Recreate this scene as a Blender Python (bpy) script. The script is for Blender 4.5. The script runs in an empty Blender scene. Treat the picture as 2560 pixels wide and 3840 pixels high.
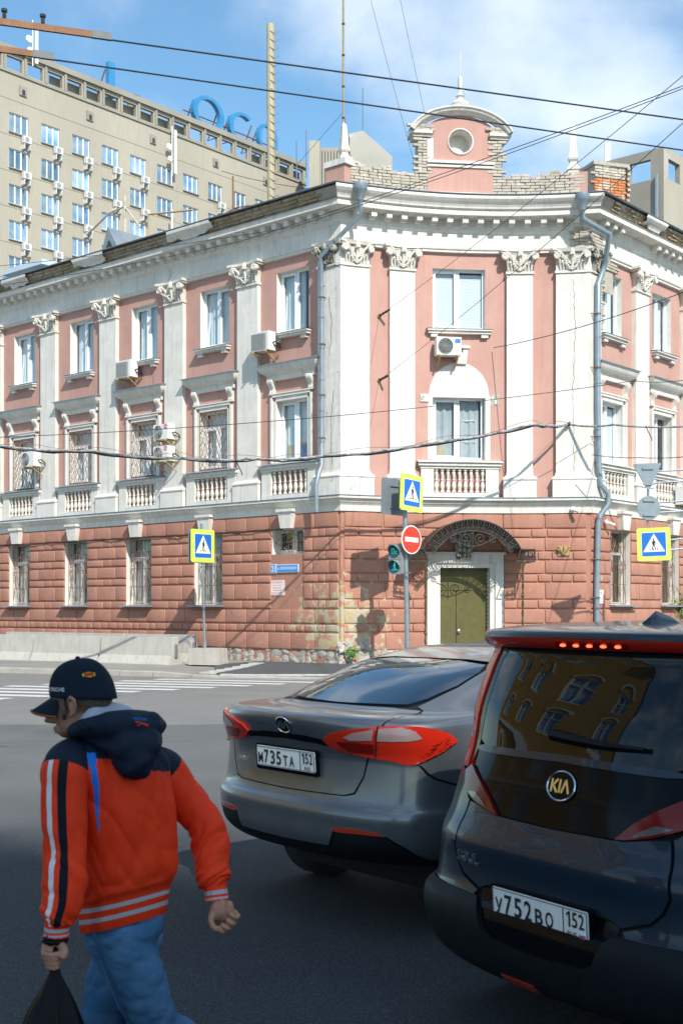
import bpy, bmesh, math, random
from mathutils import Vector, Matrix, noise
R=math.radians
random.seed(7)
SC=bpy.context.scene
COL=SC.collection
# ---------------------------------------------------------------- camera
cam=bpy.data.cameras.new('camera'); camo=bpy.data.objects.new('camera',cam); COL.objects.link(camo)
camo.location=(0,0,1.7); camo.rotation_euler=(R(90),0,0)
cam.sensor_fit='HORIZONTAL'; cam.sensor_width=24.0; cam.lens=44.06
cam.shift_y=365/2560; cam.clip_end=3000; cam.clip_start=.05
cam.dof.use_dof=True; cam.dof.focus_distance=26; cam.dof.aperture_fstop=9
SC.camera=camo
# ---------------------------------------------------------------- world, sun, exposure
SUN=Vector((.39,-1,.95)).normalized()
EL=math.asin(SUN.z); AZ=math.atan2(SUN.x,SUN.y)
W=bpy.data.worlds.new('World'); SC.world=W; W.use_nodes=True
def build_world():
    nt=W.node_tree; nt.nodes.clear(); N=nt.nodes.new; L=nt.links.new
    out=N('ShaderNodeOutputWorld'); bg=N('ShaderNodeBackground'); bg.inputs[1].default_value=.15
    sky=N('ShaderNodeTexSky'); sky.sky_type='NISHITA'; sky.sun_disc=False
    sky.sun_elevation=EL; sky.sun_rotation=AZ; sky.air_density=1.0; sky.dust_density=.6; sky.ozone_density=1.5
    tc=N('ShaderNodeTexCoord'); sp=N('ShaderNodeSeparateXYZ'); L(tc.outputs['Generated'],sp.inputs[0])
    ad=N('ShaderNodeMath'); ad.operation='ADD'; ad.inputs[1].default_value=.35; L(sp.outputs[2],ad.inputs[0])
    mx=N('ShaderNodeMath'); mx.operation='MAXIMUM'; mx.inputs[1].default_value=.05; L(ad.outputs[0],mx.inputs[0])
    dx=N('ShaderNodeMath'); dx.operation='DIVIDE'; L(sp.outputs[0],dx.inputs[0]); L(mx.outputs[0],dx.inputs[1])
    dy=N('ShaderNodeMath'); dy.operation='DIVIDE'; L(sp.outputs[1],dy.inputs[0]); L(mx.outputs[0],dy.inputs[1])
    cb=N('ShaderNodeCombineXYZ'); L(dx.outputs[0],cb.inputs[0]); L(dy.outputs[0],cb.inputs[1])
    mp=N('ShaderNodeMapping'); mp.inputs['Location'].default_value=(CLOUD[0],CLOUD[1],3.1); L(cb.outputs[0],mp.inputs[0])
    n1=N('ShaderNodeTexNoise'); n1.inputs['Scale'].default_value=2.6; n1.inputs['Detail'].default_value=9; n1.inputs['Roughness'].default_value=.52; n1.inputs['Distortion'].default_value=.25
    L(mp.outputs[0],n1.inputs['Vector'])
    rp=N('ShaderNodeValToRGB'); rp.color_ramp.elements[0].position=.41; rp.color_ramp.elements[1].position=.70
    rp.color_ramp.interpolation='EASE'; L(n1.outputs[0],rp.inputs[0])
    fd=N('ShaderNodeMapRange'); fd.inputs[1].default_value=-.02; fd.inputs[2].default_value=.15; L(sp.outputs[2],fd.inputs[0])
    ml=N('ShaderNodeMath'); ml.operation='MULTIPLY'; L(rp.outputs[0],ml.inputs[0]); L(fd.outputs[0],ml.inputs[1])
    m2=N('ShaderNodeMath'); m2.operation='MULTIPLY'; m2.inputs[1].default_value=.86; L(ml.outputs[0],m2.inputs[0])
    mix=N('ShaderNodeMix'); mix.data_type='RGBA'; L(m2.outputs[0],mix.inputs[0])
    tint=N('ShaderNodeMix'); tint.data_type='RGBA'; tint.blend_type='MULTIPLY'; tint.inputs[0].default_value=1
    tint.inputs[7].default_value=SKYTINT; L(sky.outputs[0],tint.inputs[6])
    L(tint.outputs[2],mix.inputs[6]); mix.inputs[7].default_value=CLOUDCOL
    L(mix.outputs[2],bg.inputs[0]); L(bg.outputs[0],out.inputs[0])
CLOUD=(4.2,.6); SKYTINT=(.80,1.06,1.08,1); CLOUDCOL=(5.6,6.1,6.7,1)
build_world()
sl=bpy.data.lights.new('sun','SUN'); sl.energy=4.2; sl.angle=R(.53); sl.color=(1,.945,.86)
so=bpy.data.objects.new('sun',sl); COL.objects.link(so)
so.rotation_euler=(-SUN).to_track_quat('-Z','Y').to_euler(); so.location=(20,-40,40)
vs=SC.view_settings; vs.view_transform='Standard'; vs.look='None'; vs.gamma=1; vs.use_curve_mapping=False; vs.exposure=.36
SC.cycles.use_denoising=True; SC.cycles.max_bounces=8; SC.cycles.transparent_max_bounces=16; SC.cycles.caustics_reflective=False; SC.cycles.caustics_refractive=False
SC.cycles.sample_clamp_indirect=6
# ---------------------------------------------------------------- materials
MT={}
def nodes_mat(name):
    m=bpy.data.materials.new(name); m.use_nodes=True; nt=m.node_tree
    return m,nt,nt.nodes['Principled BSDF']
def rgba(c): return (c[0],c[1],c[2],1)
def noise_node(nt,vec,scale,detail=5,rough=.6,stretch=None):
    N=nt.nodes.new
    if stretch:
        mp=N('ShaderNodeMapping'); mp.inputs['Scale'].default_value=stretch; nt.links.new(vec,mp.inputs[0]); vec=mp.outputs[0]
    n=N('ShaderNodeTexNoise'); n.inputs['Scale'].default_value=scale; n.inputs['Detail'].default_value=detail; n.inputs['Roughness'].default_value=rough
    nt.links.new(vec,n.inputs['Vector']); return n.outputs[0]
def ramp(nt,fac,a,b):
    r=nt.nodes.new('ShaderNodeMapRange'); r.inputs[1].default_value=a; r.inputs[2].default_value=b; nt.links.new(fac,r.inputs[0]); return r.outputs[0]
def ramp_to(nt,fac,lo,hi):
    r=nt.nodes.new('ShaderNodeMapRange'); r.inputs[3].default_value=lo; r.inputs[4].default_value=hi; nt.links.new(fac,r.inputs[0]); return r.outputs[0]
def math_node(nt,op,a,b):
    m=nt.nodes.new('ShaderNodeMath'); m.operation=op
    for i,x in enumerate((a,b)):
        if x is None: continue
        if isinstance(x,(int,float)): m.inputs[i].default_value=x
        else: nt.links.new(x,m.inputs[i])
    return m.outputs[0]
def mixc(nt,fac,a,b):
    m=nt.nodes.new('ShaderNodeMix'); m.data_type='RGBA'
    for k,x in ((0,fac),(6,a),(7,b)):
        if isinstance(x,(int,float)): m.inputs[k].default_value=x
        elif isinstance(x,(tuple,list)): m.inputs[k].default_value=rgba(x)
        else: nt.links.new(x,m.inputs[k])
    return m.outputs[2]
def mat(name,c1,c2=None,scale=3,rough=.8,bump=0,bscale=40,metal=0,peel=None,peelscale=2.5,peelth=(.6,.66),streak=None,coat=0,spec=.5,local=False,peelmask=None,streakth=(.5,.75),vary=0):
    """plain surface: two tones mixed by noise, optional peeling patches, rain streaks and bump"""
    if name in MT: return MT[name]
    m,nt,b=nodes_mat(name); N=nt.nodes.new; L=nt.links.new
    g=N('ShaderNodeNewGeometry'); vec=g.outputs['Position']
    if local: vec=N('ShaderNodeTexCoord').outputs['Object']
    col=c1
    if c2 is not None:
        f=ramp(nt,noise_node(nt,vec,scale),.35,.68); col=mixc(nt,f,c1,c2)
    if streak is not None:
        f=ramp(nt,noise_node(nt,vec,1.0,6,.7,(9,9,.55)),streakth[0],streakth[1]); col=mixc(nt,f,col,streak)
    if peel is not None:
        f=noise_node(nt,vec,peelscale,8,.66)
        if peelmask: f=math_node(nt,'ADD',f,peelmask(nt,vec))
        f=ramp(nt,f,peelth[0],peelth[1])
        pc=peel if not isinstance(peel[0],(tuple,list)) else mixc(nt,ramp(nt,noise_node(nt,vec,7,3),.42,.55),peel[0],peel[1])
        col=mixc(nt,f,col,pc)
    if vary:
        oi=N('ShaderNodeObjectInfo'); hs=N('ShaderNodeHueSaturation'); L(ramp_to(nt,oi.outputs['Random'],1-vary,1+vary),hs.inputs['Value'])
        if isinstance(col,(tuple,list)): hs.inputs['Color'].default_value=rgba(col)
        else: L(col,hs.inputs['Color'])
        col=hs.outputs[0]
    if isinstance(col,(tuple,list)): b.inputs['Base Color'].default_value=rgba(col)
    else: L(col,b.inputs['Base Color'])
    b.inputs['Roughness'].default_value=rough; b.inputs['Metallic'].default_value=metal
    b.inputs['Specular IOR Level'].default_value=spec
    if coat: b.inputs['Coat Weight'].default_value=coat; b.inputs['Coat Roughness'].default_value=.04
    if bump:
        bp=N('ShaderNodeBump'); bp.inputs['Strength'].default_value=bump; bp.inputs['Distance'].default_value=.02
        L(noise_node(nt,vec,bscale,6,.65),bp.inputs['Height']); L(bp.outputs[0],b.inputs['Normal'])
    MT[name]=m; return m
def glass_mat(name,tint=(.9,.95,1),rough=.01,base=.10):
    """thin window pane: sky reflection over a clear sheet"""
    if name in MT: return MT[name]
    m,nt,b=nodes_mat(name); N=nt.nodes.new; L=nt.links.new
    out=nt.nodes['Material Output']; tr=N('ShaderNodeBsdfTransparent'); tr.inputs[0].default_value=rgba(tint)
    gl=N('ShaderNodeBsdfGlossy'); gl.inputs['Roughness'].default_value=rough; gl.inputs[0].default_value=(1,1,1,1)
    lw=N('ShaderNodeLayerWeight'); lw.inputs[0].default_value=.5
    f=math_node(nt,'ADD',math_node(nt,'MULTIPLY',math_node(nt,'POWER',lw.outputs['Facing'],4),.85),base)
    mx=N('ShaderNodeMixShader'); L(f,mx.inputs[0]); L(tr.outputs[0],mx.inputs[1]); L(gl.outputs[0],mx.inputs[2]); L(mx.outputs[0],out.inputs[0])
    nt.nodes.remove(b); MT[name]=m; return m
# ---------------------------------------------------------------- mesh helpers
class MB:
    def __init__(s): s.v=[]; s.f=[]; s.m=[]
    def add(s,vs,fs,mi=0):
        k=len(s.v); s.v+=[tuple(v) for v in vs]; s.f+=[tuple(i+k for i in f) for f in fs]; s.m+=[mi]*len(fs); return s
    def box(s,x0,x1,y0,y1,z0,z1,mi=0,M=None):
        p=[Vector((x,y,z)) for z in (z0,z1) for y in (y0,y1) for x in (x0,x1)]
        if M is not None: p=[M@v for v in p]
        return s.add(p,[(0,2,3,1),(4,5,7,6),(0,1,5,4),(2,6,7,3),(0,4,6,2),(1,3,7,5)],mi)
    def wedge(s,pts_bottom,pts_top,mi=0):
        n=len(pts_bottom); s.add(list(pts_bottom)+list(pts_top),[tuple(range(n))[::-1],tuple(range(n,2*n))]+[(i,(i+1)%n,n+(i+1)%n,n+i) for i in range(n)],mi); return s
    def tube(s,pts,r,seg=6,mi=0,cap=True,closed=False):
        pts=[Vector(p) for p in pts]; n=len(pts); rr=r if isinstance(r,(list,tuple)) else [r]*n
        rings=[]; up=None
        for i in range(n):
            a=pts[i-1] if (i>0 or closed) else pts[i]; b=pts[(i+1)%n] if (i<n-1 or closed) else pts[i]
            d=(b-a)
            d=d.normalized() if d.length>1e-9 else Vector((0,0,1))
            if up is None: up=Vector((0,0,1)) if abs(d.z)<.9 else Vector((1,0,0))
            sd=d.cross(up)
            if sd.length<1e-6: sd=d.orthogonal()
            sd.normalize(); up=sd.cross(d).normalized()
            rings.append([pts[i]+(sd*math.cos(2*math.pi*k/seg)+up*math.sin(2*math.pi*k/seg))*rr[i] for k in range(seg)])
        vs=[v for ring in rings for v in ring]; fs=[]
        for i in range(n if closed else n-1):
            j=(i+1)%n
            for k in range(seg): fs.append((i*seg+k,i*seg+(k+1)%seg,j*seg+(k+1)%seg,j*seg+k))
        if cap and not closed: fs.append(tuple(range(seg))[::-1]); fs.append(tuple((n-1)*seg+k for k in range(seg)))
        return s.add(vs,fs,mi)
    def lathe(s,prof,seg=12,mi=0,M=None,caps=True):
        vs=[];fs=[]
        for r,z in prof:
            for k in range(seg):
                a=2*math.pi*k/seg; p=Vector((r*math.cos(a),r*math.sin(a),z)); vs.append(M@p if M is not None else p)
        for i in range(len(prof)-1):
            for k in range(seg): fs.append((i*seg+k,i*seg+(k+1)%seg,(i+1)*seg+(k+1)%seg,(i+1)*seg+k))
        if caps: fs.append(tuple(range(seg))[::-1]); fs.append(tuple((len(prof)-1)*seg+k for k in range(seg)))
        return s.add(vs,fs,mi)
    def prism(s,poly,y0,y1,mi=0,M=None):
        """poly in (x,z), extruded y0..y1"""
        n=len(poly); a=[Vector((x,y0,z)) for x,z in poly]; b=[Vector((x,y1,z)) for x,z in poly]
        if M is not None: a=[M@v for v in a]; b=[M@v for v in b]
        return s.add(a+b,[tuple(range(n)),tuple(range(n,2*n))[::-1]]+[(i,n+i,n+(i+1)%n,(i+1)%n) for i in range(n)],mi)
    def grid(s,P,nu,nv,mi=0,closeu=False):
        """P[i][j] rows"""
        vs=[p for row in P for p in row]; fs=[]
        for i in range(nu-1 if not closeu else nu):
            for j in range(nv-1):
                i2=(i+1)%nu; fs.append((i*nv+j,i2*nv+j,i2*nv+j+1,i*nv+j+1))
        return s.add(vs,fs,mi)
    def mesh(s,name,mats,smooth=False,recalc=True,angle=None):
        me=bpy.data.meshes.new(name); me.from_pydata(s.v,[],s.f)
        for m in (mats if isinstance(mats,(list,tuple)) else [mats]): me.materials.append(m)
        if any(s.m): me.polygons.foreach_set('material_index',s.m)
        if recalc:
            bm=bmesh.new(); bm.from_mesh(me); bmesh.ops.recalc_face_normals(bm,faces=bm.faces); bm.to_mesh(me); bm.free()
        if smooth: me.polygons.foreach_set('use_smooth',[True]*len(me.polygons))
        if angle is not None:
            me.polygons.foreach_set('use_smooth',[True]*len(me.polygons))
            try: me.set_sharp_from_angle(angle=angle)
            except Exception: pass
        me.update(); return me
WM={}
I4=Matrix.Identity(4)
def link(o,parent=None,M=None):
    COL.objects.link(o); M=I4 if M is None else M; WM[o.name]=M
    if parent is not None: o.parent=parent; o.matrix_basis=WM[parent.name].inverted()@M
    else: o.matrix_basis=M
    return o
def ob(name,me,parent=None,M=None): return link(bpy.data.objects.new(name,me),parent,M)
def put(name,mb,mats,parent=None,M=None,smooth=False,angle=None):
    """mb holds world coordinates relative to M"""
    return ob(name,mb.mesh(name,mats,smooth,True,angle),parent,M)
def thing(name,label,cat,loc=(0,0,0),group=None,M=None):
    o=bpy.data.objects.new(name,None); link(o,None,M if M is not None else Matrix.Translation(loc)); return tag(o,label,cat,group)
def tag(o,label=None,cat=None,group=None,kind=None):
    if label: o['label']=label
    if cat: o['category']=cat
    if group: o['group']=group
    if kind: o['kind']=kind
    return o
def T(x,y,z): return Matrix.Translation((x,y,z))
def RZ(a): return Matrix.Rotation(a,4,'Z')
def RX(a): return Matrix.Rotation(a,4,'X')
def RY(a): return Matrix.Rotation(a,4,'Y')
def smoothstep(a,b,x):
    t=max(0,min(1,(x-a)/(b-a))); return t*t*(3-2*t)
def clip_poly(poly,x0,x1,y0,y1):
    def cl(p,ax,v,keep):
        o=[]
        for i in range(len(p)):
            a=p[i-1];b=p[i]; ia=(a[ax]>=v) if keep else (a[ax]<=v); ib=(b[ax]>=v) if keep else (b[ax]<=v)
            if ia!=ib:
                t=(v-a[ax])/(b[ax]-a[ax]); o.append((a[0]+(b[0]-a[0])*t,a[1]+(b[1]-a[1])*t))
            if ib: o.append(b)
        return o
    for ax,v,k in ((0,x0,True),(0,x1,False),(1,y0,True),(1,y1,False)):
        if len(poly)<3: return []
        poly=cl(poly,ax,v,k)
    return poly
TXT={}
def eval_mesh(o):
    """evaluated mesh of one object, worked out in a scratch scene"""
    sc=bpy.data.scenes.new('scratch'); sc.collection.objects.link(o)
    dg=sc.view_layers[0].depsgraph
    if dg is None:
        sc.view_layers[0].update(); dg=sc.view_layers[0].depsgraph
    dg.update(); me=bpy.data.meshes.new_from_object(o.evaluated_get(dg)); bpy.data.scenes.remove(sc); return me
def text_mesh(s,size=1.0,bold=0.0,sx=1.0,shear=0,extrude=0.0):
    """mesh of a line of text, centred on origin, lying in XZ facing -Y"""
    key=(s,size,bold,sx,shear,extrude)
    if key in TXT: return TXT[key]
    cu=bpy.data.curves.new('txt','FONT'); cu.body=s; cu.size=size; cu.align_x='CENTER'; cu.align_y='CENTER'; cu.offset=bold; cu.shear=shear; cu.extrude=extrude; cu.resolution_u=4
    o=bpy.data.objects.new('txt',cu); me=eval_mesh(o)
    bpy.data.objects.remove(o); bpy.data.curves.remove(cu)
    vs=[(v.co.x*sx,-v.co.z,v.co.y) for v in me.vertices]; fs=[tuple(p.vertices) for p in me.polygons]
    if vs:
        cx=(min(v[0] for v in vs)+max(v[0] for v in vs))/2; cz=(min(v[2] for v in vs)+max(v[2] for v in vs))/2
        vs=[(v[0]-cx,v[1],v[2]-cz) for v in vs]
    bpy.data.meshes.remove(me); TXT[key]=(vs,fs); return TXT[key]
def add_text(mb,s,cx,cz,height,width=None,y=0,mi=0,bold=0.0,extrude=0.0,shear=0):
    vs,fs=text_mesh(s,1.0,bold,1.0,shear,extrude)
    w=max(v[0] for v in vs)*2; h=max(v[2] for v in vs)*2
    kz=height/h; kx=(width/w) if width else kz
    mb.add([(cx+v[0]*kx,y+v[1]*kz,cz+v[2]*kz) for v in vs],fs,mi)
PINK=(.60,.255,.19); 
# ---------------------------------------------------------------- shared materials
m_white=mat('white_plaster',(.755,.728,.675),(.65,.625,.57),2.2,.85,.25,30,streak=(.46,.44,.385),streakth=(.50,.84),peel=(.42,.38,.30),peelscale=3.2,peelth=(.735,.76))
m_whited=mat('white_plaster_worn',(.76,.735,.69),(.64,.62,.57),4,.9,.4,30,streak=(.46,.44,.38),peel=((.42,.38,.28),(.52,.48,.4)),peelscale=5,peelth=(.63,.67))
m_pink=mat('pink_plaster',(.535,.32,.268),(.475,.27,.224),1.3,.88,.2,25,streak=(.485,.25,.205),peel=((.62,.36,.17),(.68,.5,.4)),peelscale=1.9,peelth=(.715,.735))
CA=(0.005,32.0); CB=(6.40,32.7)
def corner_mask(nt,vec):
    d=nt.nodes.new('ShaderNodeVectorMath'); d.operation='DISTANCE'; nt.links.new(vec,d.inputs[0]); d.inputs[1].default_value=(-.1,32.0,1.3)
    a=ramp(nt,d.outputs['Value'],2.1,.2); return math_node(nt,'MULTIPLY',a,.24)
m_base=mat('base_plaster',(.465,.226,.160),(.395,.186,.130),2.5,.9,.35,22,streak=(.375,.18,.14),peel=((.47,.36,.18),(.45,.40,.31)),peelscale=4.2,peelth=(.648,.69),peelmask=corner_mask,vary=.055)
m_reveal=mat('reveal_paint',(.76,.745,.70),(.66,.645,.59),4,.9,.2)
m_frame=mat('window_frame_white',(.84,.86,.88),None,rough=.4)
m_oldframe=mat('old_window_frame',(.62,.63,.62),(.48,.48,.46),9,.6)
m_glass=glass_mat('window_glass',(.88,.94,.95),.01,.085)
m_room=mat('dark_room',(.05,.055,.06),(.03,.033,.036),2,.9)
m_curtain=mat('curtain',(.74,.80,.82),(.62,.68,.70),3,.9)
m_blind=mat('blind_slats',(.84,.87,.90),None,rough=.7)
m_zinc=mat('zinc_pipe',(.29,.355,.41),(.235,.29,.335),5,.42,.1,60,metal=.35)
m_roof=mat('roof_sheet',(.30,.34,.38),(.22,.25,.28),3,.45,.1,20,metal=.3,peel=(.3,.15,.08),peelth=(.72,.75))
m_brickw=mat('weathered_brick',(.52,.47,.395),(.42,.375,.31),5,.92,.5,40,peel=(.66,.62,.55),peelscale=6,peelth=(.6,.64),vary=.12)
m_brickd=mat('bare_brick_brown',(.42,.32,.20),(.29,.22,.14),4,.95,.6,30,peel=(.42,.35,.24),peelscale=8,peelth=(.6,.66))
m_brickr=mat('red_brick',(.52,.185,.075),(.60,.27,.12),3,.92,.5,40,peel=(.55,.47,.38),peelscale=3,peelth=(.56,.60))
m_mortar=mat('mortar',(.48,.44,.37),(.38,.35,.29),6,.95,.4,30)
m_capital=mat('capital_stone',(.74,.71,.645),(.58,.55,.48),9,.9,.3,50,peel=(.35,.32,.26),peelscale=7,peelth=(.66,.72))
m_capital_d=mat('capital_stone_dirty',(.52,.50,.44),(.22,.21,.17),8,.95,.4,40,peel=(.05,.05,.04),peelscale=7,peelth=(.55,.62))
m_rust=mat('rusty_iron',(.30,.15,.075),(.22,.105,.05),14,.75)
m_iron=mat('dark_iron',(.05,.055,.06),(.03,.03,.03),10,.5,metal=.4)
m_ironlight=mat('wrought_iron_grey',(.20,.185,.16),(.12,.11,.095),12,.5,metal=.5)
m_stone=mat('rubble_stone',(.46,.43,.38),(.34,.31,.27),6,.95,.6,20)
def asphalt_mat(name,c1,c2,stain,crack=.5,near_shaded=None):
    m,nt,p=nodes_mat(name); N=nt.nodes.new; L=nt.links.new; vec=N('ShaderNodeNewGeometry').outputs['Position']
    col=mixc(nt,ramp(nt,noise_node(nt,vec,.5,6,.62),.35,.68),c1,c2)
    if near_shaded:
        # darker near surfacing with street shade also put into its colour, ragged border
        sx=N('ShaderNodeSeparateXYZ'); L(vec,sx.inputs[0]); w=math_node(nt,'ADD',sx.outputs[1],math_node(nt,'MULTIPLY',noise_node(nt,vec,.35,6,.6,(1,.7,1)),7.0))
        col=mixc(nt,ramp(nt,w,15.8,11.6),col,mixc(nt,ramp(nt,noise_node(nt,vec,.8,6,.62),.35,.68),near_shaded,tuple(x*.8 for x in near_shaded)))
    col=mixc(nt,math_node(nt,'MULTIPLY',ramp(nt,noise_node(nt,vec,.33,7,.65,(1,.45,1)),.54,.70),.8),col,stain)
    sp=ramp(nt,noise_node(nt,vec,95,3,.7),.50,.80); col=mixc(nt,math_node(nt,'MULTIPLY',sp,.45),col,tuple(min(1,x*1.9) for x in c1))
    dk=ramp(nt,noise_node(nt,vec,60,3,.7),.50,.32); col=mixc(nt,math_node(nt,'MULTIPLY',dk,.4),col,tuple(x*.45 for x in c1))
    v=N('ShaderNodeTexVoronoi'); v.feature='DISTANCE_TO_EDGE'; v.inputs['Scale'].default_value=.32
    ad=N('ShaderNodeVectorMath'); ad.operation='ADD'; n=N('ShaderNodeTexNoise'); n.inputs['Scale'].default_value=1.4; n.inputs['Detail'].default_value=6; L(vec,n.inputs['Vector']); L(vec,ad.inputs[0]); L(n.outputs['Color'],ad.inputs[1]); L(ad.outputs[0],v.inputs['Vector'])
    ck=math_node(nt,'MULTIPLY',ramp(nt,v.outputs['Distance'],.010,.002),ramp(nt,noise_node(nt,vec,.21,3),.50,.58)); col=mixc(nt,math_node(nt,'MULTIPLY',ck,crack),col,tuple(x*.3 for x in c1))
    L(col,p.inputs['Base Color']); p.inputs['Roughness'].default_value=.85; p.inputs['Specular IOR Level'].default_value=.22
    bp=N('ShaderNodeBump'); bp.inputs['Strength'].default_value=.55; bp.inputs['Distance'].default_value=.012; L(noise_node(nt,vec,150,5,.7),bp.inputs['Height']); L(bp.outputs[0],p.inputs['Normal']); MT[name]=m; return m
m_asphalt=asphalt_mat('asphalt',(.225,.218,.206),(.19,.185,.176),(.145,.142,.137))
m_asphnear=asphalt_mat('asphalt_near_shaded',(.150,.152,.150),(.125,.127,.127),(.088,.091,.094),near_shaded=(.029,.037,.046))
m_asph2=mat('fresh_asphalt',(.085,.088,.092),(.07,.073,.077),1.5,.9,.5,120)
m_walk=mat('pavement_asphalt',(.27,.255,.23),(.22,.21,.19),1.3,.95,.4,90)
m_kerb=mat('kerb_concrete',(.42,.40,.35),(.33,.31,.27),3,.9,.4,40)
m_paint=mat('road_paint',(.62,.615,.59),(.48,.48,.46),5,.8,.1,60,peel=(.2,.2,.2),peelscale=7,peelth=(.62,.68))
m_conc=mat('barrier_concrete',(.50,.48,.43),(.43,.41,.365),2.5,.9,.4,45,streak=(.36,.345,.31))
m_galv=mat('galvanised_steel',(.30,.345,.375),(.25,.29,.32),6,.42,.1,50,metal=.5)
m_black=mat('black_rubber',(.015,.016,.018),None,rough=.6)
m_plasticw=mat('white_plastic',(.78,.78,.76),(.70,.70,.67),6,.5)
m_leaf=mat('weed_leaf',(.09,.22,.03),(.13,.28,.05),6,.6)
m_leafy=mat('weed_leaf_yellow',(.42,.34,.05),(.30,.34,.06),6,.6)
# ---------------------------------------------------------------- ground
dL=Vector((-.757,.654,0)).normalized(); dR=Vector((.652,.758,0)).normalized()
nLo=Vector((-dL.y,dL.x,0)); nRo=Vector((dR.y,-dR.x,0))
def ground():
    mb=MB(); S=900
    mb.add([(-S,-S,0),(S,-S,0),(S,S,0),(-S,S,0)],[(0,1,2,3)])
    o=put('road',mb,m_asphalt); tag(o,kind='structure'); return o
road=ground()
KERB=[(-40,45.6),(-16,36.6),(-9.2,33.7),(-4.7,31.75),(-3.7,31.35),(-2.6,31.05),(.5,30.3),(3.2,29.9),(5.6,30.4),(8.2,31.9),(12,35.6),(30,56.5)]
WALLN=[(-40,66.5),(-15.2,45.1),(-10,40.62),(-5,36.3),(-4,35.43),(-3,34.57),(0,32.0),(3.2,32.5),(6.4,32.7),(8,34.55),(12,39.2),(30,60.1)]
def sidewalk():
    mb=MB(); n=len(KERB); N=7; rows=[]
    zk=[.13,.13,.13,.12,.06,.03,.03,.03,.06,.12,.13,.13]
    for i in range(n):
        a=Vector((*KERB[i],0)); b=Vector((*WALLN[i],0)); d=(b-a).normalized(); b=b+d*.6
        rows.append([(*(a.lerp(b,j/(N-1))).xy, zk[i]+(.30-zk[i])*min(1,j/(N-2))) for j in range(N)])
    mb.grid(rows,n,N)
    o=put('pavement',mb,[m_walk],smooth=True); tag(o,kind='structure')
    # kerb stones as separate blocks along the edge
    pts=[]; 
    for i in range(1,n-1):
        a=Vector((*KERB[i],zk[i])); b=Vector((*KERB[i+1],zk[i+1])); L=(b-a).length; k=max(1,round(L/1.0))
        for j in range(k): pts.append((a.lerp(b,j/k),a.lerp(b,(j+1)/k)))
    kerb=MB(); first=True
    ks=bpy.data.objects.new('kerb',None); link(ks); tag(ks,kind='structure')
    rnd=random.Random(3)
    for a,b in pts:
        d=(b-a); d.z=0; L=d.length; d.normalize(); nn=Vector((-d.y,d.x,0))*-1
        if nn.y>0: nn=-nn
        m2=MB(); g=.008; h=rnd.uniform(-.004,.006)
        p=[a+d*g,b-d*g]; q=[x+nn*.16 for x in p]
        bot=[Vector((x.x,x.y,-.05)) for x in (p[0],p[1],q[1],q[0])]; top=[Vector((x.x,x.y,x.z+.012+h)) for x in (p[0],p[1])]+[Vector((q[1].x,q[1].y,max(.012,q[1].z-.01+h))),Vector((q[0].x,q[0].y,max(.012,q[0].z-.01+h)))]
        m2.wedge(bot,top); put('kerb_stone',m2,[m_kerb],ks)
    return o
walk=sidewalk()
def sheet(name,poly,z,m,parent):
    mb=MB(); mb.add([(x,y,z(x,y) if callable(z) else z) for x,y in poly],[tuple(range(len(poly)))]); return put(name,mb,[m],parent)
def walk_z(x,y):
    # height of the pavement sheet near the corner
    best=None
    for i in range(len(KERB)-1):
        a=Vector(KERB[i]);b=Vector(KERB[i+1])
        c=Vector(WALLN[i]);d=Vector(WALLN[i+1])
        if min(a.x,c.x)-.01<=x<=max(b.x,d.x)+.01:
            for k in range(21):
                f=k/20; A=a.lerp(b,f);B=c.lerp(d,f)
                dd=B-A; t=((Vector((x,y))-A).dot(dd))/dd.length_squared; e=(A+dd*t-Vector((x,y))).length
                if best is None or e<best[0]: best=(e,t,f,i)
    zk=[.13,.13,.13,.12,.06,.03,.03,.03,.06,.12,.13,.13]
    if best is None: return .13
    e,t,f,i=best; z0=zk[i]+(zk[i+1]-zk[i])*f; return z0+(.30-z0)*max(0,min(1,t*1.2))
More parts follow.
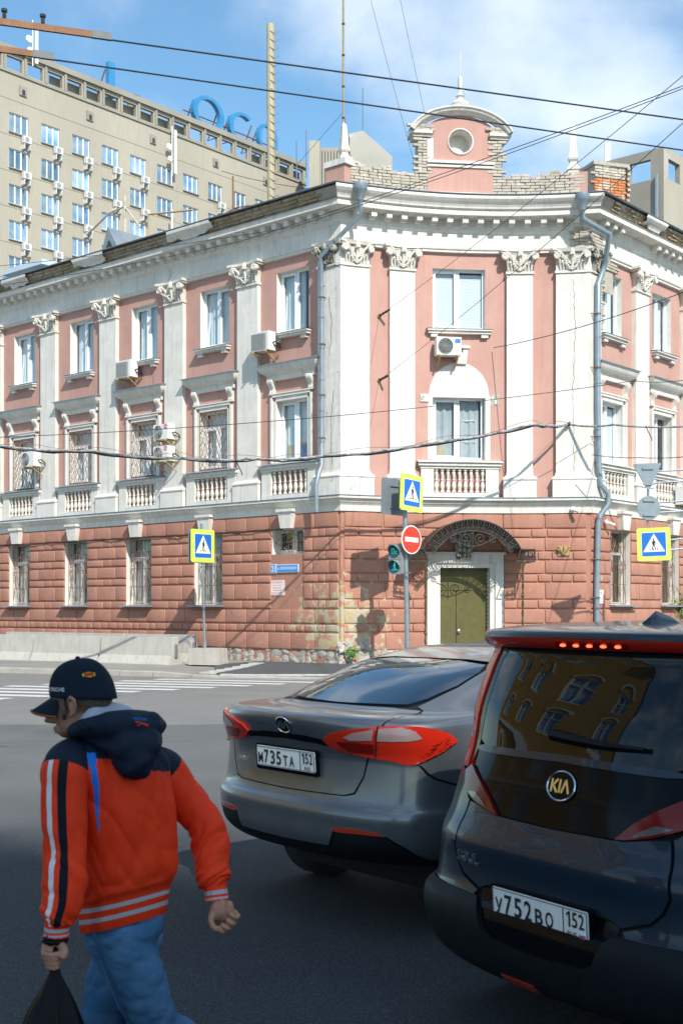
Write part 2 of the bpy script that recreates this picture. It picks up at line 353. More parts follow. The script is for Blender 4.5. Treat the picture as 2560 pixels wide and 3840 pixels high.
def markings():
    rd=Vector((-.95,.32,0)).normalized(); st=Vector((-.73,-.68,0)); pn=Vector((-rd.y,rd.x,0)); rnd=random.Random(5)
    for k in range(-1,12):
        p=Vector((-1.3,28.35,.006))+st*(k*.98)
        q=p+rd*(4.1+rnd.uniform(-.1,.1)); w=.22
        sheet('crosswalk_stripe',[(p+pn*w).xy,(q+pn*w).xy,(q-pn*w).xy,(p-pn*w).xy],.006,m_paint,road)
    # stop bar continuing at the kerb, pavement patch, tactile strips
    sheet('edge_line',[(-4.4,30.95),(.6,29.7),(.6,29.58),(-4.4,30.8)],.006,m_paint,road)
    # darker repaved near road, with shade also put into its colour
    rn=random.Random(17)
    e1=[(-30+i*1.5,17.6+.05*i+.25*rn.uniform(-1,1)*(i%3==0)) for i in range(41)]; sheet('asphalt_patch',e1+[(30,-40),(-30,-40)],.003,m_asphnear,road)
    pass
    mb=MB(); poly=[(-3.1,31.25),(.5,30.42),(3.2,30.02),(5.4,30.5),(6.2,32.55),(3.2,32.2),(.1,31.75),(-2.2,33.55),(-3.4,33.4)]
    N=8; # subdivided so that it follows the slope
    xs=[-3.6+i*.5 for i in range(21)]; ys=[29.8+i*.5 for i in range(9)]
    for i in range(20):
        for j in range(8):
            c=clip_poly(poly,xs[i],xs[i+1],ys[j],ys[j+1])
            if len(c)>2: mb.add([(x,y,walk_z(x,y)+.012) for x,y in c],[tuple(range(len(c)))])
    put('fresh_asphalt_patch',mb,[m_asph2],walk)
    # tactile strips: ribbed white tiles
    for name,a,b,w in (('tactile_tile',Vector((-3.45,31.55,0)),Vector((-2.15,33.2,0)),.34),('tactile_tile',Vector((-3.0,31.30,0)),Vector((.9,30.55,0)),.3)):
        L=(b-a).length; n=int(L/.3); d=(b-a).normalized(); s=Vector((-d.y,d.x,0))
        for i in range(n):
            c=a+d*(i+.5)*L/n; mb=MB(); z=walk_z(c.x,c.y)+.02
            for k in range(5):
                e=c+d*((k-2)*.058); hw=w/2
                p=[e-d*.02-s*hw,e+d*.02-s*hw,e+d*.02+s*hw,e-d*.02+s*hw]
                mb.wedge([(v.x,v.y,z-.02) for v in p],[(v.x,v.y,z+.012) for v in p])
            q=[c-d*.145-s*hw,c+d*.145-s*hw,c+d*.145+s*hw,c-d*.145+s*hw]
            mb.wedge([(v.x,v.y,z-.03) for v in q],[(v.x,v.y,z+.003) for v in q])
            put(name,mb,[m_paint],walk)
markings()
# ---------------------------------------------------------------- facade frames: x to the viewer's right, +y into the wall, z up
class Flat:
    def __init__(s,o,X): s.o=Vector((*o,0)); s.X=Vector((X.x,X.y,0)).normalized(); s.Y=Vector((-s.X.y,s.X.x,0))
    def M(s,x,out,z):
        p=s.o+s.X*x-s.Y*out; return Matrix(((s.X.x,s.Y.x,0,p.x),(s.X.y,s.Y.y,0,p.y),(0,0,1,z),(0,0,0,1)))
    def P(s,x,out,z): p=s.o+s.X*x-s.Y*out; return Vector((p.x,p.y,z))
class Arc(Flat):
    SAG=.5
    def __init__(s,a,b): 
        super().__init__(a,Vector((b[0]-a[0],b[1]-a[1],0))); s.L=math.hypot(b[0]-a[0],b[1]-a[1])
    def loc(s,x):
        u=min(max(x/s.L,0),1); y=4*s.SAG*u*(1-u); dy=4*s.SAG*(1-2*u)/s.L
        t=(s.X+s.Y*dy).normalized(); n=Vector((-t.y,t.x,0)); return s.o+s.X*x+s.Y*y,t,n
    def M(s,x,out,z):
        p,t,n=s.loc(x); p=p-n*out; return Matrix(((t.x,n.x,0,p.x),(t.y,n.y,0,p.y),(0,0,1,z),(0,0,0,1)))
    def P(s,x,out,z): p,t,n=s.loc(x); p=p-n*out; return Vector((p.x,p.y,z))
FL=Flat(CA,-dL); FC=Arc(CA,CB); FR=Flat(CB,dR)
LEN_L=24.0; LEN_R=17.0
B=thing('corner_building','old pink and white corner building with concave corner, pilasters and a brick parapet','building',(CA[0],CA[1],.3))
# path of the wall foot line for the swept mouldings
PATH=[FL.P(-LEN_L,0,0)]+[FL.P(-x,0,0) for x in (18,12,6)]+[FC.P(FC.L*i/16,0,0) for i in range(17)]+[FR.P(x,0,0) for x in (4,8,12,LEN_R)]
def miters(path):
    out=[]
    for i,p in enumerate(path):
        ns=[]
        for a,b in ((i-1,i),(i,i+1)):
            if a>=0 and b<len(path):
                d=(path[b]-path[a]); d.z=0; d.normalize(); ns.append(Vector((d.y,-d.x,0)))
        n=sum(ns,Vector()); n.normalize(); k=1/max(.4,n.dot(ns[0])); out.append(n*k)
    return out
PN=miters(PATH)
def sweep(prof,mb=None,path=PATH,pn=PN,mi=0,closed=False,i0=0,i1=None):
    mb=mb or MB(); i1=len(path) if i1 is None else i1
    rows=[[path[i]+pn[i]*o+Vector((0,0,z)) for o,z in prof] for i in range(i0,i1)]
    if closed: rows=[r+[r[0]] for r in rows]
    mb.grid(rows,len(rows),len(rows[0]),mi); 
    if closed:
        for r,fl in ((rows[0],0),(rows[-1],1)):
            mb.add(r[:-1],[tuple(range(len(r)-1))],mi)
    return mb
def wall_holes(fr,x0,x1,z0,z1,holes,depth,out=0,step=None,back=True):
    """wall sheet with real openings and reveals; holes=(xa,xb,za,zb)"""
    mb=MB(); xs=sorted({x0,x1,*[h[0] for h in holes],*[h[1] for h in holes]}); zs=sorted({z0,z1,*[h[2] for h in holes],*[h[3] for h in holes]})
    if step:
        ex=[]
        for a,b in zip(xs,xs[1:]):
            k=max(1,math.ceil((b-a)/step)); ex+=[a+(b-a)*i/k for i in range(k)]
        xs=ex+[xs[-1]]
    for a,b in zip(xs,xs[1:]):
        for c,d in zip(zs,zs[1:]):
            mx,mz=(a+b)/2,(c+d)/2
            if any(h[0]<mx<h[1] and h[2]<mz<h[3] for h in holes): continue
            mb.add([fr.P(a,out,c),fr.P(b,out,c),fr.P(b,out,d),fr.P(a,out,d)],[(0,1,2,3)])
    for h in holes:
        xa,xb,za,zb=h[:4]; q=[(xa,za),(xb,za),(xb,zb),(xa,zb)]
        M=fr.M((xa+xb)/2,0,0)
        def pin(x,z):
            # reveals run straight back from the opening
            p=fr.P(x,out,z); return p+(M.to_3x3()@Vector((0,depth,0)))
        for i in range(4):
            a=q[i];b=q[(i+1)%4]; mb.add([fr.P(a[0],out,a[1]),fr.P(b[0],out,b[1]),pin(*b),pin(*a)],[(0,1,2,3)],1)
    return mb
ZB=.30
# --- positions
WL=[-(1.71+2.99*k) for k in range(8)]; PL=[-(3.28+2.99*k) for k in range(7)]
WR=[1.3+2.96*k for k in range(5)]; PR=[2.85+2.96*k for k in range(5)]
WC=[3.14]; PC=[1.59,4.73]
UPW=(9.03,10.69,1.16); LOW=(5.62,7.25,1.14); GRW=(1.82,3.83,1.16)
def upper_walls():
    for fr,x0,x1,ws,st in ((FL,-LEN_L,0,WL,None),(FC,0,FC.L,WC,.4),(FR,0,LEN_R,WR,None)):
        hs=[]
        for w in ws:
            ww=1.40 if fr is FC else 1.16
            hs.append((w-ww/2,w+ww/2,9.03,10.62 if fr is FC else 10.69)); hs.append((w-ww/2,w+ww/2,5.62,7.25))
        mb=wall_holes(fr,x0,x1,4.4,11.2,hs,.24,0,st); put('upper_wall',mb,[m_pink,m_reveal],B)
upper_walls()
SQ=(-2.37,-1.23,3.16,3.83)
DOOR=(2.62,3.94,.62,2.78)
def base_walls():
    for fr,x0,x1,ws,st in ((FL,-LEN_L,0,WL,None),(FC,0,FC.L,[],.4),(FR,0,LEN_R,WR,None)):
        hs=[]
        for i,w in enumerate(ws):
            if fr is FL and i==0: hs.append(SQ); continue
            ww=1.14; c=w-.14 if fr is FL else w+.3; hs.append((c-ww/2,c+ww/2,1.82,3.83))
        if fr is FC: hs=[DOOR]
        mb=wall_holes(fr,x0,x1,.25,4.3,hs,.34,.10,st)
        put('base_wall',mb,[m_base,m_reveal],B)
    for i in (4,20):
        mb=MB(); c=PATH[i]; q=[c+(PATH[i-1]-c).normalized()*.3,c,c+(PATH[i+1]-c).normalized()*.3]; n=PN[i]
        na=Vector(((q[1]-q[0]).y,-(q[1]-q[0]).x,0)).normalized(); nb=Vector(((q[2]-q[1]).y,-(q[2]-q[1]).x,0)).normalized()
        pts=[q[0]+na*.104,c+n*.104,q[2]+nb*.104]
        mb.grid([[p+Vector((0,0,z)) for z in (.25,4.3)] for p in pts],3,2); put('corner_strip',mb,[m_base],B)
base_walls()
BW=[o for o in bpy.data.objects if o.name.startswith('base_wall')]
# --- rusticated blocks
ROWS=[(.63,1.10,0),(1.10,1.32,1),(1.32,1.71,0),(1.71,1.95,1),(1.95,2.40,0),(2.40,2.62,1),(2.62,2.98,0),(2.98,3.21,1),(3.21,3.57,0),(3.57,3.80,1),(3.80,4.21,0)]
BLK={}
def block_mesh(w,h,j=0):
    key=(round(w,2),round(h,2),j)
    if key in BLK: return BLK[key]
    w,h=key[0],key[1]; g=.014; mb=MB(); rnd=random.Random(j*31+7)
    rings=[(0,-.006),(0,.024),(.011,.038),(.030,.044)]; vs=[]
    for ins,o in rings:
        e=rnd.uniform(-.004,.004)
        gx=.010; gz=.021
        vs+=[(-w/2+gx+ins,-o,-h/2+gz+ins+e),(w/2-gx-ins,-o,-h/2+gz+ins),(w/2-gx-ins,-o,h/2-gz-ins+e),(-w/2+gx+ins,-o,h/2-gz-ins)]
    fs=[]
    for i in range(3):
        for k in range(4): fs.append((i*4+k,i*4+(k+1)%4,(i+1)*4+(k+1)%4,(i+1)*4+k))
    fs.append((12,13,14,15)); mb.add(vs,fs)
    BLK[key]=mb.mesh('block',[m_base],angle=R(60)); return BLK[key]
def blocks():
    cand=[]
    def row_spans(a,b,kind,unit,off):
        """split a..b into blocks; tall rows one long per unit, short rows long/short alternating"""
        out=[]; L=b-a
        if L<.12: return out
        if kind==0: n=max(1,round(L/unit)); out=[(a+L*i/n,a+L*(i+1)/n) for i in range(n)]
        else:
            seq=[]; x=a; k=off
            lens=(unit*.60,unit*.40)
            tot=0
            while tot<L-.05: seq.append(lens[k%2]); tot+=lens[k%2]; k+=1
            s=L/tot; 
            for l in seq: out.append((x,x+l*s)); x+=l*s
        return out
    def pier(a,b,kind,rnd):
        # pier between openings: tall rows small-wide-small, short rows wide-small-wide
        L=b-a
        r=(.26,.48,.26) if kind==0 else (.42,.22,.36)
        out=[];x=a
        for k in r: out.append((x,x+L*k)); x+=L*k
        return out
    for fi,(fr,lo,hi,ws) in enumerate(((FL,-LEN_L,0,WL),(FC,0,FC.L,[]),(FR,0,LEN_R,WR))):
        for ri,(z0,z1,kind) in enumerate(ROWS):
            holes=[]
            for i,w in enumerate(ws):
                c=w-.14 if fr is FL else w+.3
                if fr is FL and i==0: holes.append((SQ[0]-.02,SQ[1]+.02) if z0>1.6 and z0<3.7 else None)
                elif 1.72<z0<3.7: holes.append((c-.57,c+.57))
                elif 1.6<z0<1.72: holes.append((c-.57,c+.57))
            holes=sorted(h for h in holes if h)
            if fr is FC and z0<3.15: holes=[(2.25,4.31)]
            edges=[lo]+[e for h in holes for e in h]+[hi]
            for k in range(0,len(edges),2):
                a,b=edges[k],edges[k+1]
                if b-a<.08: continue
                rn=random.Random(ri*7+k+fi*100)
                if fr is FC: sp=row_spans(a,b,kind,1.0,ri%2)
                elif holes and b-a<2.6: sp=pier(a,b,kind,rn)
                elif kind==0: sp=row_spans(a,b,0,.82,0)
                else: sp=row_spans(a,b,1,.74,0)
                for s0,s1 in sp: cand.append((fi,fr,s0,s1,z0,z1))
    vis=[]
    for c in cand:
        fi,fr,s0,s1,z0,z1=c; p=fr.P((s0+s1)/2,.1,0); u=1280+4700*p.x/p.y
        seen=-60<u<2620
        size=(s1-s0)*(z1-z0)/p.y**2*(1 if fr is not FR else .8)
        vis.append((seen,size,c))
    vis.sort(key=lambda t:(-t[0],-t[1]))
    rest=MB()
    for i,(seen,size,(fi,fr,s0,s1,z0,z1)) in enumerate(vis):
        M=fr.M((s0+s1)/2,.10,(z0+z1)/2); me=block_mesh(s1-s0,z1-z0,i%3)
        if i<298 and seen: ob('block',me,BW[fi],M@RY(random.uniform(-.003,.003)))
        else: rest.add([M@v.co for v in me.vertices],[tuple(p.vertices) for p in me.polygons])
    tag(put('more_blocks',rest,[m_base],B,angle=R(60)),kind='stuff')
blocks()
# --- plinth of rubble with stones, plinth wall
def plinth():
    put('plinth_wall',sweep([(.08,.15),(.08,.62),(.02,.64)]),[m_stone],B)
    rnd=random.Random(11); base=[]
    for j in range(5):
        mb=MB(); n=8
        for la in range(5):
            for k in range(n):
                a=2*math.pi*k/n; ph=-math.pi/2+math.pi*(la+.5)/5; r=1+rnd.uniform(-.34,.30)
                mb.v.append((math.cos(a)*math.cos(ph)*r,math.sin(a)*math.cos(ph)*r*.6,math.sin(ph)*r))
        for la in range(4):
            for k in range(n): mb.f.append((la*n+k,la*n+(k+1)%n,(la+1)*n+(k+1)%n,(la+1)*n+k))
        mb.f.append(tuple(range(n))); mb.f.append(tuple(range(4*n,5*n))); mb.m=[0]*len(mb.f)
        base.append(mb.mesh('stone',[m_stone if j<3 else mat('rubble_stone_pale',(.56,.53,.47),(.42,.39,.34),5,.95,.6,20) if j==3 else mat('rubble_brick',(.44,.30,.23),(.38,.26,.2),6,.95,.5,25)]))
    pl=[o for o in bpy.data.objects if o.name.startswith('plinth_wall')][0]
    for fr,x0,x1 in ((FL,-5.2,0),(FC,0,2.2),(FC,4.1,6.4)):
        x=x0
        while x<x1:
            w=rnd.uniform(.13,.42); z=.27
            while z<.60:
                h=rnd.uniform(.09,.26); 
                ob('stone',base[rnd.choice((0,0,1,1,2,3,3,4))],pl,fr.M(x+w/2,rnd.uniform(.07,.1),z+h/2)@RY(rnd.uniform(-.5,.5))@Matrix.Diagonal((w*.64,.06,h*.68,1))); z+=h*.95
            x+=w*.95
    # broken lumps where the corner plaster has fallen
    for i in range(16):
        ob('stone',base[i%4],pl,FC.M(rnd.uniform(-.15,.65),rnd.uniform(.1,.17),rnd.uniform(.32,.85))@RY(rnd.uniform(0,3))@Matrix.Diagonal((rnd.uniform(.07,.16),.1,rnd.uniform(.06,.13),1)))
plinth()
# --- string course, architrave, frieze, cornice
put('string_course',sweep([(.10,4.20),(.16,4.21),(.17,4.36),(.20,4.40),(.24,4.44),(.26,4.50),(.33,4.53),(.33,4.585),(.30,4.60),(0,4.63)]),[m_white],B)
put('string_course_flashing',sweep([(.30,4.602),(.35,4.595),(.35,4.61),(.0,4.645)]),[m_zinc],B)
put('frieze',sweep([(0,11.02),(.09,11.03),(.09,11.08),(.12,11.10),(.13,11.14),(.13,11.50),(.16,11.53),(.19,11.56),(.19,11.62)]),[m_white],B)
put('cornice_bed',sweep([(.19,11.60),(.21,11.66),(.21,11.84),(.52,11.86),(.55,11.87),(.55,12.0),(.585,12.01)]),[m_white],B)
def crown():
    # crown moulding: white curve on the corner, patches of it left along the two long sides, bare stepped brick elsewhere
    prof=[(.56,12.0),(.60,12.03),(.61,12.07),(.64,12.12),(.70,12.18),(.75,12.24),(.76,12.30),(.74,12.33),(.2,12.34)]
    i0=4; i1=21
    put('crown_moulding',sweep(prof,i0=i0,i1=i1),[m_white],B)
    rnd=random.Random(4)
    for fr,spans in ((FL,[(-5.9,-4.1),(-10.2,-8.7),(-13.9,-12.6),(-18,-17)]),(FR,[(1.9,3.1),(7.5,9)])):
        for a,b in spans:
            mb=MB(); n=10; rows=[]
            for i in range(n+1):
                x=a+(b-a)*i/n; cut=.0 if 0<i<n else .05
                e=rnd.uniform(0,.08) if 2<i<n-1 else rnd.uniform(.05,.2)
                rows.append([fr.P(x+ (rnd.uniform(-.06,.06) if i in(0,n) else 0),o+.012,max(z,12.0+e*.8) if k>0 else 12.0+e*.8) for k,(o,z) in enumerate(prof[:-1])])
            mb.grid(rows,n+1,len(prof)-1); put('crown_moulding',mb,[m_white],B)
    # bare brick courses
    mb=MB()
    for fr,x0,x1 in ((FL,-LEN_L,-.35),(FR,.35,LEN_R)):
        for r in range(4):
            z=12.0+r*.077; o=.50+r*.055; x=x0-rnd.uniform(0,.25)
            while x<x1:
                w=rnd.uniform(.11,.27); e=rnd.uniform(-.035,.02); dz=rnd.uniform(-.008,.008)
                if rnd.random()>.05:
                    mb.box(-w/2+.006,w/2-.006,-.0,.4,-.034+dz,.034+dz,0,fr.M(x+w/2,o+e,z+.038))
                x+=w
    tag(put('bare_brick_courses',mb,[m_brickd],B),kind='stuff')
    put('cornice_core',sweep([(.45,11.99),(.66,12.31),(.1,12.33)]),[m_mortar],B)
crown()
def modillions():
    mb=MB(); mb.box(-.075,.075,-.26,0,-.15,0); mb.box(-.075,.075,-.12,0,-.19,-.15)
    me=mb.mesh('modillion',[m_white]); rnd=random.Random(2)
    bed=[o for o in bpy.data.objects if o.name.startswith('cornice_bed')][0]
    for k in range(int(17/.42)): ob('modillion',me,bed,FL.M(-.28-.42*k,.20,11.855))
    for k in range(15): ob('modillion',me,bed,FC.M(.28+.421*k,.20,11.855))
    for k in range(22):
        if 2<k<7: continue
        ob('modillion',me,bed,FR.M(.3+.42*k,.20,11.855))
modillions()
put('gutter',sweep([(.70,12.338),(.77,12.335),(.785,12.352),(.775,12.362),(.3,12.40)]),[m_zinc],B)
put('roof',sweep([(.6,12.36),(.0,12.50),(-1.2,13.0),(-4.5,13.2)]),[m_roof],B)
# --- inner partitions so that windows do not look through
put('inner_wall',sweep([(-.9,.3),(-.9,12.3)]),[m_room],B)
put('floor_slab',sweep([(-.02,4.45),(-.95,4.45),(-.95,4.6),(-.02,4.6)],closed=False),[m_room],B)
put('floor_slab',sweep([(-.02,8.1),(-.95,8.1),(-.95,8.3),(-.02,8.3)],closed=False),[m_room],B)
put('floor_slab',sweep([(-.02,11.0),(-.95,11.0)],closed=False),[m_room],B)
# --- windows
def plastic_window(w,h,split=.5,transom=None,m=m_frame,open_leaf=None):
    """frame mesh in local coordinates: centre bottom at origin, outer face at y=0"""
    mb=MB(); t=.055
    mb.box(-w/2,w/2,0,.07,0,t+.02); mb.box(-w/2,w/2,0,.07,h-t,h); mb.box(-w/2,-w/2+t,0,.07,t+.02,h-t); mb.box(w/2-t,w/2,0,.07,t+.02,h-t)
    x=-w/2+w*split
    zt=h-t
    if transom: 
        mb.box(-w/2+t,w/2-t,.002,.068,transom-.04,transom+.04); zt=transom-.04
    mb.box(x-.05,x+.05,.002,.068,t+.02,zt)
    # opening leaf with its own thicker frame on one side
    a,b=(-w/2+t,x-.05) if (open_leaf or 1)>0 else (x+.05,w/2-t)
    s=.045
    for q in ((a,b,t+.02,t+.02+s),(a,b,zt-s,zt),(a,a+s,t+.02+s,zt-s),(b-s,b,t+.02+s,zt-s)): mb.box(q[0],q[1],-.018,.05,q[2],q[3])
    return mb.mesh('frame',[m])
def pane_mesh(w,h):
    mb=MB(); mb.add([(-w/2+.05,.04,.07),(w/2-.05,.04,.07),(w/2-.05,.04,h-.05),(-w/2+.05,.04,h-.05)],[(0,1,2,3)]); return mb.mesh('pane',[m_glass],recalc=False)
def curtain_mesh(w,h,x0,x1,seed,m):
    mb=MB(); n=28; rows=[]; rnd=random.Random(seed); ph=rnd.uniform(0,6)
    for i in range(n+1):
        x=x0+(x1-x0)*i/n; y=.125+.022*math.sin(i*1.55+ph)+.012*math.sin(i*.7)
        rows.append([(x,y,.02),(x,y+.01,h*.5),(x*.98,y,h-.04)])
    mb.grid(rows,n+1,3); return mb.mesh('curtain',[m])
def blind_mesh(w,h):
    mb=MB(); n=34
    for i in range(n):
        z=.10+(h-.2)*i/n; mb.add([(-w/2+.06,.075,z),(w/2-.06,.075,z),(w/2-.06,.088,z+.043),(-w/2+.06,.088,z+.043)],[(0,1,2,3)])
    return mb.mesh('blind',[m_blind])
SILL={}
def sill_piece(w):
    mb=MB(); mb.box(-w/2,w/2,-.20,0,-.06,-.012); mb.box(-w/2+.03,w/2-.03,-.15,0,-.13,-.06)
    for s in (-1,1): mb.box(s*(w/2-.19)-.09,s*(w/2-.19)+.09,-.12,0,-.22,-.13)
    mb.add([(-w/2-.02,-.22,-.012),(w/2+.02,-.22,-.012),(w/2+.02,.02,.006),(-w/2-.02,.02,.006)],[(0,1,2,3)],1)
    return mb.mesh('sill',[m_white,m_zinc])
me_up=plastic_window(1.16,1.66,.52); me_up2=plastic_window(1.16,1.66,.5,open_leaf=-1); me_pu=pane_mesh(1.16,1.66); me_cu=[curtain_mesh(1.16,1.66,-.56,.20,1,m_curtain),curtain_mesh(1.16,1.66,-.56,.42,2,m_curtain),curtain_mesh(1.16,1.66,-.56,.54,3,m_curtain)]; me_su=sill_piece(1.34)
me_lo=plastic_window(1.14,1.63,.5,transom=1.2); me_lo0=plastic_window(1.14,1.63,.52); me_pl=pane_mesh(1.14,1.63)
me_gr=plastic_window(1.14,2.01,.5,transom=1.4,m=m_oldframe); me_pg=pane_mesh(1.14,2.01)
def window(fr,x,z,depth,frame,pane,extra=(),name='window'):
    w=ob(name,frame,B,fr.M(x,-depth,z)); ob('pane',pane,w,fr.M(x,-depth,z))
    for nm,me in extra: ob(nm,me,w,fr.M(x,-depth,z))
    return w
def tilted_leaf(fr,x,z,depth,w,par,side,h=1.5):
    mb=MB(); s=.05
    for q in ((0,w,0,s),(0,w,h-s,h),(0,s,s,h-s),(w-s,w,s,h-s)): mb.box(q[0],q[1],0,.045,q[2],q[3])
    M=fr.M(x,-depth,z)@T(side,.03,.09)@RX(R(-5)); lf=ob('tilted_leaf',mb.mesh('leaf',[m_frame]),par,M)
DW=.17
for i,x in enumerate(WL[:6]):
    w=window(FL,x,9.03,DW,me_up if i%2==0 else me_up2,me_pu,[('curtain',me_cu[i%3])]); ob('sill',me_su,w,FL.M(x,0,9.03))
    if i in (0,1,3,4): tilted_leaf(FL,x,9.03,DW,.5,w,(-.52 if i!=3 else .03))
    me=me_lo0 if i==0 else me_lo
    window(FL,x,5.62,DW,me,me_pl,[('curtain',me_cu[(i+1)%3])])
for i,x in enumerate(WR[:4]):
    w=window(FR,x,9.03,DW,me_up,me_pu,[('curtain',me_cu[2])]); ob('sill',me_su,w,FR.M(x,0,9.03))
    if i==0: tilted_leaf(FR,x,9.03,DW,.5,w,-.52)
    window(FR,x,5.62,DW,me_lo0,me_pl,[('blind',blind_mesh(1.14,1.63))] if i==0 else [])
# middle windows of the corner
me_cup=plastic_window(1.40,1.59,.49); w=window(FC,3.14,9.03,.12,me_cup,pane_mesh(1.40,1.59),[('blind',blind_mesh(1.40,1.59))]); ob('sill',sill_piece(1.72),w,FC.M(3.14,.0,9.03))
w=window(FC,3.14,5.62,.16,plastic_window(1.36,1.63,.5),pane_mesh(1.36,1.63),[('curtain',curtain_mesh(1.36,1.6,-.62,.62,8,mat('pale_roller',(.5,.53,.54),(.42,.45,.47),3,.8)))])
mb=MB(); mb.box(-.60,-.36,.10,.2,.08,.52); mb.box(-.62,-.30,.09,.12,.08,.30); put('box',mb,[mat('cardboard',(.55,.45,.32),(.48,.38,.26),4,.9)],w,FC.M(3.14,-.16,5.62))
mb=MB()
for q in ((.12,.14,.1,1.08),(.50,.52,.1,1.08),(.12,.52,1.06,1.08),(.12,.52,.5,.515)): mb.box(q[0],q[1],.10,.115,q[2],q[3])
put('inner_rack',mb,[m_frame],w,FC.M(3.14,-.16,5.62))
mb=MB(); mb.box(.10,.30,.09,.2,.03,.45); mb.box(.08,.34,.09,.2,.45,.50,1); mb.box(-.42,-.05,.1,.2,.03,.48,2)
w0=[o for o in bpy.data.objects if o.name.startswith('window')]
put('sill_box',mb,[mat('blue_box',(.03,.16,.42),(.02,.1,.3),4,.5),mat('orange_lid',(.6,.2,.08),None,rough=.6),mat('cardboard',(.5,.4,.3))],w0[1],FL.M(WL[0],-DW,5.62))
# ground-floor windows with bar grilles
def rods(mb,segs,r=.009,y=-.02):
    for a,b in segs:
        mb.tube([(a[0],y,a[1]),(b[0],y,b[1])],r,4)
def bar_grille(w,h):
    mb=MB(); n=8
    for i in range(n+1):
        x=-w/2+.03+(w-.06)*i/n; rods(mb,[((x,.02),(x,h-.05))],.007)
    for z in (.03,h*.28,h*.55,h*.8,h-.06): rods(mb,[((-w/2+.02,z),(w/2-.02,z))],.008,-.03)
    rods(mb,[((-w/2+.05,h*.95),(-.05,h*.05)),((w/2-.05,h*.95),(.05,h*.05)),((-w/2+.05,.05),(-.28,h*.6)),((w/2-.05,.05),(.25,h*.6)),((-.05,h*.95),(w/2-.1,h*.55)),((.05,h*.95),(-w/2+.1,h*.55))],.010,-.045)
    for s in(-1,1):
        mb.tube([(s*(w/2-.16)+.1*math.cos(a*.5)*(1-a/22),-.05,h*.5+.1*math.sin(a*.5)*(1-a/22)) for a in range(20)],.007,4)
    return mb.mesh('grille',[m_rust])
me_cg=curtain_mesh(1.14,2.0,-.55,.30,11,mat('net_curtain',(.44,.50,.51),(.30,.36,.38),4,.9)); me_gg=bar_grille(1.12,1.98); me_sg=MB(); me_sg.box(-.66,.66,-.2,0,-.05,-.01); me_sg=me_sg.mesh('sill',[m_zinc])
me_old=MB()
for i in range(22):
    z=.03+i*.09; me_old.box(-.60,-.57,-.30,-.0,z,z+.075)
for i,x in enumerate(WL[1:7]):
    x=x-.14; w=window(FL,x,1.82,.16,me_gr,me_pg,[('curtain',me_cg)]); ob('grille',me_gg,w,FL.M(x,-.04,1.82)); ob('sill',me_sg,w,FL.M(x,.12,1.82))
for i,x in enumerate(WR[:4]):
    x=x+.3; w=window(FR,x,1.82,.16,me_gr,me_pg,[('curtain',me_cg)]); ob('grille',me_gg,w,FR.M(x,-.04,1.82)); ob('sill',me_sg,w,FR.M(x,.12,1.82))
# small square window
sx=(SQ[0]+SQ[1])/2; w=window(FL,sx,3.16,.16,plastic_window(1.14,.67,.55,m=m_oldframe),pane_mesh(1.14,.67))
mb=MB()
for i in range(8): rods(mb,[((-.52+i*.15,.02),(-.52+i*.15,.64))],.007)
rods(mb,[((-.55,.33),(0,.60)),((0,.60),(.55,.33)),((.55,.33),(0,.06)),((0,.06),(-.55,.33)),((-.3,.33),(.3,.33))],.010,-.035)
ob('grille',mb.mesh('grille',[m_rust]),w,FL.M(sx,-.04,3.16))
# diamond lattices on first-floor windows
def lattice(w,h):
    mb=MB(); s=.19
    for (a,b) in (((-w/2,0),(w/2,0)),((w/2,0),(w/2,h)),((w/2,h),(-w/2,h)),((-w/2,h),(-w/2,0))): rods(mb,[(a,b)],.016)
    sl=1.75
    for sg in (-1,1):
        c=-4.0
        while c<4:
            pts=[]
            for k in range(41):
                x=-w/2+w*k/40; z=sg*sl*x+c
                if 0<=z<=h: pts.append((x,z))
            if len(pts)>1: rods(mb,[(pts[0],pts[-1])],.009,-.012*sg)
            c+=s*1.75
    return mb.mesh('grille',[m_rust])
me_lat=lattice(1.12,1.62)
wins=[o for o in bpy.data.objects if o.name.startswith('window')]
for i,x in enumerate(WL[1:6]):
    ob('lattice_grille',me_lat,[o for o in wins if abs((WM[o.name].translation-FL.P(x,-DW,5.62)).length)<.05][0],FL.M(x,.02,5.63))
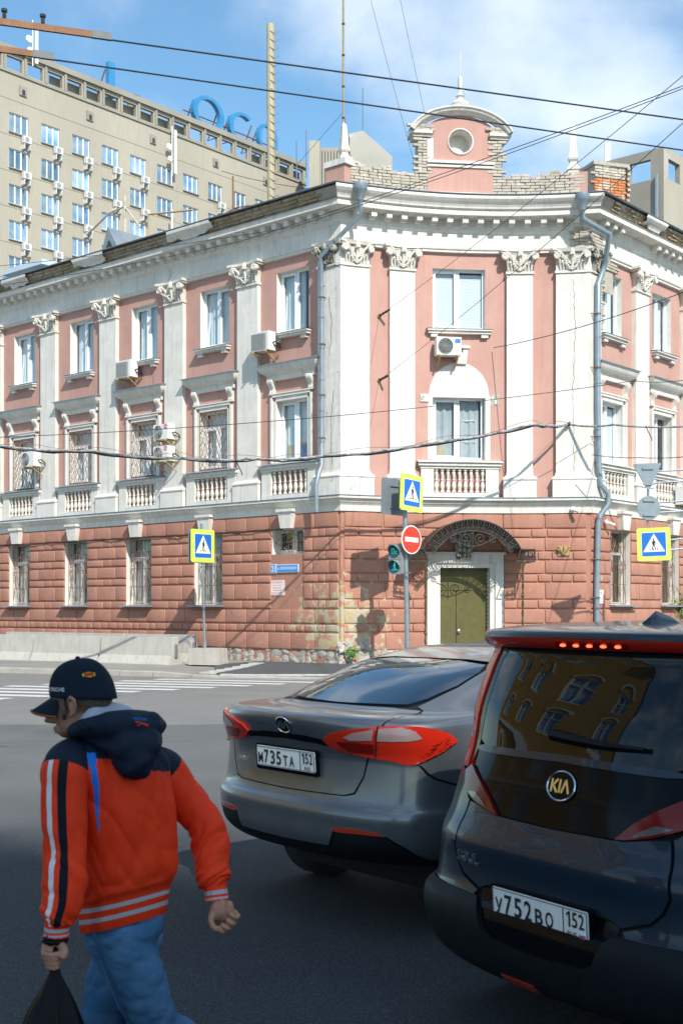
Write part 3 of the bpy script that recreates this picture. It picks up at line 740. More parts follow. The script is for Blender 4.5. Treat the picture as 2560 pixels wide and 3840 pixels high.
# ---------------------------------------------------------------- pilasters
def spiral(cx,cz,r0,turns,sg,y,n=22,grow=.16,a0=math.pi/2):
    return [(cx+sg*math.cos(a0+sg*0+t*turns*2*math.pi/n*1.0)*r0*(1-t/n*(1-grow)),y,cz+math.sin(a0+t*turns*2*math.pi/n)*r0*(1-t/n*(1-grow))) for t in range(n+1)]
def capital(w,m):
    """composite capital, w shaft width; base at z=0, height .6"""
    mb=MB(); o=.13
    # astragal
    mb.box(-w/2-.03,w/2+.03,-o-.04,0,-.05,-.015); mb.box(-w/2-.02,w/2+.02,-o-.025,0,-.015,.02)
    # bell
    n=10; rows=[]
    for i in range(n+1):
        z=.02+.44*i/n; f=(i/n)**2.2; hw=w/2-.01+f*.05; d=o+f*.06
        rows.append([(-hw,0,z),(-hw,-d,z),(-hw*.5,-d-.015*math.sin(i/n*3.1),z),(0,-d-.02,z),(hw*.5,-d-.015*math.sin(i/n*3.1),z),(hw,-d,z),(hw,0,z)])
    mb.grid(rows,n+1,7)
    # abacus with concave front
    for (z0,z1,e) in ((.47,.52,.0),(.52,.585,.035)):
        f=[]; k=8
        for i in range(k+1):
            x=(-1+2*i/k)*(w/2+.15+e); yy=-(o+.06+e+.10*(abs(x)/(w/2+.15))**2); f.append((x,yy))
        poly=[(-(w/2+.15+e),0)]+f+[((w/2+.15+e),0)]
        mb.wedge([(x,y,z0) for x,y in poly],[(x,y,z1) for x,y in poly])
    for s in (-1,1):
        # volutes: disc plus spiral ridge, S band descending to the middle
        cx=s*(w/2+.055); cz=.375
        mb.lathe([(.085,-.05),(.095,0),(.085,.05),(.03,.06)],12,0,T(cx,-o-.13,cz)@RZ(s*R(18))@RX(R(90)))
        mb.tube([(cx-s*math.sin(t*.42)*(.105-.0042*t),-o-.185+.01*math.cos(t),cz+math.cos(t*.42)*(.105-.0042*t)) for t in range(22)],.018,5)
        band=[(cx-s*.02,-o-.15,cz+.105),(cx-s*.10,-o-.14,cz+.085),(s*w*.30,-o-.10,cz-.02),(s*w*.23,-o-.085,.20),(s*w*.13,-o-.075,.11),(s*w*.03,-o-.075,.07)]
        mb.tube(band,[.03,.03,.026,.024,.02,.016],5); mb.tube([(x-s*.02,y+.0,z-.05) for x,y,z in band],.016,5)
        # leaves low at the sides
        for k in range(3):
            x=s*w*(.18+.13*k); mb.tube([(x,-o-.015,.03),(x+s*.015,-o-.05,.13+.05*k),(x+s*.05,-o-.10,.20+.05*k),(x+s*.065,-o-.12,.165+.05*k)],[.03,.04,.03,.012],5)
        for k in range(3):
            mb.tube([(s*.01,-o-.04,.14+.05*k),(s*(.08+.02*k),-o-.07,.20+.05*k),(s*(.15+.02*k),-o-.09,.21+.055*k),(s*(.17+.02*k),-o-.09,.175+.055*k)],[.016,.022,.018,.014],5)
    # fruit in the middle
    mb.lathe([(.0,-.10),(.055,-.06),(.072,0),(.06,.06),(.03,.11),(0,.135)],9,0,T(0,-o-.12,.46))
    for k in range(4):
        for j in range(7):
            a=math.pi*(j/6)+math.pi; mb.box(-.012,.012,-.012,.012,-.02,.02,0,T(.066*math.cos(a)*(1-.16*k),-o-.12+.066*math.sin(a)*(1-.16*k),.41+k*.045))
    mb.tube([(0,-o-.03,.05),(0,-o-.07,.2),(0,-o-.11,.36)],[.05,.035,.03],6)
    return mb
CAPS={w:[capital(w,m).mesh('capital',[m],angle=R(50)) for m in (m_capital,m_capital_d)] for w in (.68,.78,.74)}
def pilaster_mesh(w,o=.13):
    mb=MB(); mb.box(-w/2,w/2,-o,0,5.26,10.5)
    for hw,d,z0,z1 in ((w/2+.015,o+.015,5.21,5.26),): mb.box(-hw,hw,-d,0,z0,z1)
    # torus and scotia, rounded
    rows=[]
    for a,z in ((.02,5.21),(.045,5.17),(.09,5.14),(.11,5.11),(.105,5.08),(.09,5.065)):
        hw=w/2+a; d=o+a; rows.append([(-hw,0,z),(-hw,-d,z),(hw,-d,z),(hw,0,z)])
    mb.grid(rows,len(rows),4)
    mb.box(-w/2-.09,w/2+.09,-o-.085,0,4.62,5.066)
    return mb.mesh('pilaster',[m_white])
PM={w:pilaster_mesh(w) for w in (.68,.78,.74)}
def pilaster(fr,x,w,dirty=0):
    p=ob('pilaster',PM[w],B,fr.M(x,0,0)); ob('capital',CAPS[w][dirty],p,fr.M(x,0,10.52)); return p
for x in PL[:6]: pilaster(FL,x,.78)
for x in PR[:4]: pilaster(FR,x,.78)
for x in PC: pilaster(FC,x,.68)
# corner piers: two faced, worn
def corner_pier(frA,xa,frB,xb,corner_x,name,dirtyA,dirtyB,sgn):
    """frA/frB meet at the corner; xa / xb inner edges on each side"""
    mb=MB()
    def prof(e,z):  # outline in plan, offset e
        pts=[frA.P(xa[0]-xa[1]*e,0,z),frA.P(xa[0]-xa[1]*e,.13+e,z)]
        a=frA.P(xa[2],.13+e,z); ta=(frA.P(xa[2]+.01,.13+e,z)-a); b=frB.P(xb[2],.13+e,z); tb=(frB.P(xb[2]+.01,.13+e,z)-b)
        # intersection of the two front lines
        d1=ta.normalized(); d2=tb.normalized(); den=d1.x*d2.y-d1.y*d2.x; t=((b.x-a.x)*d2.y-(b.y-a.y)*d2.x)/den
        c=a+d1*t; pts.append(Vector((c.x,c.y,z)))
        pts+=[frB.P(xb[0]+xb[1]*e,.13+e,z),frB.P(xb[0]+xb[1]*e,0,z)]
        return pts
    levels=[(.09,4.62),(.09,5.066),(.105,5.08),(.11,5.11),(.09,5.14),(.045,5.17),(.02,5.21),(.015,5.26),(0,5.262),(0,10.47),(.03,10.475),(.03,10.53),(0,10.54),(0,11.05)]
    mb.grid([prof(e,z) for e,z in levels],len(levels),5)
    p=put('corner_pier',mb,[m_whited if sgn<0 else m_white],B)
    mb=MB(); pts0=prof(.12,11.0); pts1=prof(.16,11.09); mb.wedge(pts0,pts1); put('abacus',mb,[m_capital],p)
    return p
pa=corner_pier(FL,(-.70,1,-.3),FC,(.70,1,.35),0,'a',0,0,-1)
ob('capital',CAPS[.68][1],pa,FL.M(-.36,0,10.52)@Matrix.Diagonal((.8,1,1,1))); ob('capital',CAPS[.68][0],pa,FC.M(.33,.0,10.52)@Matrix.Diagonal((.92,1,1,1)))
pb=corner_pier(FC,(5.66,1,6.1),FR,(.52,1,.3),0,'b',0,0,1)
ob('capital',CAPS[.74][0],pb,FC.M(6.07,.0,10.52)@Matrix.Diagonal((.92,1,1,1))); ob('capital',CAPS[.74][1],pb,FR.M(.28,0,10.52)@Matrix.Diagonal((.7,1,1,1)))
# bare brick patch where plaster has fallen beside the right pipe
def brick_patch(fr,x0,x1,z0,z1,par,m,seed,out=.02,thr=.5,name='brick'):
    rnd=random.Random(seed); vars_=[]
    for j in range(6):
        mb=MB(); a=.006
        w=.25 if j<4 else .12
        q=[rnd.uniform(-.006,.006) for _ in range(8)]
        p=[(-w/2+a+q[0],-.03+q[1]*.8,-.034),(w/2-a+q[2],-.03,-.034+q[3]),(w/2-a,-.03+q[4],.034),(-w/2+a+q[5],-.03+q[6],.034+q[7]*.5)]
        b=[(-w/2+a,.06,-.034),(w/2-a,.06,-.034),(w/2-a,.06,.034),(-w/2+a,.06,.034)]
        c=[(x*.93,y-.010,z*.8) for x,y,z in p]
        mb.add(b+p+c,[(0,1,5,4),(1,2,6,5),(2,3,7,6),(3,0,4,7),(4,5,9,8),(5,6,10,9),(6,7,11,10),(7,4,8,11),(8,9,10,11)])
        vars_.append((w,mb.mesh('brick',[m])))
    return vars_
def lay_bricks(fr,x0,x1,zf,z0,par,vars_,seed,out,keep=lambda x,z:True,row=.077):
    rnd=random.Random(seed); r=0; z=z0; n=0
    while True:
        any_=False; x=x0-(.13 if r%2 else 0)
        while x<x1:
            w,me=vars_[rnd.randrange(4)] if rnd.random()<.78 else vars_[4+rnd.randrange(2)]
            c=x+w/2
            if x0-.06<=c<=x1+.06 and z+row<=zf(c)+.02:
                any_=True
                if keep(c,z): ob('brick',me,par,fr.M(c,out+rnd.uniform(-.012,.014),z+row/2)@RY(rnd.uniform(-.02,.02))); n+=1
            elif z+row<=zf(c)+.02: any_=True
            x+=w
        z+=row; r+=1
        if not any_ or r>60: break
    return n
bw=brick_patch(None,0,0,0,0,None,m_brickw,1)
uw=[o for o in bpy.data.objects if o.name.startswith('upper_wall')]
mb=MB(); mb.box(0,1.05,-.025,.0,10.15,11.75,0,FR.M(.30,0,0)); put('bare_mortar',mb,[m_mortar],uw[2])
lay_bricks(FR,.5,1.5,lambda x:11.02,10.75,uw[2],bw,3,.03,lambda x,z:x<1.35-.25*math.sin(z*5))
lay_bricks(FR,.48,.72,lambda x:10.75,9.1,uw[2],bw,4,.03)
lay_bricks(FC,6.12,6.42,lambda x:11.62,11.10,uw[2],bw,9,.16)
lay_bricks(FR,-.05,.95,lambda x:11.6,11.12,uw[2],bw,6,.14,lambda x,z:x<.9-.3*math.sin(z*9))
# ---------------------------------------------------------------- window hoods, surrounds, balustrades, keystones
def mold(prof,hw):
    """profile (out,z) around a centred block with mitred returns"""
    mb=MB(); rows=[[(-hw-o,.0,z),(-hw-o,-o-.04,z),(hw+o,-o-.04,z),(hw+o,0,z)] for o,z in prof]; mb.grid(rows,len(rows),4)
    mb.add([(-hw-prof[-1][0],0,prof[-1][1]),(-hw-prof[-1][0],-prof[-1][0]-.04,prof[-1][1]),(hw+prof[-1][0],-prof[-1][0]-.04,prof[-1][1]),(hw+prof[-1][0],0,prof[-1][1])],[(0,1,2,3)])
    mb.add([(-hw-prof[0][0],0,prof[0][1]),(-hw-prof[0][0],-prof[0][0]-.04,prof[0][1]),(hw+prof[0][0],-prof[0][0]-.04,prof[0][1]),(hw+prof[0][0],0,prof[0][1])],[(0,1,2,3)])
    return mb
mb=mold([(.06,7.80),(.06,7.93),(.09,7.95),(.10,7.97),(.16,8.00),(.21,8.06),(.24,8.12),(.25,8.19),(.27,8.20)],.80); hood_me=mb.mesh('hood',[m_white])
mb=MB(); mb.add([(-1.1,-.34,8.195),(1.1,-.34,8.195),(1.1,.01,8.235),(-1.1,.01,8.235),(-1.1,-.34,8.215),(1.1,-.34,8.215),(1.1,.01,8.255),(-1.1,.01,8.255)],[(0,1,2,3),(4,5,6,7),(0,1,5,4),(1,2,6,5),(2,3,7,6),(3,0,4,7)]); hoodtop_me=mb.mesh('hood_flashing',[m_roof])
def console():
    mb=MB(); n=12; pr=[(.17,.36),(.185,.31),(.17,.25),(.12,.19),(.08,.13),(.065,.07),(.085,.03),(.07,0)]
    for x0,x1,e in ((-.085,.085,0),(-.055,-.02,.014),(.02,.055,.014)):
        rows=[[(x0,0,z),(x0,-o-e,z),(x1,-o-e,z),(x1,0,z)] for o,z in pr]; mb.grid(rows,len(rows),4)
    mb.box(-.095,.095,-.10,0,-.03,0); mb.lathe([(.045,-.09),(.055,-.088),(.055,.088),(.045,.09)],10,0,T(0,-.13,.30)@RY(R(90)))
    return mb.mesh('bracket',[m_white],angle=R(45))
me_con=console()
def surround(w,z0,z1):
    mb=MB()
    for a,t,d in ((w/2,.11,.05),(w/2+.11,.07,.085)):
        for s in(-1,1): mb.box(min(s*a,s*(a+t)),max(s*a,s*(a+t)),-d,0,z0,z1+.001 if d<.06 else z1+.11)
        mb.box(-a,a,-d,0,z1+(a-w/2),z1+(a-w/2)+t-.002)
    mb.box(-w/2-.20,w/2+.20,-.105,0,z1+.181,z1+.215)
    return mb.mesh('surround',[m_white])
me_sur=surround(1.14,5.60,7.25)
bal=MB(); bal.lathe([(.055,0),(.055,.03),(.03,.05),(.028,.07),(.055,.13),(.058,.18),(.042,.25),(.026,.29),(.045,.31),(.045,.335),(.026,.35),(.03,.41),(.045,.47),(.05,.50),(.03,.53),(.03,.55),(.055,.565),(.055,.60)],10)
me_bal=bal.mesh('baluster',[m_capital],angle=R(40))
def balustrade(fr,x,W,n):
    mb=MB(); hw=W/2
    for s in (-1,1): mb.box(min(s*hw,s*(hw-.34)),max(s*hw,s*(hw-.34)),-.15,0,4.72,5.37)
    mb.box(-hw,hw,-.16,0,4.62,4.74)
    mb.box(-hw-.02,hw+.02,-.17,0,5.37,5.44); mb.box(-hw-.07,hw+.07,-.22,0,5.44,5.52)
    mb.add([(-hw-.10,-.27,5.523),(hw+.10,-.27,5.523),(hw+.10,.02,5.60),(-hw-.10,.02,5.60),(-hw-.10,-.27,5.535),(hw+.10,-.27,5.535),(hw+.10,.02,5.615),(-hw-.10,.02,5.615)],[(0,1,2,3),(4,5,6,7),(0,1,5,4),(1,2,6,5),(2,3,7,6),(3,0,4,7)],1)
    b=put('balustrade',mb,[m_white,m_zinc if fr is FL else m_white],B,fr.M(x,0,0))
    for k in range(n):
        xx=-hw+.34+(W-.68)*(k+.5)/n; ob('baluster',me_bal,b,fr.M(x,0,0)@T(xx,-.085,4.755))
    return b
def window_dressing(fr,x):
    h=ob('hood',hood_me,B,fr.M(x,0,0)); ob('hood_flashing',hoodtop_me,h,fr.M(x,0,0))
    for s in(-1,1): ob('bracket',me_con,h,fr.M(x+s*.70,0,7.47))
    ob('surround',me_sur,B,fr.M(x,0,0))
    balustrade(fr,x,2.0,7)
for x in WL[:6]: window_dressing(FL,x)
for x in WR[:3]: window_dressing(FR,x)
balustrade(FC,3.14,2.06,9)
# central arch panel and its frame, imposts, keystone
mb=MB(); n=20; cx,cz,r=0,7.30,.80
arc=[(r*math.cos(math.pi*i/n),7.30+.86*math.sin(math.pi*i/n)) for i in range(n+1)]
mb.prism(arc+[(-.80,7.25),(.80,7.25)][0:0]+[(-r,7.245),(r,7.245)],-.035,.02)
put('arch_panel',mb,[m_white],B,FC.M(3.14,.0,0))
for s_ in (-1,1):
    mb=MB(); mb.box(s_*.765-.065,s_*.765+.065,-.04,.1,5.62,7.30); put('jamb',mb,[m_white],B,FC.M(3.14,0,0))
def wedge_stone(w0,w1,z0,z1,o,cap=.0,m=m_white):
    mb=MB(); mb.wedge([(-w0/2,-o,z0),(w0/2,-o,z0),(w0/2,0,z0),(-w0/2,0,z0)],[(-w1/2,-o-.02,z1),(w1/2,-o-.02,z1),(w1/2,0,z1),(-w1/2,0,z1)])
    if cap: mb.box(-w1/2-.04,w1/2+.04,-o-.06,0,z1,z1+cap)
    return mb.mesh('keystone',[m])
ob('keystone',wedge_stone(.25,.34,8.12,8.52,.10,.07),B,FC.M(3.20,0,0))
mb=MB(); mb.box(-.12,.12,-.03,0,7.12,7.32); mb.tube([(-.06+.05*math.cos(t*.5)*(1-t/30),-.04,7.22+.06*math.sin(t*.5)*(1-t/30)) for t in range(24)],.013,4)
put('impost',mb,[m_capital],B,FC.M(2.22,0,0))
mb=MB(); mb.box(-.13,.13,-.006,0,7.05,7.34,0); mb.box(-.08,-.02,-.02,0,7.18,7.3,1); mb.box(.0,.06,-.03,0,7.08,7.2,1); put('broken_impost',mb,[m_mortar,m_capital],B,FC.M(4.08,0,0))
me_key=wedge_stone(.34,.50,3.83,4.26,.20,.075)
for i,x in enumerate(WL[:7]): ob('keystone',me_key,B,FL.M(x-(.14 if i else .0),.1,0))
for x in WR[:3]: ob('keystone',me_key,B,FR.M(x+.3,.1,0))
# black cable sagging under the string course along the left side
mb=MB(); pts=[]
for k in range(120):
    t=-1.9-k*.125; pts.append(FL.P(t,.17+.01*math.sin(k*.8),3.80+.02*math.sin(k*.33)+.012*math.sin(k*1.7)))
mb.tube(pts,.016,5); put('wall_cable',mb,[m_black],B)
# ---------------------------------------------------------------- parapet and pediment on the corner
def parapet():
    core=MB(); xs=[.1+6.2*i/24 for i in range(25)]
    def top(x):
        c=FC.L/2; t=13.02+.16*abs(x-c)/c
        return t+.05*math.sin(x*7)+.04*math.sin(x*17)
    rows=[[FC.P(x,.0,12.36),FC.P(x,.0,top(x)-.09),FC.P(x,-.42,top(x)-.09),FC.P(x,-.42,12.36)] for x in xs]
    core.grid(rows,len(xs),4)
    p=put('parapet',core,[m_mortar],B)
    n=lay_bricks(FC,.20,2.30,top,12.50,p,bw,21,.03); n+=lay_bricks(FC,4.02,6.22,top,12.50,p,bw,22,.03)
    # loose crumbling top course
    rnd=random.Random(9)
    for k in range(22):
        x=rnd.choice((rnd.uniform(.25,2.2),rnd.uniform(4.1,6.2))); ob('brick',bw[rnd.randrange(6)][1],p,FC.M(x,rnd.uniform(-.2,.02),top(x)+rnd.uniform(-.04,.035))@RZ(rnd.uniform(-.5,.5))@RX(rnd.uniform(-.15,.15)))
    # white ledge remains at its foot, pink end blocks
    for a,b in ((.25,1.2),(1.35,2.1),(4.3,5.2),(5.35,5.9)):
        mb=MB(); mb.box(-(b-a)/2,(b-a)/2,-.09,0,12.42,12.53); mb.box(-(b-a)/2+.03,(b-a)/2-.04,-.07,0,12.53,12.57); put('ledge',mb,[m_whited],p,FC.M((a+b)/2,.03,0))
    for x,fr in ((-.16,FL),):
        mb=MB(); mb.box(-.34,.30,-.06,.45,12.40,13.05); mb.box(-.38,.36,-.10,.5,13.05,13.20,1); put('end_block',mb,[m_pink,m_whited],p,fr.M(x,0,0))
    mb=MB(); mb.box(-.2,.24,-.06,.35,12.45,13.12); put('end_block',mb,[m_pink],p,FC.M(6.22,0,0))
    # corner finials
    for (M,h) in ((FC.M(.12,-.15,13.18),1.05),(FC.M(6.1,-.1,13.12),1.35)):
        k=h/1.35; mb=MB()
        for prof in ([(.20,0),(.20,.06),(.24,.08),(.24,.13),(.15,.18),(.11,.30),(.17,.36),(.19,.42),(.15,.46),(.15,.52),(.135,.54),(.085,1.18),(.09,1.2),(0,1.35)],):
            mb.lathe([(r,z*k) for r,z in prof],4,0,M@RZ(R(45)))
        put('finial',mb,[m_capital],p)
    return p
par=parapet()
def pediment():
    cx=3.16; M=FC.M(cx,.06,0); y0=-.0
    # local: x, y into wall
    root=MB(); r=.0
    def arch(r,rz,z0,n=24,a0=0,a1=math.pi): return [(r*math.cos(a0+(a1-a0)*i/n),z0+rz*math.sin(a0+(a1-a0)*i/n)) for i in range(n+1)]
    # pink face with a round opening: ring of quads between outline and circle
    n=48; cz=13.92; rr=.30
    out=[]
    for i in range(n):
        a=2*math.pi*i/n; dx,dz=math.cos(a),math.sin(a); t=9
        # outline: rectangle |x|<.86, z>13.42 below 14.1, arch above
        best=None
        for k in range(1,400):
            t=k*.005; x,z=t*dx,cz+t*dz
            top=13.98+.62*math.sqrt(max(0,1-(x/1.02)**2)) if abs(x)<1.02 else 0
            if abs(x)>.86 or z<13.40 or z>top: break
        out.append((x,z))
    circ=[(rr*math.cos(2*math.pi*i/n),cz+rr*math.sin(2*math.pi*i/n)) for i in range(n)]
    vs=[(x,-.05,z) for x,z in out]+[(x,-.05,z) for x,z in circ]+[(x,.30,z) for x,z in circ]
    fs=[(i,(i+1)%n,n+(i+1)%n,n+i) for i in range(n)]
    root.add(vs,fs,0); root.add(vs,[(n+i,n+(i+1)%n,2*n+(i+1)%n,2*n+i) for i in range(n)],1); root.add(vs,[tuple(range(2*n,3*n))],1)
    ring=[((rr+.03)*math.cos(2*math.pi*i/n),-.062,cz+(rr+.03)*math.sin(2*math.pi*i/n)) for i in range(n)]
    root.tube(ring,.022,6,1,closed=True)
    root.box(-.88,.88,-.05,.4,12.42,13.30,0); root.box(-.90,.90,-.12,.4,12.36,12.58,2)
    root.box(-.88,.88,-.0,.4,13.30,13.42,0)
    root.box(-.89,.89,-.09,.38,13.24,13.31,2); root.box(-.89,.89,-.13,.38,13.33,13.40,2)
    # back body
    poly=[(-.86,13.40),(.86,13.40)]+[(1.02*math.cos(a)*.84,13.98+.62*math.sin(a)) for a in [math.pi*k/16 for k in range(1,16)]]
    root.prism(poly,.31,.42,1)
    pd=put('pediment',root,[m_pink,m_whited,m_white],par,M)
    # side brick piers
    mb=MB(); mb.box(-1.13,-.875,.02,.35,12.9,14.02); mb.box(.875,1.13,.02,.35,12.9,14.02); put('side_pier',mb,[m_mortar],par,M)
    sh=FC.M(cx,0,0)
    for s in (-1,1):
        lay_bricks(FC,cx+ (s*1.0)-.14,cx+s*1.0+.14,lambda x:14.0,13.05,par,bw,31+s,.06)
        mb=MB(); mb.box(s*1.02-.24,s*1.02+.24,-.12,.40,14.0,14.07); mb.box(s*1.04-.29,s*1.04+.29,-.18,.42,14.07,14.15); put('impost_cap',mb,[m_capital],par,M)
        lay_bricks(FC,cx+s*1.06-.26,cx+s*1.06+.26,lambda x:14.32,14.15,par,bw,41+s,.12)
    mb=MB(); mb.box(-.885,-.72,-.075,.1,13.44,13.98); put('white_strip',mb,[m_white],par,M)
    # arched cornice
    mb=MB(); rows=[]
    prof=[(0,-.05),(.0,-.12),(.05,-.16),(.08,-.24),(.14,-.27),(.15,-.30),(.19,-.30),(.20,.40)]
    N=30
    for i in range(N+1):
        a=math.pi*(.10+.80*i/N); rows.append([((1.16+e)*math.cos(a)*1.06,y,13.88+(.72+e)*math.sin(a)) for e,y in prof])
    mb.grid(rows,N+1,len(prof)); put('arched_cornice',mb,[m_whited],par,M)
    # crumbling top stones along the arch
    rnd=random.Random(12)
    for i in range(26):
        a=math.pi*(.08+.84*rnd.random()); ob('brick',bw[rnd.randrange(6)][1],par,M@T((1.34)*math.cos(a)*1.04,rnd.uniform(-.2,.2),13.88+.93*math.sin(a))@RY(math.pi/2-a+rnd.uniform(-.2,.2)))
    mb=MB(); mb.lathe([(.30,14.76),(.32,14.82),(.24,14.86),(.26,14.90),(.20,14.96),(.11,15.0),(.07,15.08),(.12,15.13),(.06,15.18),(.04,15.26),(.05,15.34),(.065,15.42),(.06,15.62),(.0,15.66)],10,0,M@T(0,.0,0)); mb.tube([M@Vector((0,0,15.6)),M@Vector((0.01,0,16.35))],.014,5)
    mb.tube([M@Vector((.03,-.02,15.25)),M@Vector((.12,-.02,15.27)),M@Vector((.14,-.02,15.2))],.03,5)
    put('finial',mb,[m_capital],par,angle=R(40))
pediment()
# ---------------------------------------------------------------- drainpipes
def pipe(path,r,name,hopper=True,collars=()):
    mb=MB(); mb.tube(path,r,12); 
    for c,d in collars: mb.tube([Vector(c)-Vector(d)*.02,Vector(c)+Vector(d)*.02],r+.014,12)
    if hopper:
        p=Vector(path[0]); mb.lathe([(r+.005,-.08),(r+.02,0),(.17,.16),(.185,.18),(.185,.34),(.165,.34),(.10,.15)],14,0,T(p.x,p.y,p.z),caps=False)
    o=put(name,mb,[m_zinc],B,angle=R(50)); return o
a=FC.P(.16,.80,11.95); b=FC.P(.10,.45,11.55); 
pth=[FC.P(.16,.78,12.02),FC.P(.20,.74,11.78),FC.P(.22,.70,11.62),FL.P(-.42,.34,10.72),FL.P(-.46,.27,10.5),FL.P(-.46,.25,9),FL.P(-.46,.25,7),FL.P(-.46,.25,5.4),FL.P(-.46,.36,5.2),FL.P(-.46,.47,4.85),FL.P(-.46,.45,4.55),FL.P(-.46,.45,4.18)]
dp=pipe(pth,.058,'drainpipe',True,[(FL.P(-.46,.25,z),(0,0,1)) for z in (10,9.2,8.4,7.6,6.8,6.0)])
mb=MB()
for z in (9.7,8.5,7.2,6.1): mb.tube([FL.P(-.46,.0,z),FL.P(-.40,.30,z),FL.P(-.36,.35,z-.02)],.012,5); mb.tube([FL.P(-.46,.25,z)+Vector((math.cos(t)*.085,math.sin(t)*.085,0)) for t in [k*.6283 for k in range(10)]],.010,4,closed=True)
put('pipe_clamps',mb,[m_rust],dp)
pth=[FC.P(6.32,.72,11.98),FC.P(6.33,.66,11.7),FR.P(.10,.60,11.4),FR.P(.34,.34,10.75),FR.P(.36,.26,10.55),FR.P(.14,.26,10.2),FR.P(.12,.25,9),FR.P(.13,.25,7),FR.P(.15,.27,5.4),FR.P(.18,.30,4.95),FR.P(.36,.42,4.72),FR.P(.38,.42,4.45),FR.P(.16,.30,4.15),FR.P(.14,.25,3.9),FR.P(.07,.25,2.2),FR.P(.08,.25,1.0),FR.P(.10,.26,.5)]
dp2=pipe(pth,.073,'drainpipe',True,[(FR.P(.13,.25,z),(0,0,1)) for z in (8.8,7.6,6.4)])
mb=MB()
for z in (9.4,8.0,6.2,3.0,2.0): mb.tube([FR.P(.1,.25,z)+Vector((math.cos(t)*.095,math.sin(t)*.095,0)) for t in [k*.6283 for k in range(10)]],.011,4,closed=True); mb.tube([FR.P(-.05,.1,z),FR.P(.05,.3,z)],.012,4)
put('pipe_clamps',mb,[m_rust],dp2)
# ---------------------------------------------------------------- door and canopy
m_door=mat('olive_door_paint',(.115,.105,.028),(.09,.082,.024),6,.5,.15,12,peel=(.34,.22,.2),peelscale=3,peelth=(.72,.74))
def door():
    cx=(DOOR[0]+DOOR[1])/2; w=DOOR[1]-DOOR[0]; M=FC.M(cx,0,0)
    root=MB(); hw=w/2
    # stepped white frame
    for (a,b,d,zt) in ((hw,.13,.10,2.78),(hw+.13,.22,.16,2.91)):
        for s in(-1,1): root.box(min(s*a,s*(a+b)),max(s*a,s*(a+b)),-d-.05,.2,.62,zt)
        root.box(-a-b,a+b,-d-.05,.2,zt,zt+b)
    root.box(-hw-.40,hw+.40,-.26,.1,3.13,3.19)
    fr=put('door_frame',root,[m_white],B,M)
    mb=MB()
    mb.box(-hw,hw,.10,.14,2.25,2.78); mb.box(-hw,hw,.085,.10,2.20,2.26)
    mb.box(-hw,-hw+.46,.10,.14,.62,2.20); mb.box(-hw+.475,hw-.002,.105,.145,.62,2.20)
    for k in range(22): mb.box(hw-.035,hw-.003,.05,.10,.4+k*.105,.46+k*.105,1)
    d=put('door',mb,[m_door,m_white],B,M)
    mb=MB(); mb.lathe([(.045,0),(.045,.02),(.02,.03),(.035,.06),(.03,.08)],10,0,M@T(-hw+.54,.10,1.12)@RX(R(90))); put('handle',mb,[mat('steel',(.5,.5,.5),None,rough=.3,metal=.9)],d)
    mb=MB(); mb.box(-hw-.5,hw+.5,-.75,.1,.2,.46); mb.box(-hw-.4,hw+.4,-.45,.12,.46,.62); put('doorstep',mb,[m_kerb],B,M)
    # carved keystone of acanthus
    mb=MB(); mb.wedge([(-.19,-.26,2.92),(.19,-.26,2.92),(.19,0,2.92),(-.19,0,2.92)],[(-.26,-.34,3.66),(.26,-.34,3.66),(.26,0,3.66),(-.26,0,3.66)])
    for s in (-1,0,1):
        for k in range(5):
            z=2.98+k*.14; mb.tube([(s*.10,-.27-.02*k,z),(s*.13,-.33-.02*k,z+.08),(s*.17,-.36-.02*k,z+.10),(s*.18,-.36-.02*k,z+.05)],[.04,.05,.035,.015],6)
    put('keystone',mb,[m_capital_d],B,M@T(-.06,0,.05))
door()
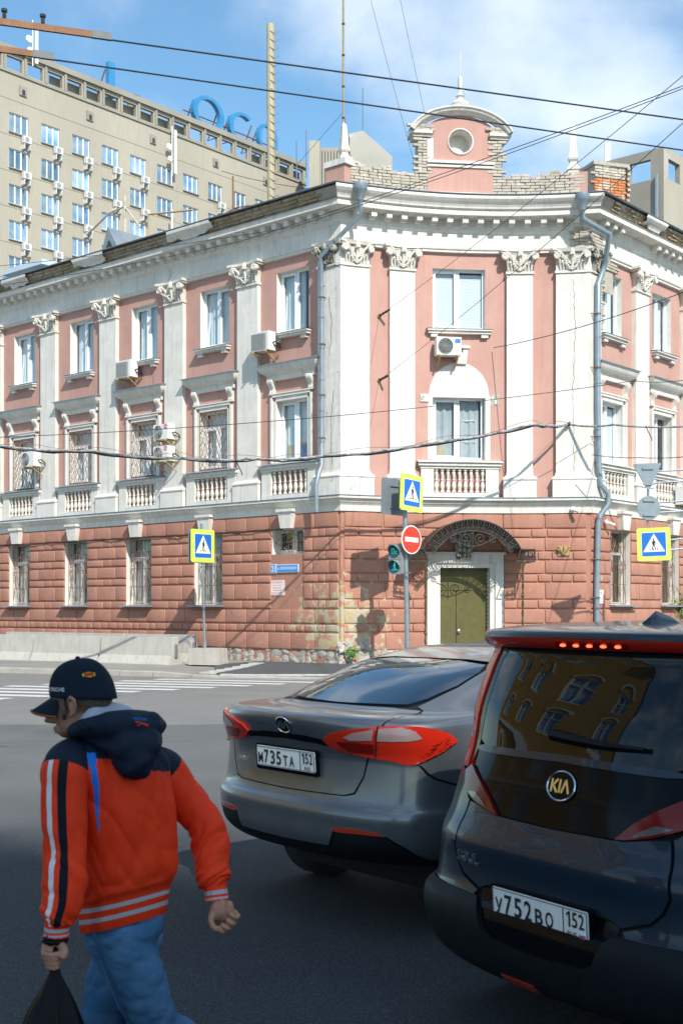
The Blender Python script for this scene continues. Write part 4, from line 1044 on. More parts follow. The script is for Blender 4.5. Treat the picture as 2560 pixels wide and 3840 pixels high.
def canopy():
    cx=3.34; M=FC.M(3.16,0,0)@T(.07,0,0); D=1.25
    root=MB()
    # arched sheet with short flat wings
    half=1.25; rise=.74; z0=3.22; prof=[]
    prof.append((-half-.36,z0)); prof.append((-half,z0+.02))
    R0=(half**2+rise**2)/(2*rise); zc=z0+.02+rise-R0; a0=math.asin(half/R0)
    arcp=[(R0*math.sin(-a0+2*a0*i/28),zc+R0*math.cos(-a0+2*a0*i/28)) for i in range(29)]
    prof+=arcp[1:-1]+[(half,z0+.02),(half+.36,z0)]
    for off,mi in ((0,0),):
        n=len(prof); a=[(x,-D,z) for x,z in prof]; b=[(x,-.05,z) for x,z in prof]; c=[(x,-D,z-.03) for x,z in prof]; d=[(x,-.05,z-.03) for x,z in prof]
        vs=a+b+c+d; fs=[]
        for i in range(n-1): fs+=[(i,i+1,n+i+1,n+i),(2*n+i,3*n+i,3*n+i+1,2*n+i+1),(i,2*n+i,2*n+i+1,i+1),(n+i,n+i+1,3*n+i+1,3*n+i)]
        root.add(vs,fs)
    cn=thing('door_canopy','arched wrought-iron canopy with scrollwork over the olive door','canopy',M=FC.M(cx,.1,.3))
    put('roof_sheet',root,[mat('canopy_sheet',(.055,.048,.042),(.035,.03,.027),5,.5,metal=.3)],cn,M)
    # scrollwork band under the front edge
    mb=MB(); y=-D-.005; bh=.30
    inner=[(x*(1-.085),z) for x,z in []]
    R1=R0-bh
    low=[(R1*math.sin(-a0*.97+2*a0*.97*i/28),zc+R1*math.cos(-a0*.97+2*a0*.97*i/28)) for i in range(29)]
    mb.tube([(x,y,z) for x,z in low],.016,5); mb.tube([(x,y,z-.015) for x,z in arcp],.018,5)
    def scroll(ctr,rad,a,turn,s):
        return [(ctr[0]+rad*(1-t/26)*math.cos(a+s*t*turn),y,ctr[1]+rad*(1-t/26)*math.sin(a+s*t*turn)) for t in range(22)]
    N=19
    for i in range(N):
        th=-a0*.95+2*a0*.95*(i+.5)/N; um=Vector((math.sin(th),math.cos(th))); tm=Vector((math.cos(th),-math.sin(th))); c=Vector((0,zc))
        pt=lambda r,t: c+um*(R1+bh*r)+tm*t
        p0=pt(0,0);p1=pt(.55,0); mb.tube([(p0.x,y,p0.y),(p1.x,y,p1.y)],.014,4)
        p2=pt(.86,0); mb.tube([(p1.x,y-.01,p1.y),(p2.x,y-.01,p2.y)],[.012,.03],5)
        for s in(-1,1):
            q=[pt(.45,0),pt(.55,s*.05),pt(.78,s*.085),pt(.92,s*.055),pt(.93,s*.085),pt(.85,s*.10)]; mb.tube([(v.x,y,v.y) for v in q],.010,4)
            cc=pt(.22,s*.065); ang=math.atan2(um.y,um.x); mb.tube(scroll(cc,.055,ang,.55,s),.009,4)
    # wings
    for s in(-1,1):
        x0=s*half; x1=s*(half+.36)
        for a,b in (((x0,z0-.0),(x1,z0)),((x0-s*.12,z0-.31),(x1,z0-.31)),((x1,z0),(x1,z0-.31)),((x0,z0),(x0-s*.12,z0-.31))): mb.tube([(a[0],y,a[1]),(b[0],y,b[1])],.016,5)
        for k in range(3):
            xx=x0+s*(.06+.12*k); mb.tube([(xx,y,z0-.3),(xx,y,z0-.06)],.010,4)
            for q in(-1,1): mb.tube(scroll((xx+q*.05,z0-.2),.045,math.pi/2,.6,q),.008,4); mb.tube([(xx,y,z0-.2),(xx+q*.03,y,z0-.1),(xx+q*.055,y,z0-.07)],.008,4)
    # big double scroll at the crown
    for s in(-1,1):
        c0=(s*.19,zc+R1-.20); mb.tube([(c0[0]+s*(.15-.0055*t)*math.cos(-1.2+t*.42)*-1,y-.01,c0[1]+(.15-.0055*t)*math.sin(-1.2+t*.42)) for t in range(24)],.013,5)
        c1=(s*.52,zc+R1-.22); mb.tube([(c1[0]+s*(.10-.0035*t)*math.cos(1.5+t*.42),y-.01,c1[1]+(.10-.0035*t)*math.sin(1.5+t*.42)) for t in range(24)],.011,5)
        mb.tube([(0,y-.01,zc+R1-.40),(s*.2,y-.01,zc+R1-.36),(s*.42,y-.01,zc+R1-.26),(s*.62,y-.01,zc+R1-.16),(s*.80,y-.01,zc+R1-.36),(s*.95,y-.01,zc+R1-.45)],.012,5)
        c2=(s*.98,zc+R1-.36); mb.tube([(c2[0]+s*(.09-.003*t)*math.cos(-1.5-t*.42),y-.01,c2[1]+(.09-.003*t)*math.sin(-1.5-t*.42)) for t in range(24)],.011,5)
    mb.tube([(0,y-.02,zc+R1),(0,y-.02,zc+R1-.45)],.014,5)
    put('scrollwork',mb,[mat('wrought_iron',(.10,.095,.085),(.055,.05,.045),12,.5,metal=.4)],cn,M)
    # side frames
    mb=MB()
    for s in(-1,1):
        for z in(z0-.01,z0-.31): mb.tube([(s*(half+.36),-D,z),(s*(half+.36),-.05,z)],.014,4)
        for k in range(7): mb.tube([(s*(half+.36),-D+.17*k,z0-.31),(s*(half+.36),-D+.17*k+.1,z0-.01)],.008,4)
    mb.tube([(-half,-D,z0),(-half,-.05,z0)],.014,4); mb.tube([(half,-D,z0),(half,-.05,z0)],.014,4)
    put('side_frame',mb,[m_iron],cn,M)
    # twisted posts
    m_post=mat('twisted_brass_post',(.20,.15,.07),(.13,.10,.06),14,.45,metal=.6)
    for s,xx in ((-1,-1.20),(1,1.30)):
        mb=MB(); Mb=M@T(xx,-D+.02,0); n=60; H=2.7
        for k in range(2):
            mb.tube([Mb@Vector((.017*math.cos(i*.62+k*math.pi),.017*math.sin(i*.62+k*math.pi),.25+H*i/n)) for i in range(n+1)],.018,5)
        for z in(1.1,2.05): mb.lathe([(.03,z-.03),(.05,z-.02),(.05,z+.0),(.035,z+.02)],10,0,Mb)
        put('post',mb,[m_post],cn)
canopy()

# cracks in the old plaster
def crack(fr,pts,out,seed):
    rnd=random.Random(seed); pp=[]
    for (a,b) in zip(pts,pts[1:]):
        n=max(2,int(math.hypot(b[0]-a[0],b[1]-a[1])/.09))
        for i in range(n): f=i/n; pp.append(fr.P(a[0]+(b[0]-a[0])*f+rnd.uniform(-.025,.025),out,a[1]+(b[1]-a[1])*f+rnd.uniform(-.02,.02)))
    mb=MB(); mb.tube(pp,[.003+.006*rnd.random() for _ in pp],4); put('crack',mb,[mat('crack_dark',(.16,.14,.12),None,rough=.95)],B)
crack(FL,[(-6.55,11.12),(-6.35,11.4),(-6.5,11.6)],.132,1); crack(FL,[(-9.2,11.1),(-9.1,11.35)],.132,2); crack(FL,[(-7.35,8.7),(-7.2,8.0),(-7.3,7.4)],.002,3)
crack(FC,[(6.12,5.3),(6.08,7.2),(6.15,9.0),(6.1,10.4)],.135,4); crack(FC,[(5.75,4.95),(6.0,4.85),(6.2,4.95),(6.35,4.8)],.218,5); crack(FC,[(.45,4.9),(.2,4.8),(.1,4.65)],.22,6)
crack(FL,[(-.2,5.4),(-.25,6.4),(-.15,7.4)],.132,7); crack(FL,[(-.3,8.2),(-.2,9.0),(-.35,9.8)],.132,8); crack(FL,[(-7.6,4.6),(-7.4,4.3)],.27,9); crack(FL,[(-3.9,1.7),(-3.75,1.4)],.148,10)
# ---------------------------------------------------------------- helper for placing by pixel column, pixel row and depth
def at(u,v,y): return Vector(((u-1280)/4700*y,y,1.7+(2285-v)/4700*y))
# ---------------------------------------------------------------- air conditioners on the corner building
m_acgrille=mat('ac_grille',(.30,.31,.31),None,rough=.6); m_acdark=mat('ac_dark',(.04,.04,.045),None,rough=.7)
m_bracket=mat('ochre_bracket',(.50,.36,.16),(.40,.28,.12),8,.7)
def ac_unit(M,label,kind=0,w=.78,h=.54,d=.28):
    w*=.86; h*=.86
    t=thing('air_conditioner',label,'air conditioner',M=M,group='air conditioners on the corner building')
    mb=MB(); mb.box(-w/2,w/2,-d-.14,-.14,0,h); bv=mb.mesh('casing',[m_plasticw]); ob('casing',bv,t,M)
    mb=MB()
    if kind==0:
        # round fan with rings
        c=Matrix.Translation((-w*.14,-d-.145,h/2))@RX(R(90))
        mb.lathe([(0,0),(h*.40,0),(h*.40,.012),(0,.012)],24,0,c)
        fan=put('fan_opening',mb,[m_acdark],t,M)
        mb=MB()
        for r in (.10,.17,.25,.33,.41): mb.tube([(-w*.14+h*r*math.cos(a),-d-.165,h/2+h*r*math.sin(a)) for a in [k*2*math.pi/24 for k in range(24)]],.009,4,closed=True)
        for k in range(8):
            a=k*math.pi/4; mb.tube([(-w*.14,-d-.163,h/2),(-w*.14+h*.41*math.cos(a),-d-.163,h/2+h*.41*math.sin(a))],.007,4)
        put('fan_guard',mb,[m_acgrille if kind==0 else m_plasticw],t,M)
    else:
        for k in range(13): mb.box(-w/2+.04,w*.22,-d-.155,-d-.14,.04+k*(h-.08)/13,.04+k*(h-.08)/13+.02)
        for k in range(14): mb.box(-w/2+.05+k*.04,-w/2+.058+k*.04,-d-.16,-d-.14,.04,h-.04)
        put('louvre',mb,[m_acgrille],t,M)
    mb=MB()
    for s in (-1,1): mb.box(s*w*.36-.02,s*w*.36+.02,-d-.2,0,-.045,-.002); mb.wedge([(s*w*.36-.018,-.03,-.28),(s*w*.36+.018,-.03,-.28),(s*w*.36+.018,0,-.28),(s*w*.36-.018,0,-.28)],[(s*w*.36-.018,-d-.15,-.045),(s*w*.36+.018,-d-.15,-.045),(s*w*.36+.018,-d-.11,-.045),(s*w*.36-.018,-d-.11,-.045)])
    put('bracket',mb,[m_bracket],t,M)
    mb=MB(); mb.tube([(w/2,-.25,h*.4),(w/2+.08,-.22,h*.45),(w/2+.10,-.12,h*.35),(w/2+.06,-.02,h*.2)],.018,6); mb.tube([(w/2,-.22,h*.3),(w/2+.06,-.18,h*.25),(w/2+.08,-.02,h*.1)],.014,6); put('hose',mb,[m_black],t,M)
    return t
t=ac_unit(FC.M(2.78,.0,8.28),'white air conditioner with round fan and blue sticker under the middle top window',0,.76,.54)
mb=MB(); mb.box(.16,.30,-.432,-.42,.32,.42); s_=put('sticker',mb,[mat('sticker_blue',(.02,.2,.6),None,rough=.5)],t,FC.M(2.78,0,8.28))
ac_unit(FL.M(-2.45,.08,8.56),'white louvred air conditioner high beside the window nearest the left drainpipe',1,.76,.58)
ac_unit(FL.M(-8.15,.02,8.55),'white louvred air conditioner below the third top-floor window from the drainpipe',1,.80,.58)
ac_unit(FL.M(-6.35,.13,6.55),'upper of two stacked white air conditioners on a pilaster',0,.72,.5)
ac_unit(FL.M(-6.35,.13,5.93),'lower of two stacked white air conditioners on a pilaster',0,.72,.5)
ac_unit(FL.M(-12.75,.13,6.25),'white air conditioner on the pilaster nearest the left picture edge',0,.78,.55)
ac_unit(FR.M(5.1,.05,4.72),'white air conditioner on the right wall behind the round sign back',1,.85,.6)
for i,(x,z) in enumerate(((-6.35,6.55),(-6.35,5.93))):
    o=[a for a in bpy.data.objects if a.type=='EMPTY' and (WM[a.name].translation-FL.P(x,.13,z)).length<.02][0]
    mb=MB(); M=FL.M(x,.13,z)
    for k in range(7): a=k*2*math.pi/7; mb.box(.22+.05*math.cos(a)-.014,.22+.05*math.cos(a)+.014,-.432,-.42,.36+.05*math.sin(a)-.014,.36+.05*math.sin(a)+.014)
    put('emblem',mb,[mat('emblem_red',(.7,.06,.03),None,rough=.5)],o,M)
# ---------------------------------------------------------------- small things on the walls
m_blue=mat('sign_blue',(.012,.15,.55),None,rough=.4); m_signw=mat('sign_white',(.82,.82,.80),None,rough=.4); m_red=mat('sign_red',(.72,.045,.02),None,rough=.4); m_lime=mat('sign_lime',(.60,.78,.12),None,rough=.4); m_signblack=mat('sign_black',(.012,.012,.014),None,rough=.5)
t=thing('address_plate','blue street name plate under the small barred window','sign',M=FL.M(-1.88,.115,2.66))
M=FL.M(-1.88,.115,2.66); mb=MB(); mb.box(-.50,-.30,-.02,0,0,.24); mb.box(-.29,.50,-.02,0,.015,.225); put('plate',mb,[m_signw],t,M)
mb=MB(); mb.box(-.485,-.315,-.026,-.02,.015,.225); mb.box(-.275,.485,-.026,-.02,.03,.21); put('face',mb,[mat('plate_blue',(.02,.28,.72),None,rough=.4)],t,M)
mb=MB(); add_text(mb,'21',-.40,.12,.16,.13,-.030,0,.02); add_text(mb,'ул. СОВНАРКОМОВСКАЯ',.105,.118,.10,.70,-.030,0,.02); put('lettering',mb,[m_signw],t,M)
M=FL.M(-2.16,.105,2.07); t=thing('warning_plate','white notice with red lettering below the blue street plate','sign',M=M)
mb=MB(); mb.box(-.26,.26,-.012,0,0,.40); put('plate',mb,[m_signw],t,M)
mb=MB()
for i,s in enumerate(('ОСТОРОЖНО','СХОД СНЕГА','ВОЗМОЖНО','ПАДЕНИЕ','ШТУКАТУРКИ')): add_text(mb,s,0,.335-i*.068,.036,.40 if i in(0,1,4) else .32,-.016,0,.012)
for q in ((-.235,.235,.02,.024),(-.235,.235,.376,.38),(-.235,-.231,.02,.38),(.231,.235,.02,.38)): mb.box(q[0],q[1],-.016,-.012,q[2],q[3])
put('lettering',mb,[m_red],t,M)
M=FR.M(.43,.155,1.85); t=thing('hydrant_plate','small white notice with red letters beside the right drainpipe','sign',M=M)
mb=MB(); mb.box(-.15,.15,-.012,0,0,.36); put('plate',mb,[m_signw],t,M); mb=MB(); add_text(mb,'ПГ',0,.26,.08,.16,-.016,0,.01)
for k in range(3): mb.box(-.10,.10,-.015,-.012,.05+k*.05,.06+k*.05)
put('lettering',mb,[m_red],t,M)
M=FC.M(5.86,.16,3.22); t=thing('flag_holder','ochre three-socket flag holder on the rusticated wall right of the door','flag holder',M=M)
mb=MB(); mb.box(-.15,.15,-.02,0,-.12,.12); put('plate',mb,[m_bracket],t,M)
for a in(-30,0,30):
    mb=MB(); mb.tube([(0.02*a/30,-.03,-.09),(.0+.14*a/30,-.13,.12)],.028,8); put('socket',mb,[m_bracket],t,M)
for (fr,x,z,lb) in ((FC,6.08,4.30,'small white security camera under the ledge right of the door canopy'),(FR,.62,4.0,'small white security camera beside the right drainpipe')):
    M=fr.M(x,.2,z); t=thing('security_camera',lb,'camera',M=M,group='security cameras on the wall'); mb=MB(); mb.lathe([(.06,0),(.07,.03),(.05,.06)],10,0,T(0,0,0)@RX(R(90))); put('mount',mb,[m_plasticw],t,M)
    mb=MB(); mb.tube([(0,-.05,0),(.05,-.10,-.03)],.02,6); mb.tube([(.02,-.08,-.02),(.16,-.18,-.08)],.04,10); put('body',mb,[m_plasticw],t,M)
M=FC.M(.42,.12,3.0)
# grey cabinet at the right edge
M=FR.M(5.75,.14,2.3); t=thing('grey_cabinet','grey metal box at the right edge of the picture beside weeds','cabinet',M=M); mb=MB(); mb.box(-.25,.25,-.3,0,0,.8); put('box',mb,[m_galv],t,M); mb=MB(); mb.box(-.1,.1,-.22,-.05,-2.0,0); put('post',mb,[m_galv],t,M)
# wall anchors with insulators and chains
def anchor(p,q,label):
    t=thing('wire_anchor',label,'wire anchor',p,group='wire anchors on the corner'); mb=MB(); mb.tube([p+Vector((0,.15,0)),p],.02,6); mb.lathe([(.05,-.02),(.05,.02)],8,0,T(*p)@RX(R(90))); put('hook',mb,[m_rust],t)
    mb=MB(); n=7
    for i in range(n):
        a=p.lerp(q,i/n); b=p.lerp(q,(i+.9)/n); mb.tube([a,b],.022 if i%2 else .034,6)
    put('insulators',mb,[m_iron],t); return t
AN1=FC.P(1.0,.04,9.28); AN2=FC.P(1.0,.04,7.62); AN3=FC.P(5.98,.16,6.52)
E1=at(1475,1150,30.8); E2=at(1450,1395,31.0)
# ---------------------------------------------------------------- overhead wires
m_wire=mat('wire_dark',(.03,.04,.055),None,rough=.5); m_wirewhite=mat('cable_grey',(.42,.43,.43),(.10,.10,.10),8,.6)
def wire(pts,r,label,sag=0,m=m_wire,name='overhead_wire',n=16,cat='wire'):
    pp=[]
    for a,b in zip(pts,pts[1:]):
        for i in range(n): f=i/n; p=Vector(a).lerp(Vector(b),f); p.z-=sag*4*f*(1-f); pp.append(p)
    pp.append(Vector(pts[-1])); mb=MB(); mb.tube(pp,r,6); return tag(put(name,mb,[m]),label,cat,'overhead wires')
def ext(a,b,k): return a+(b-a)*k
def zat(u,v,z): y=(z-1.7)*4700/(2285-v); return at(u,v,y)
def trolley(a,b,label,k0,k1):
    p=zat(*a,5.9); q=zat(*b,5.9); d=q-p
    o=wire([p-d*.6,q+d*.8],.0068,label,.0,cat='trolley wire')
    # rusty splice bar
    s0=ext(p,q,k0); 
    mb=MB(); x=d.normalized(); sgs=[]
    a0=p-d*.4; b0=ext(p,q,k0); M=Matrix.Translation(b0)@x.to_track_quat('X','Z').to_matrix().to_4x4(); L=(b0-a0).length
    mb.box(-L,0,-.010,.010,-.002,.045); bar=put('splice_bar',mb,[m_rust],o,M)
    for s in (.35,.62):
        mb=MB(); mb.lathe([(.014,0),(.014,.04),(.022,.045),(.022,.065),(.01,.07)],8,0,T(-s,0,.05)); put('bolt',mb,[m_iron],o,M)
    mb=MB(); mb.box(-.0,(k1-k0)*d.length,-.014,.014,-.004,.05); put('clamp',mb,[mat('clamp_steel',(.16,.18,.19),(.12,.135,.145),9,.6)],o,M)
trolley((0,90),(2560,447),'upper dark trolley wire with long rusty splice bar at its left end',.115,.14)
trolley((0,193),(2560,562),'lower dark trolley wire with short rusty splice bar at its left end',.040,.066)
f=at
wire([AN1+Vector((0,-.0,0)),at(2560,232,14)+Vector((1,-1,.5))],.0052,'thin wire from the corner rising to the upper right edge',.12)
wire([AN2,at(2560,222,13)+Vector((1.2,-1,.3))],.0052,'thin wire from the lower wall anchor crossing in front of the pediment',.15)
wire([at(-40,1075,24),at(900,905,22),at(2600,305,15)],.0052,'thin wire from the left edge past the tower to the top right',.05)
wire([at(-40,1000,24),at(1100,850,22),at(2600,315,15.5)],.0052,'thin wire running just under the one from the left edge past the tower',.05)
wire([at(-20,1640,30),at(1250,1560,28.5),FR.P(1,.3,7.4)+Vector((0,-2,0)),at(2600,1420,27)],.009,'thin dark wire crossing the facade below the window hoods',.05)
wire([at(2600,1080,26),FC.P(4.05,.1,8.55)],.010,'black wire sloping from the right edge to the middle window sill',.12)
wire([at(2220,1705,31.8),at(2400,1716,31),at(2600,1709,30)],.010,'black wire low on the right facade',.03)
wire([at(830,640,120),at(1600,700,110),at(2600,780,100)],.03,'distant thin wire behind the pediment',1.0)
wire([at(1390,0,60),at(1562,640,58)],.010,'thin guy wire left of the pediment',.1)
wire([at(1500,-5,61),at(1640,640,59)],.010,'second thin guy wire left of the pediment',.1)
# bundled cable strapped to a carrier wire
BC=[at(-30,1668,30.3),at(340,1690,30.0),at(680,1716,29.8),at(960,1719,29.7),at(1220,1708,29.8),at(1640,1658,30.3),at(2000,1590,31.2),AN3]
pp=[]
for a,b in zip(BC,BC[1:]):
    for i in range(8): fq=i/8; p=a.lerp(b,fq); p.z-=.05*4*fq*(1-fq); pp.append(p)
pp.append(BC[-1]); rr=random.Random(8); mb=MB(); mb.tube([p+Vector((0,0,rr.uniform(-.012,.012))) for p in pp],[.026+rr.uniform(0,.012) for p in pp],6)
bc=tag(put('cable_bundle',mb,[m_wirewhite]),'grey cable bundle hanging across the facade to the right corner pier','cable')
mb=MB(); mb.tube([p+Vector((0,.02,-.035+rr.uniform(-.02,.02))) for p in pp],[.012+rr.uniform(0,.018) for p in pp],5); put('black_wrap',mb,[m_black],bc)
mb=MB(); mb.tube([p+Vector((0,0,.09*math.sin(i*.5)**2+.03)) for i,p in enumerate(pp)],.006,4); put('carrier_wire',mb,[m_rust],bc)
wire([AN3,at(2300,1592,31.5),at(2600,1596,31)],.028,'grey cable bundle continuing from the corner pier to the right edge',.05,m_wirewhite,'cable_bundle',cat='cable')
def dangling(p,label):
    mb=MB(); mb.tube([p,p+Vector((.05,0,-.12)),p+Vector((.14,0,-.3)),p+Vector((.16,0,-.38))],.012,5); tag(put('loose_cable_end',mb,[m_black]),label,'cable','loose cable ends')
dangling(at(883,1722,29.7),'loose black cable end hanging from the bundle left of the drainpipe'); dangling(at(2420,1596,31.2),'loose black cable end hanging from the bundle near the right edge')
anchor(AN1,AN1+Vector((.25,-.25,.10)),'upper rusty wall anchor with insulator chain left of the middle window'); anchor(AN2,AN2+Vector((.2,-.25,.06)),'lower rusty wall anchor with insulator chain left of the arch')
anchor(AN3,AN3+Vector((.0,-.14,.02)),'rusty hook holding the cable bundle on the right pier')
# ---------------------------------------------------------------- road signs
def ped_pictogram(mb,mi,s=1.0,flip=1,y=0):
    """walking figure and stripes inside the triangle, unit square -.5...5"""
    def P(poly): mb.add([(flip*x*s,y,z*s) for x,z in poly],[tuple(range(len(poly)))],mi)
    n=14; P([(.02+.034*math.cos(2*math.pi*i/n),.215+.037*math.sin(2*math.pi*i/n)) for i in range(n)])
    P([(-.02,.165),(.05,.165),(.055,.0),(.03,-.02),(-.03,-.02),(-.035,.06)])
    P([(-.02,.16),(-.065,.09),(-.085,.02),(-.065,.012),(-.045,.07),(-.01,.12)])
    P([(.04,.165),(.075,.08),(.075,.0),(.052,.0),(.05,.07),(.02,.13)])
    P([(-.03,-.0),(.012,-.0),(-.015,-.10),(-.045,-.235),(-.08,-.235),(-.055,-.12)])
    P([(.0,.0),(.045,.0),(.06,-.09),(.105,-.22),(.07,-.235),(.03,-.13)])
    for x in (-.17,-.0,.15): P([(x,-.24),(x+.045,-.24),(x+.06 if x<-.1 else x+.02 if x>.1 else x+.04,-.18),(x+.02 if x<-.1 else x-.015 if x>.1 else x+.005,-.18)])
def rrect(w,h,r=.05,n=4):
    p=[]
    for cx,cz,a in ((w/2-r,h/2-r,0),(-w/2+r,h/2-r,90),(-w/2+r,-h/2+r,180),(w/2-r,-h/2+r,270)):
        for i in range(n+1): t=R(a+90*i/n); p.append((cx+r*math.cos(t),cz+r*math.sin(t)))
    return p
def crossing_sign(name,M,size,label,pole=None,flip=1):
    t=thing(name,label,'road sign',M=M,group='pedestrian crossing signs')
    mb=MB(); mb.prism(rrect(size,size,.05),0,.03); put('board',mb,[m_lime],t,M)
    mb=MB(); mb.prism(rrect(size*.735,size*.735,.03),-.004,0); put('white_border',mb,[m_signw],t,M)
    mb=MB(); mb.prism(rrect(size*.71,size*.71,.03),-.007,-.004); put('blue_field',mb,[m_blue],t,M)
    q=size*.735; mb=MB(); mb.prism([(-.44*q,-.31*q),(.44*q,-.31*q),(0,.44*q)],-.010,-.007); put('white_triangle',mb,[m_signw],t,M)
    mb=MB(); ped_pictogram(mb,0,q*.98,flip,-.0125); put('walking_figure',mb,[m_signblack],t,M)
    mb=MB(); mb.prism(rrect(size*.985,size*.985,.05),.03,.036); 
    put('back_plate',mb,[m_galv],t,M)
    return t
def plate_back(name,M,poly,label,cat='road sign'):
    t=thing(name,label,cat,M=M); mb=MB(); mb.prism(poly,0,.02); put('plate',mb,[m_galv],t,M)
    mb=MB(); zs=[p[1] for p in poly]; h=max(zs)-min(zs); c=(max(zs)+min(zs))/2
    for z in (c-h*.3,c+h*.3):
        mb=MB(); mb.box(-.14,.14,-.035,-.0,z-.02,z+.02); put('clamp',mb,[m_galv],t,M)
    return t
# sign on concrete foot before the left facade
zb=.24; P0=Vector((-3.55,33.5,zb))
t=thing('sign_post','grey sign pole in a concrete block at the end of the barriers','sign pole',P0)
mb=MB(); mb.wedge([(-.45,-.32,-.02),(.42,-.32,-.02),(.42,.32,-.02),(-.45,.32,-.02)],[(-.43,-.3,.42),(.40,-.3,.42),(.40,.3,.42),(-.43,.3,.42)]); put('concrete_foot',mb,[m_conc],t,T(*P0)@RZ(R(-24)))
mb=MB(); mb.tube([P0+Vector((-.1,0,.4)),P0+Vector((-.19,0,3.75))],.036,10); mb.tube([P0+Vector((-.1,0,.4)),P0+Vector((-.103,0,.6))],.05,10); put('pole',mb,[m_galv],t)
Ms=Matrix.Translation(P0+Vector((-.14,-.08,3.15)))@RZ(R(52)); crossing_sign('crossing_sign',Ms,.88,'lime-framed pedestrian crossing sign on the pole before the left facade')
Mb=Matrix.Translation(P0+Vector((-.22,.02,3.14)))@RZ(R(52)); mb=MB(); mb.prism(rrect(.88,.88,.05),0,.02); tag(put('sign_back_panel',mb,[m_galv],None,Mb),'grey back of a second sign behind the left crossing sign','road sign')
# pole with no-entry sign and pedestrian light
P1=Vector((1.60,30.2,.12))
t=thing('traffic_light_pole','tall leaning grey pole in front of the door wall','pole',P1)
mb=MB(); mb.tube([P1,P1+Vector((-.06,0,3.0)),P1+Vector((-.085,0,4.85))],[.062,.058,.05],12); put('pole',mb,[m_galv],t)
Ms=Matrix.Translation(P1+Vector((.09,-.12,4.37)))@RZ(R(50))@RY(R(3)); crossing_sign('crossing_sign',Ms,.88,'lime-framed pedestrian crossing sign above the no-entry disc')
Mb=Matrix.Translation(P1+Vector((-.32,.12,4.30)))@RZ(R(38))@RY(R(2)); pb_=plate_back('sign_back_panel',Mb,rrect(.80,.88,.05),'grey back of a square sign left of the no-entry pole top')
Mn=Matrix.Translation(P1+Vector((.08,-.14,3.25)))@RZ(R(44))@RY(R(2)); t=thing('no_entry_sign','round red no-entry sign with white bar','road sign',M=Mn)
circ=lambda r,n=36:[(r*math.cos(2*math.pi*i/n),r*math.sin(2*math.pi*i/n)) for i in range(n)]
mb=MB(); mb.prism(circ(.345),0,.02); put('rim',mb,[m_signw],t,Mn); mb=MB(); mb.prism(circ(.318),-.004,0); put('red_disc',mb,[m_red],t,Mn); mb=MB(); mb.prism([(-.23,-.055),(.23,-.055),(.23,.055),(-.23,.055)],-.008,-.004); put('white_bar',mb,[m_signw],t,Mn)
def ped_light():
    M=Matrix.Translation(P1+Vector((-.32,-.14,2.42)))@RZ(R(-28))
    t=thing('pedestrian_light','grey two-lens pedestrian traffic light with teal lenses','traffic light',M=M)
    m_tl=mat('traffic_light_grey',(.23,.255,.275),None,rough=.5); mb=MB(); mb.prism(rrect(.34,.74,.02),0,.16,0,T(0,0,.37)); mb.box(-.16,.16,-.008,0,.365,.375); put('housing',mb,[m_tl],t,M)
    m_len=mat('lens_teal',(.012,.10,.11),None,rough=.2)
    for i,z in enumerate((.555,.19)):
        mb=MB(); mb.prism(circ(.135,24),-.03,0,0,T(0,0,z)); put('lens',mb,[m_len],t,M)
        mb=MB(); n=16; rows=[]
        for k in range(n+1):
            a=R(-20+220*k/n); rows.append([(.15*math.cos(a),0,z+.15*math.sin(a)),(.15*math.cos(a),-.20*max(.12,(.35+.65*math.sin(a))),z+.15*math.sin(a)),(.143*math.cos(a),-.20*max(.12,(.35+.65*math.sin(a))),z+.143*math.sin(a)),(.143*math.cos(a),0,z+.143*math.sin(a))])
        mb.grid(rows,n+1,4); put('visor',mb,[m_tl],t,M)
    m_glow,nt,b=nodes_mat('led_teal'); b.inputs['Base Color'].default_value=(.02,.4,.38,1); b.inputs['Emission Color'].default_value=(.03,.75,.70,1); b.inputs['Emission Strength'].default_value=.45
    mb=MB()
    for q in ((-.065,-.02,.055,.068),(-.065,-.02,-.068,-.055),(-.078,-.065,-.06,.06),(-.02,-.007,-.06,.06),(.025,.08,-.06,-.047),(.012,.025,-.055,-.0),(.025,.08,-.006,.006)): mb.box(q[0],q[1],-.036,-.031,.555+q[2],.555+q[3])
    put('digits',mb,[m_glow],t,M)
    mb=MB(); ped_pictogram(mb,0,.40,1,-.033); o=put('walking_figure',mb,[m_glow],t,M@T(0,0,.19))
    mb=MB(); mb.box(.0,.36,.10,.14,.68,.71); mb.box(.0,.36,.10,.14,.02,.05); put('bracket',mb,[m_galv],t,M)
ped_light()
# signs hung from a pole just outside the right edge
P2=Vector((8.35,29.4,.13)); t=thing('sign_bracket_pole','grey sign brackets reaching in from a pole beyond the right edge','pole',P2)
mb=MB(); mb.tube([P2,P2+Vector((0,0,5.4))],.06,10); put('pole',mb,[m_galv],t)
for k,z in enumerate((1.7+(2285-v)/4700*29.4 for v in (1765,1808,1882,1920,2020,2058))):
    mb=MB(); x0=at(2432,0,29.4).x if k<4 else at(2515,0,29.4).x; mb.tube([(x0,29.38,z-.03),(P2.x,29.4,z+.04)],.022,6); put('bracket_arm',mb,[m_galv],t)
mb=MB(); c=at(2430,1900,29.36); mb.tube([c+Vector((-.01,0,-.42)),c+Vector((.0,0,.95))],.03,8); put('hanger',mb,[m_galv],t)
c=at(2428,1775,29.3); Mt=Matrix.Translation(c)@RZ(R(12))@RY(R(-3)); plate_back('triangle_sign_back',Mt,[(-.35,.20),(-.33,.235),(.33,.235),(.35,.20),(.03,-.38),(-.03,-.38)],'grey back of an inverted triangle sign at the right edge')
c=at(2432,1905,29.3); Mt=Matrix.Translation(c)@RZ(R(10)); plate_back('round_sign_back',Mt,circ(.285),'grey back of a round sign below the inverted triangle')
